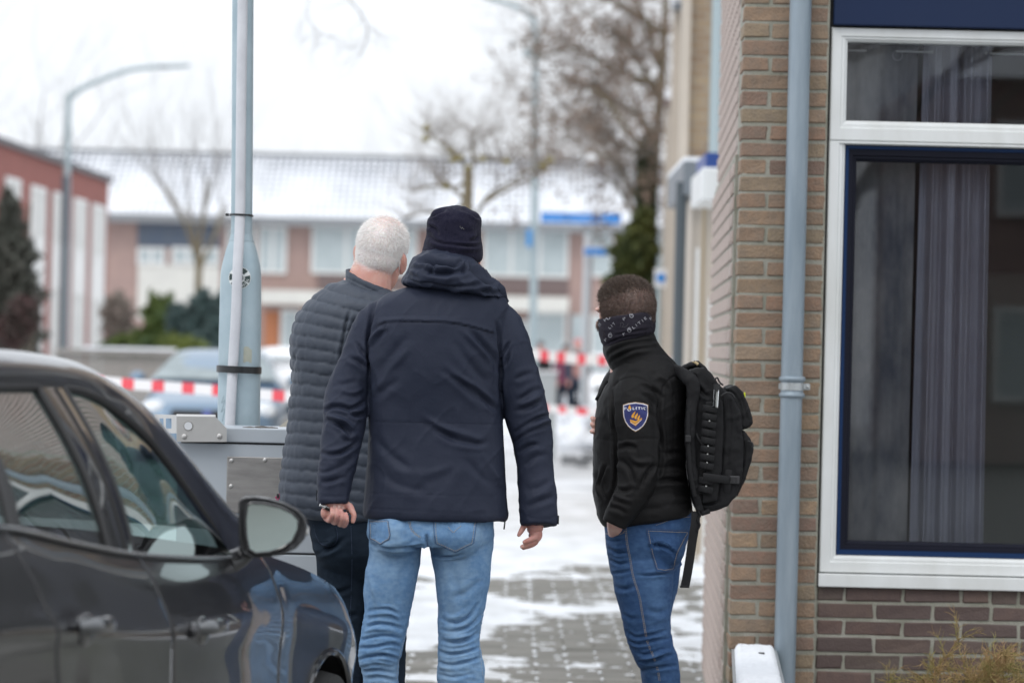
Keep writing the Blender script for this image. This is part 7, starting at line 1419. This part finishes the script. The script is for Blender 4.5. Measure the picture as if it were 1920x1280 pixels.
AX, AZ, AR = 1.74, .335, .365
arch = lambda c: (c[:, 0] - AX) ** 2 + (c[:, 2] - AZ) ** 2 > AR ** 2
arch2 = lambda c: (c[:, 0] + 1.0 - .05) ** 2 * 0 + (c[:, 0] + 1.62) ** 2 + (c[:, 2] - AZ) ** 2 > AR ** 2
for mi in (False, True):
    panel('rear_quarter', fn_(-2.3, -2.3), LA, keep=lambda c: arch2(c), mirror=mi, nu=110)
    rd = panel('rear_door', LA, LB, keep=lambda c: arch2(c), mirror=mi); fd = panel('front_door', LB, LC, mirror=mi); panel('fender', LC, fn_(2.38, 2.38), keep=arch, mirror=mi, nu=130)
    sgn = -1 if mi else 1
    for ax in (AX, -1.62):
        th = np.linspace(-.15, math.pi + .15, 60); q = np.stack([ax + AR * np.cos(th), 0 * th, AZ + AR * np.sin(th)], 1)
        tt = TOP(q[:, 0]); vv = np.clip((tt[:, 1] - q[:, 2]) / (tt[:, 1] - .22), 0, 1); q[:, 1] = S(q[:, 0], vv)[:, 1] * sgn
        obj('arch_lip', tube(W3(q), .011, 8), M_paint, car, smooth='auto')
        rings = [W3(q), W3(q + [0, -.22 * sgn, 0])]; n = len(q); obj('arch_liner', (np.concatenate(rings), [(j, j + 1, n + j + 1, n + j) for j in range(n - 1)]), M_black, car)
        Mx = np.stack([CF, np.array([0, 0, 1.0]), CLt * sgn], 1); wc = W3(np.array([ax, .76 * sgn, .325]))
        wh = obj('wheel', lathe([(.05, -.10), (.27, -.105), (.315, -.09), (.325, -.05), (.325, .05), (.315, .09), (.27, .105), (.24, .09), (.05, .07)], wc, 48, Mx), M_rubber, car, smooth='auto')
        sp = [xf(bevel(cbox((0, .13, .092), (.04, .22, .02)), .006, 2), None) for k in range(10)]
        obj('rim', comb(*[((v_ @ rotz(k * 2 * math.pi / 10).T) @ Mx.T + wc, f_) for k, (v_, f_) in enumerate(sp)], lathe([(.225, .085), (.25, .10), (.255, .085), (.225, .07)], wc, 48, Mx)), mat('alloy_rim', (.35, .36, .37), .3, metal=.8) if 'alloy_rim' not in bpy.data.materials else bpy.data.materials['alloy_rim'], wh, smooth='auto')
    # rail and A-pillar
    pr_ = np.array([(-1.9, -2.2), (-1.1, -1.2), (-.775, -.8), (-.29, -.2), (-.05, .1), (.137, .38), (.28, .62), (.40, .80), (.49, .96), (.547, 1.10), (.585, 1.306)])
    def rail(u, v):
        w = np.interp(u, np.linspace(0, 1, 11), pr_[:, 0]); r_ = np.interp(u, np.linspace(0, 1, 11), pr_[:, 1]); a = np.concatenate([w[:, None], WT(w)], 1); b = np.concatenate([r_[:, None], RF(r_)], 1)
        p = a + (b - a) * v[:, None]; p[:, 1] += .016 * np.sin(math.pi * v); p[:, 2] += .010 * np.sin(math.pi * v); return p
    surf('roof_rail', rail, 110, 12, M_paint, car, mirror=mi)
    # window glass
    def side_glass(tx0, tx1, bx0, bx1, nm):
        def f(u, v):
            xt = tx0 + (tx1 - tx0) * u; xb = bx0 + (bx1 - bx0) * u; a = np.concatenate([xt[:, None], WT(xt)], 1); b = np.concatenate([xb[:, None], TOP(xb)], 1); b[:, 1] -= .012; a[:, 1] -= .006
            p = a + (b - a) * v[:, None]; p[:, 1] += .022 * np.sin(math.pi * v) - .004; return p
        g = surf(nm, f, 50, 24, M_cglass if nm == 'front_window' else M_cglass2, car, mirror=mi); return f
    gf = side_glass(-.29, .585, -.36, .57, 'front_window'); gr = side_glass(-1.05, -.49, -1.22, -.56, 'rear_window'); gq = side_glass(-1.75, -1.085, -1.62, -1.26, 'quarter_window')
    def edge(f, side, k=30):
        t = np.linspace(0, 1, k); z = np.zeros(k); o = np.ones(k)
        L = {'l': f(z, t), 'r': f(o, t), 't': f(t, z), 'b': f(t, o)}[side]; return L * [1, sgn, 1]
    for f in (gf, gr, gq):
        wtr = obj('window_trim', comb(*[tube(W3(edge(f, s) + [0, .004 * sgn, 0]), .0095 if s != 'b' else .010, 8) for s in 'lrtb']), M_trim, car, smooth='auto')
    def pill(u, v):
        a = gr(np.ones_like(u), v); b = gf(np.zeros_like(u), v); p = a + (b - a) * u[:, None]; p[:, 1] += .009 + .004 * np.sin(math.pi * u); return p
    surf('b_pillar', pill, 8, 24, M_gloss, car, mirror=mi)
    obj('pillar_groove', tube(W3(pill(np.full(20, .55), np.linspace(0, 1, 20)) * [1, sgn, 1] + [0, .002 * sgn, 0]), .003, 6), M_trim, car)
    def pill2(u, v):
        a = gq(np.ones_like(u), v); b = gr(np.zeros_like(u), v); p = a + (b - a) * u[:, None]; p[:, 1] += .006; return p
    surf('rear_window_bar', pill2, 4, 24, M_gloss, car, mirror=mi)
    xs = np.linspace(-1.9, .60, 60); bl = np.concatenate([xs[:, None], TOP(xs)], 1) + [0, .004, .006]; bl[:, 1] *= sgn
    obj('belt_strip', tube(W3(bl), .0048, 8, flat=1.5), M_brt, car, smooth='auto')
    # door handles
    for px, py, dr in ((380, 1180, fd), (150, 1178, rd)):
        c = cp(px, py, .90); v_ = (TOP(np.array([c[0]]))[0, 1] - c[2]) / (TOP(np.array([c[0]]))[0, 1] - .22); y = S(np.array([c[0]]), np.array([v_]))[0, 1]
        Mh = np.stack([CF, CLt * sgn, np.array([0, 0, 1.0])], 1)
        obj('handle_recess', ell(W3(np.array([c[0] + .04, (y - .002) * sgn, c[2] - .005])), (.062, .012, .032), Mh), M_gloss, dr, smooth=True)
        hn = cr(np.array([(-.055, .010, .0), (-.03, .036, .002), (.02, .043, .002), (.085, .036, -.002), (.125, .010, -.006)]), 4); hn = hn + [c[0], y, c[2] + .006]; hn[:, 1] *= sgn
        obj('door_handle', tube(W3(hn), [.012] * 2 + [.016] * (len(hn) - 4) + [.012] * 2, 12, up=tuple(CLt), flat=.65), M_hand, dr, smooth='auto')
        if dr is fd: obj('lock_cap', ell(W3(np.array([c[0] - .075, (y + .006) * sgn, c[2] + .004])), (.026, .014, .018), Mh), M_paint, dr, smooth=True)
    # side skirt
    xs = np.linspace(-1.2, 1.35, 30); obj('sill', tube(W3(np.stack([xs, np.full(30, .80 * sgn), np.full(30, .22)], 1)), .06, 10, flat=.8), M_black, car, smooth='auto')
# roof, windscreen, rear window, bonnet
def across(x0, x1, zc, fn):
    def f(u, v):
        x = x0 + (x1 - x0) * u; e = fn(x); y = e[:, 0] * (1 - 2 * v); k = 1 - (1 - 2 * v) ** 2; return np.stack([x + zc[1] * k * np.interp(x, [0, 1.3], [0, 1]), y, e[:, 1] + zc[0] * k], -1)
    return f
surf('roof', across(-2.25, .33, (.016, 0), RF), 40, 16, M_paint, car)
surf('windscreen', across(.335, 1.306, (.02, .10), RF), 30, 16, M_cglass, car)
surf('bonnet', across(1.03, 2.38, (.06, .0), TOP), 40, 20, M_paint, car); surf('scuttle', across(.60, 1.06, (.0, 0), lambda x: TOP(x) - [0, .012]), 6, 12, M_black, car)
surf('front_bumper', lambda u, v: np.stack([2.38 + .10 * np.sin(math.pi * v) + 0 * u, (.63 * (1 - 2 * v)), .62 - .36 * u], -1), 10, 20, M_paint, car)
surf('tailgate', lambda u, v: np.stack([-2.3 - .12 * u * np.sin(math.pi * v), (.55 + .27 * u) * (1 - 2 * v), 1.36 - .7 * u], -1), 12, 16, M_paint, car); surf('rear_bumper', lambda u, v: np.stack([-2.38 - .08 * np.sin(math.pi * v) + 0 * u, .82 * (1 - 2 * v), .68 - .42 * u], -1), 8, 16, M_black, car)
# interior
def lb(x0, x1, y0, y1, z0, z1, r=.03):
    V, Fc = bevel(box(x0, x1, y0, y1, z0, z1), r, 3); return W3(V), Fc
obj('floor', lb(-2.1, 1.5, -.74, .74, .24, .34, .01), M_int, car)
obj('dashboard', lb(.72, 1.15, -.72, .72, .62, .975, .05), M_int, car, smooth='auto')
for y in (-.38, .38):
    st = obj('front_seat', comb(lb(-.35, .22, y - .25, y + .25, .38, .56, .06), tuple((lambda VF: ((VF[0] - W3(np.array([-.35, y, .5]))) @ (np.eye(3)).T + W3(np.array([-.35, y, .5])), VF[1]))(lb(-.52, -.36, y - .23, y + .23, .45, 1.10, .06)))), M_seat, car, smooth='auto')
    hd_ = obj('headrest', lb(-.56, -.44, y - .13, y + .13, 1.10, 1.27, .045), M_seat, st, smooth='auto')
rb_ = obj('rear_bench', comb(lb(-1.25, -.8, -.62, .62, .38, .54, .05), lb(-1.42, -1.25, -.62, .62, .45, 1.05, .05), lb(-1.4, -1.3, .2, .46, 1.05, 1.2, .04), lb(-1.4, -1.3, -.46, -.2, 1.05, 1.2, .04)), M_seat, car, smooth='auto')
a = np.linspace(0, 2 * math.pi, 32); sw = np.stack([.52 + .06 * np.cos(a), -.38 + .185 * np.sin(a), .86 + .175 * np.cos(a)], 1); obj('steering_wheel', tube(W3(sw), .014, 8), M_int, car, smooth=True)
# wing mirror, seen from behind
YM = 8.86
mo = [(447, 1010), (446, 975), (447, 940), (455, 931), (480, 930), (505, 934), (535, 943), (560, 956), (573, 970), (576, 988), (571, 1010), (555, 1028), (530, 1040), (500, 1045), (470, 1046), (453, 1038)]
def mprism(poly, y0, y1, k): c = np.mean(poly, 0); a = [P(x, y, YM) + np.array([0, y0, 0]) for x, y in poly]; b = [P(c[0] + (x - c[0]) * k, c[1] + (y - c[1]) * k, YM) + np.array([0, y1, 0]) for x, y in poly]; return loft([np.array(a), np.array(b)])
mv = loft([np.array([P(511 + (x - 511) * k, 988 + (y - 988) * k, YM) + np.array([0, dy, 0]) for x, y in mo]) for k, dy in ((.90, .004), (.97, -.002), (1.0, .004), (1.0, .03), (.98, .06), (.88, .09), (.6, .108), (.2, .112))])
V, Fq, N = remesh([mv, limb([(462, 1035, .05, 16), (445, 1048, .04, 20), (425, 1056, .02, 22)], YM, flat=.8)], .0042, 3)
mr_ = obj('wing_mirror', (V, Fq), mat('mirror_housing', (.018, .019, .021), .35, coat=.6), car, smooth=True)
gl = [(463, 1005), (461, 975), (464, 948), (472, 942), (495, 943), (525, 950), (548, 961), (560, 974), (559, 992), (549, 1013), (530, 1026), (505, 1034), (480, 1036), (468, 1028)]
gp = np.array([P(x, y, YM) + np.array([(x - 511) * .0, -.010 + (x - 511) * .00012, 0]) for x, y in gl]); cgl = gp.mean(0)
obj('mirror_glass', prism(gp, (0, .004, 0)), mat('mirror_silver', (.62, .74, .73), .02, metal=1), mr_)
obj('mirror_bezel', tube(np.vstack([gp, gp[:1]]), .0032, 8), M_gloss, mr_, smooth='auto')
obj('mirror_lamp', ell(P(573, 996, YM) + np.array([0, .05, 0]), (.006, .03, .012)), mat('lamp_clear', (.6, .6, .58), .1), mr_, smooth=True)
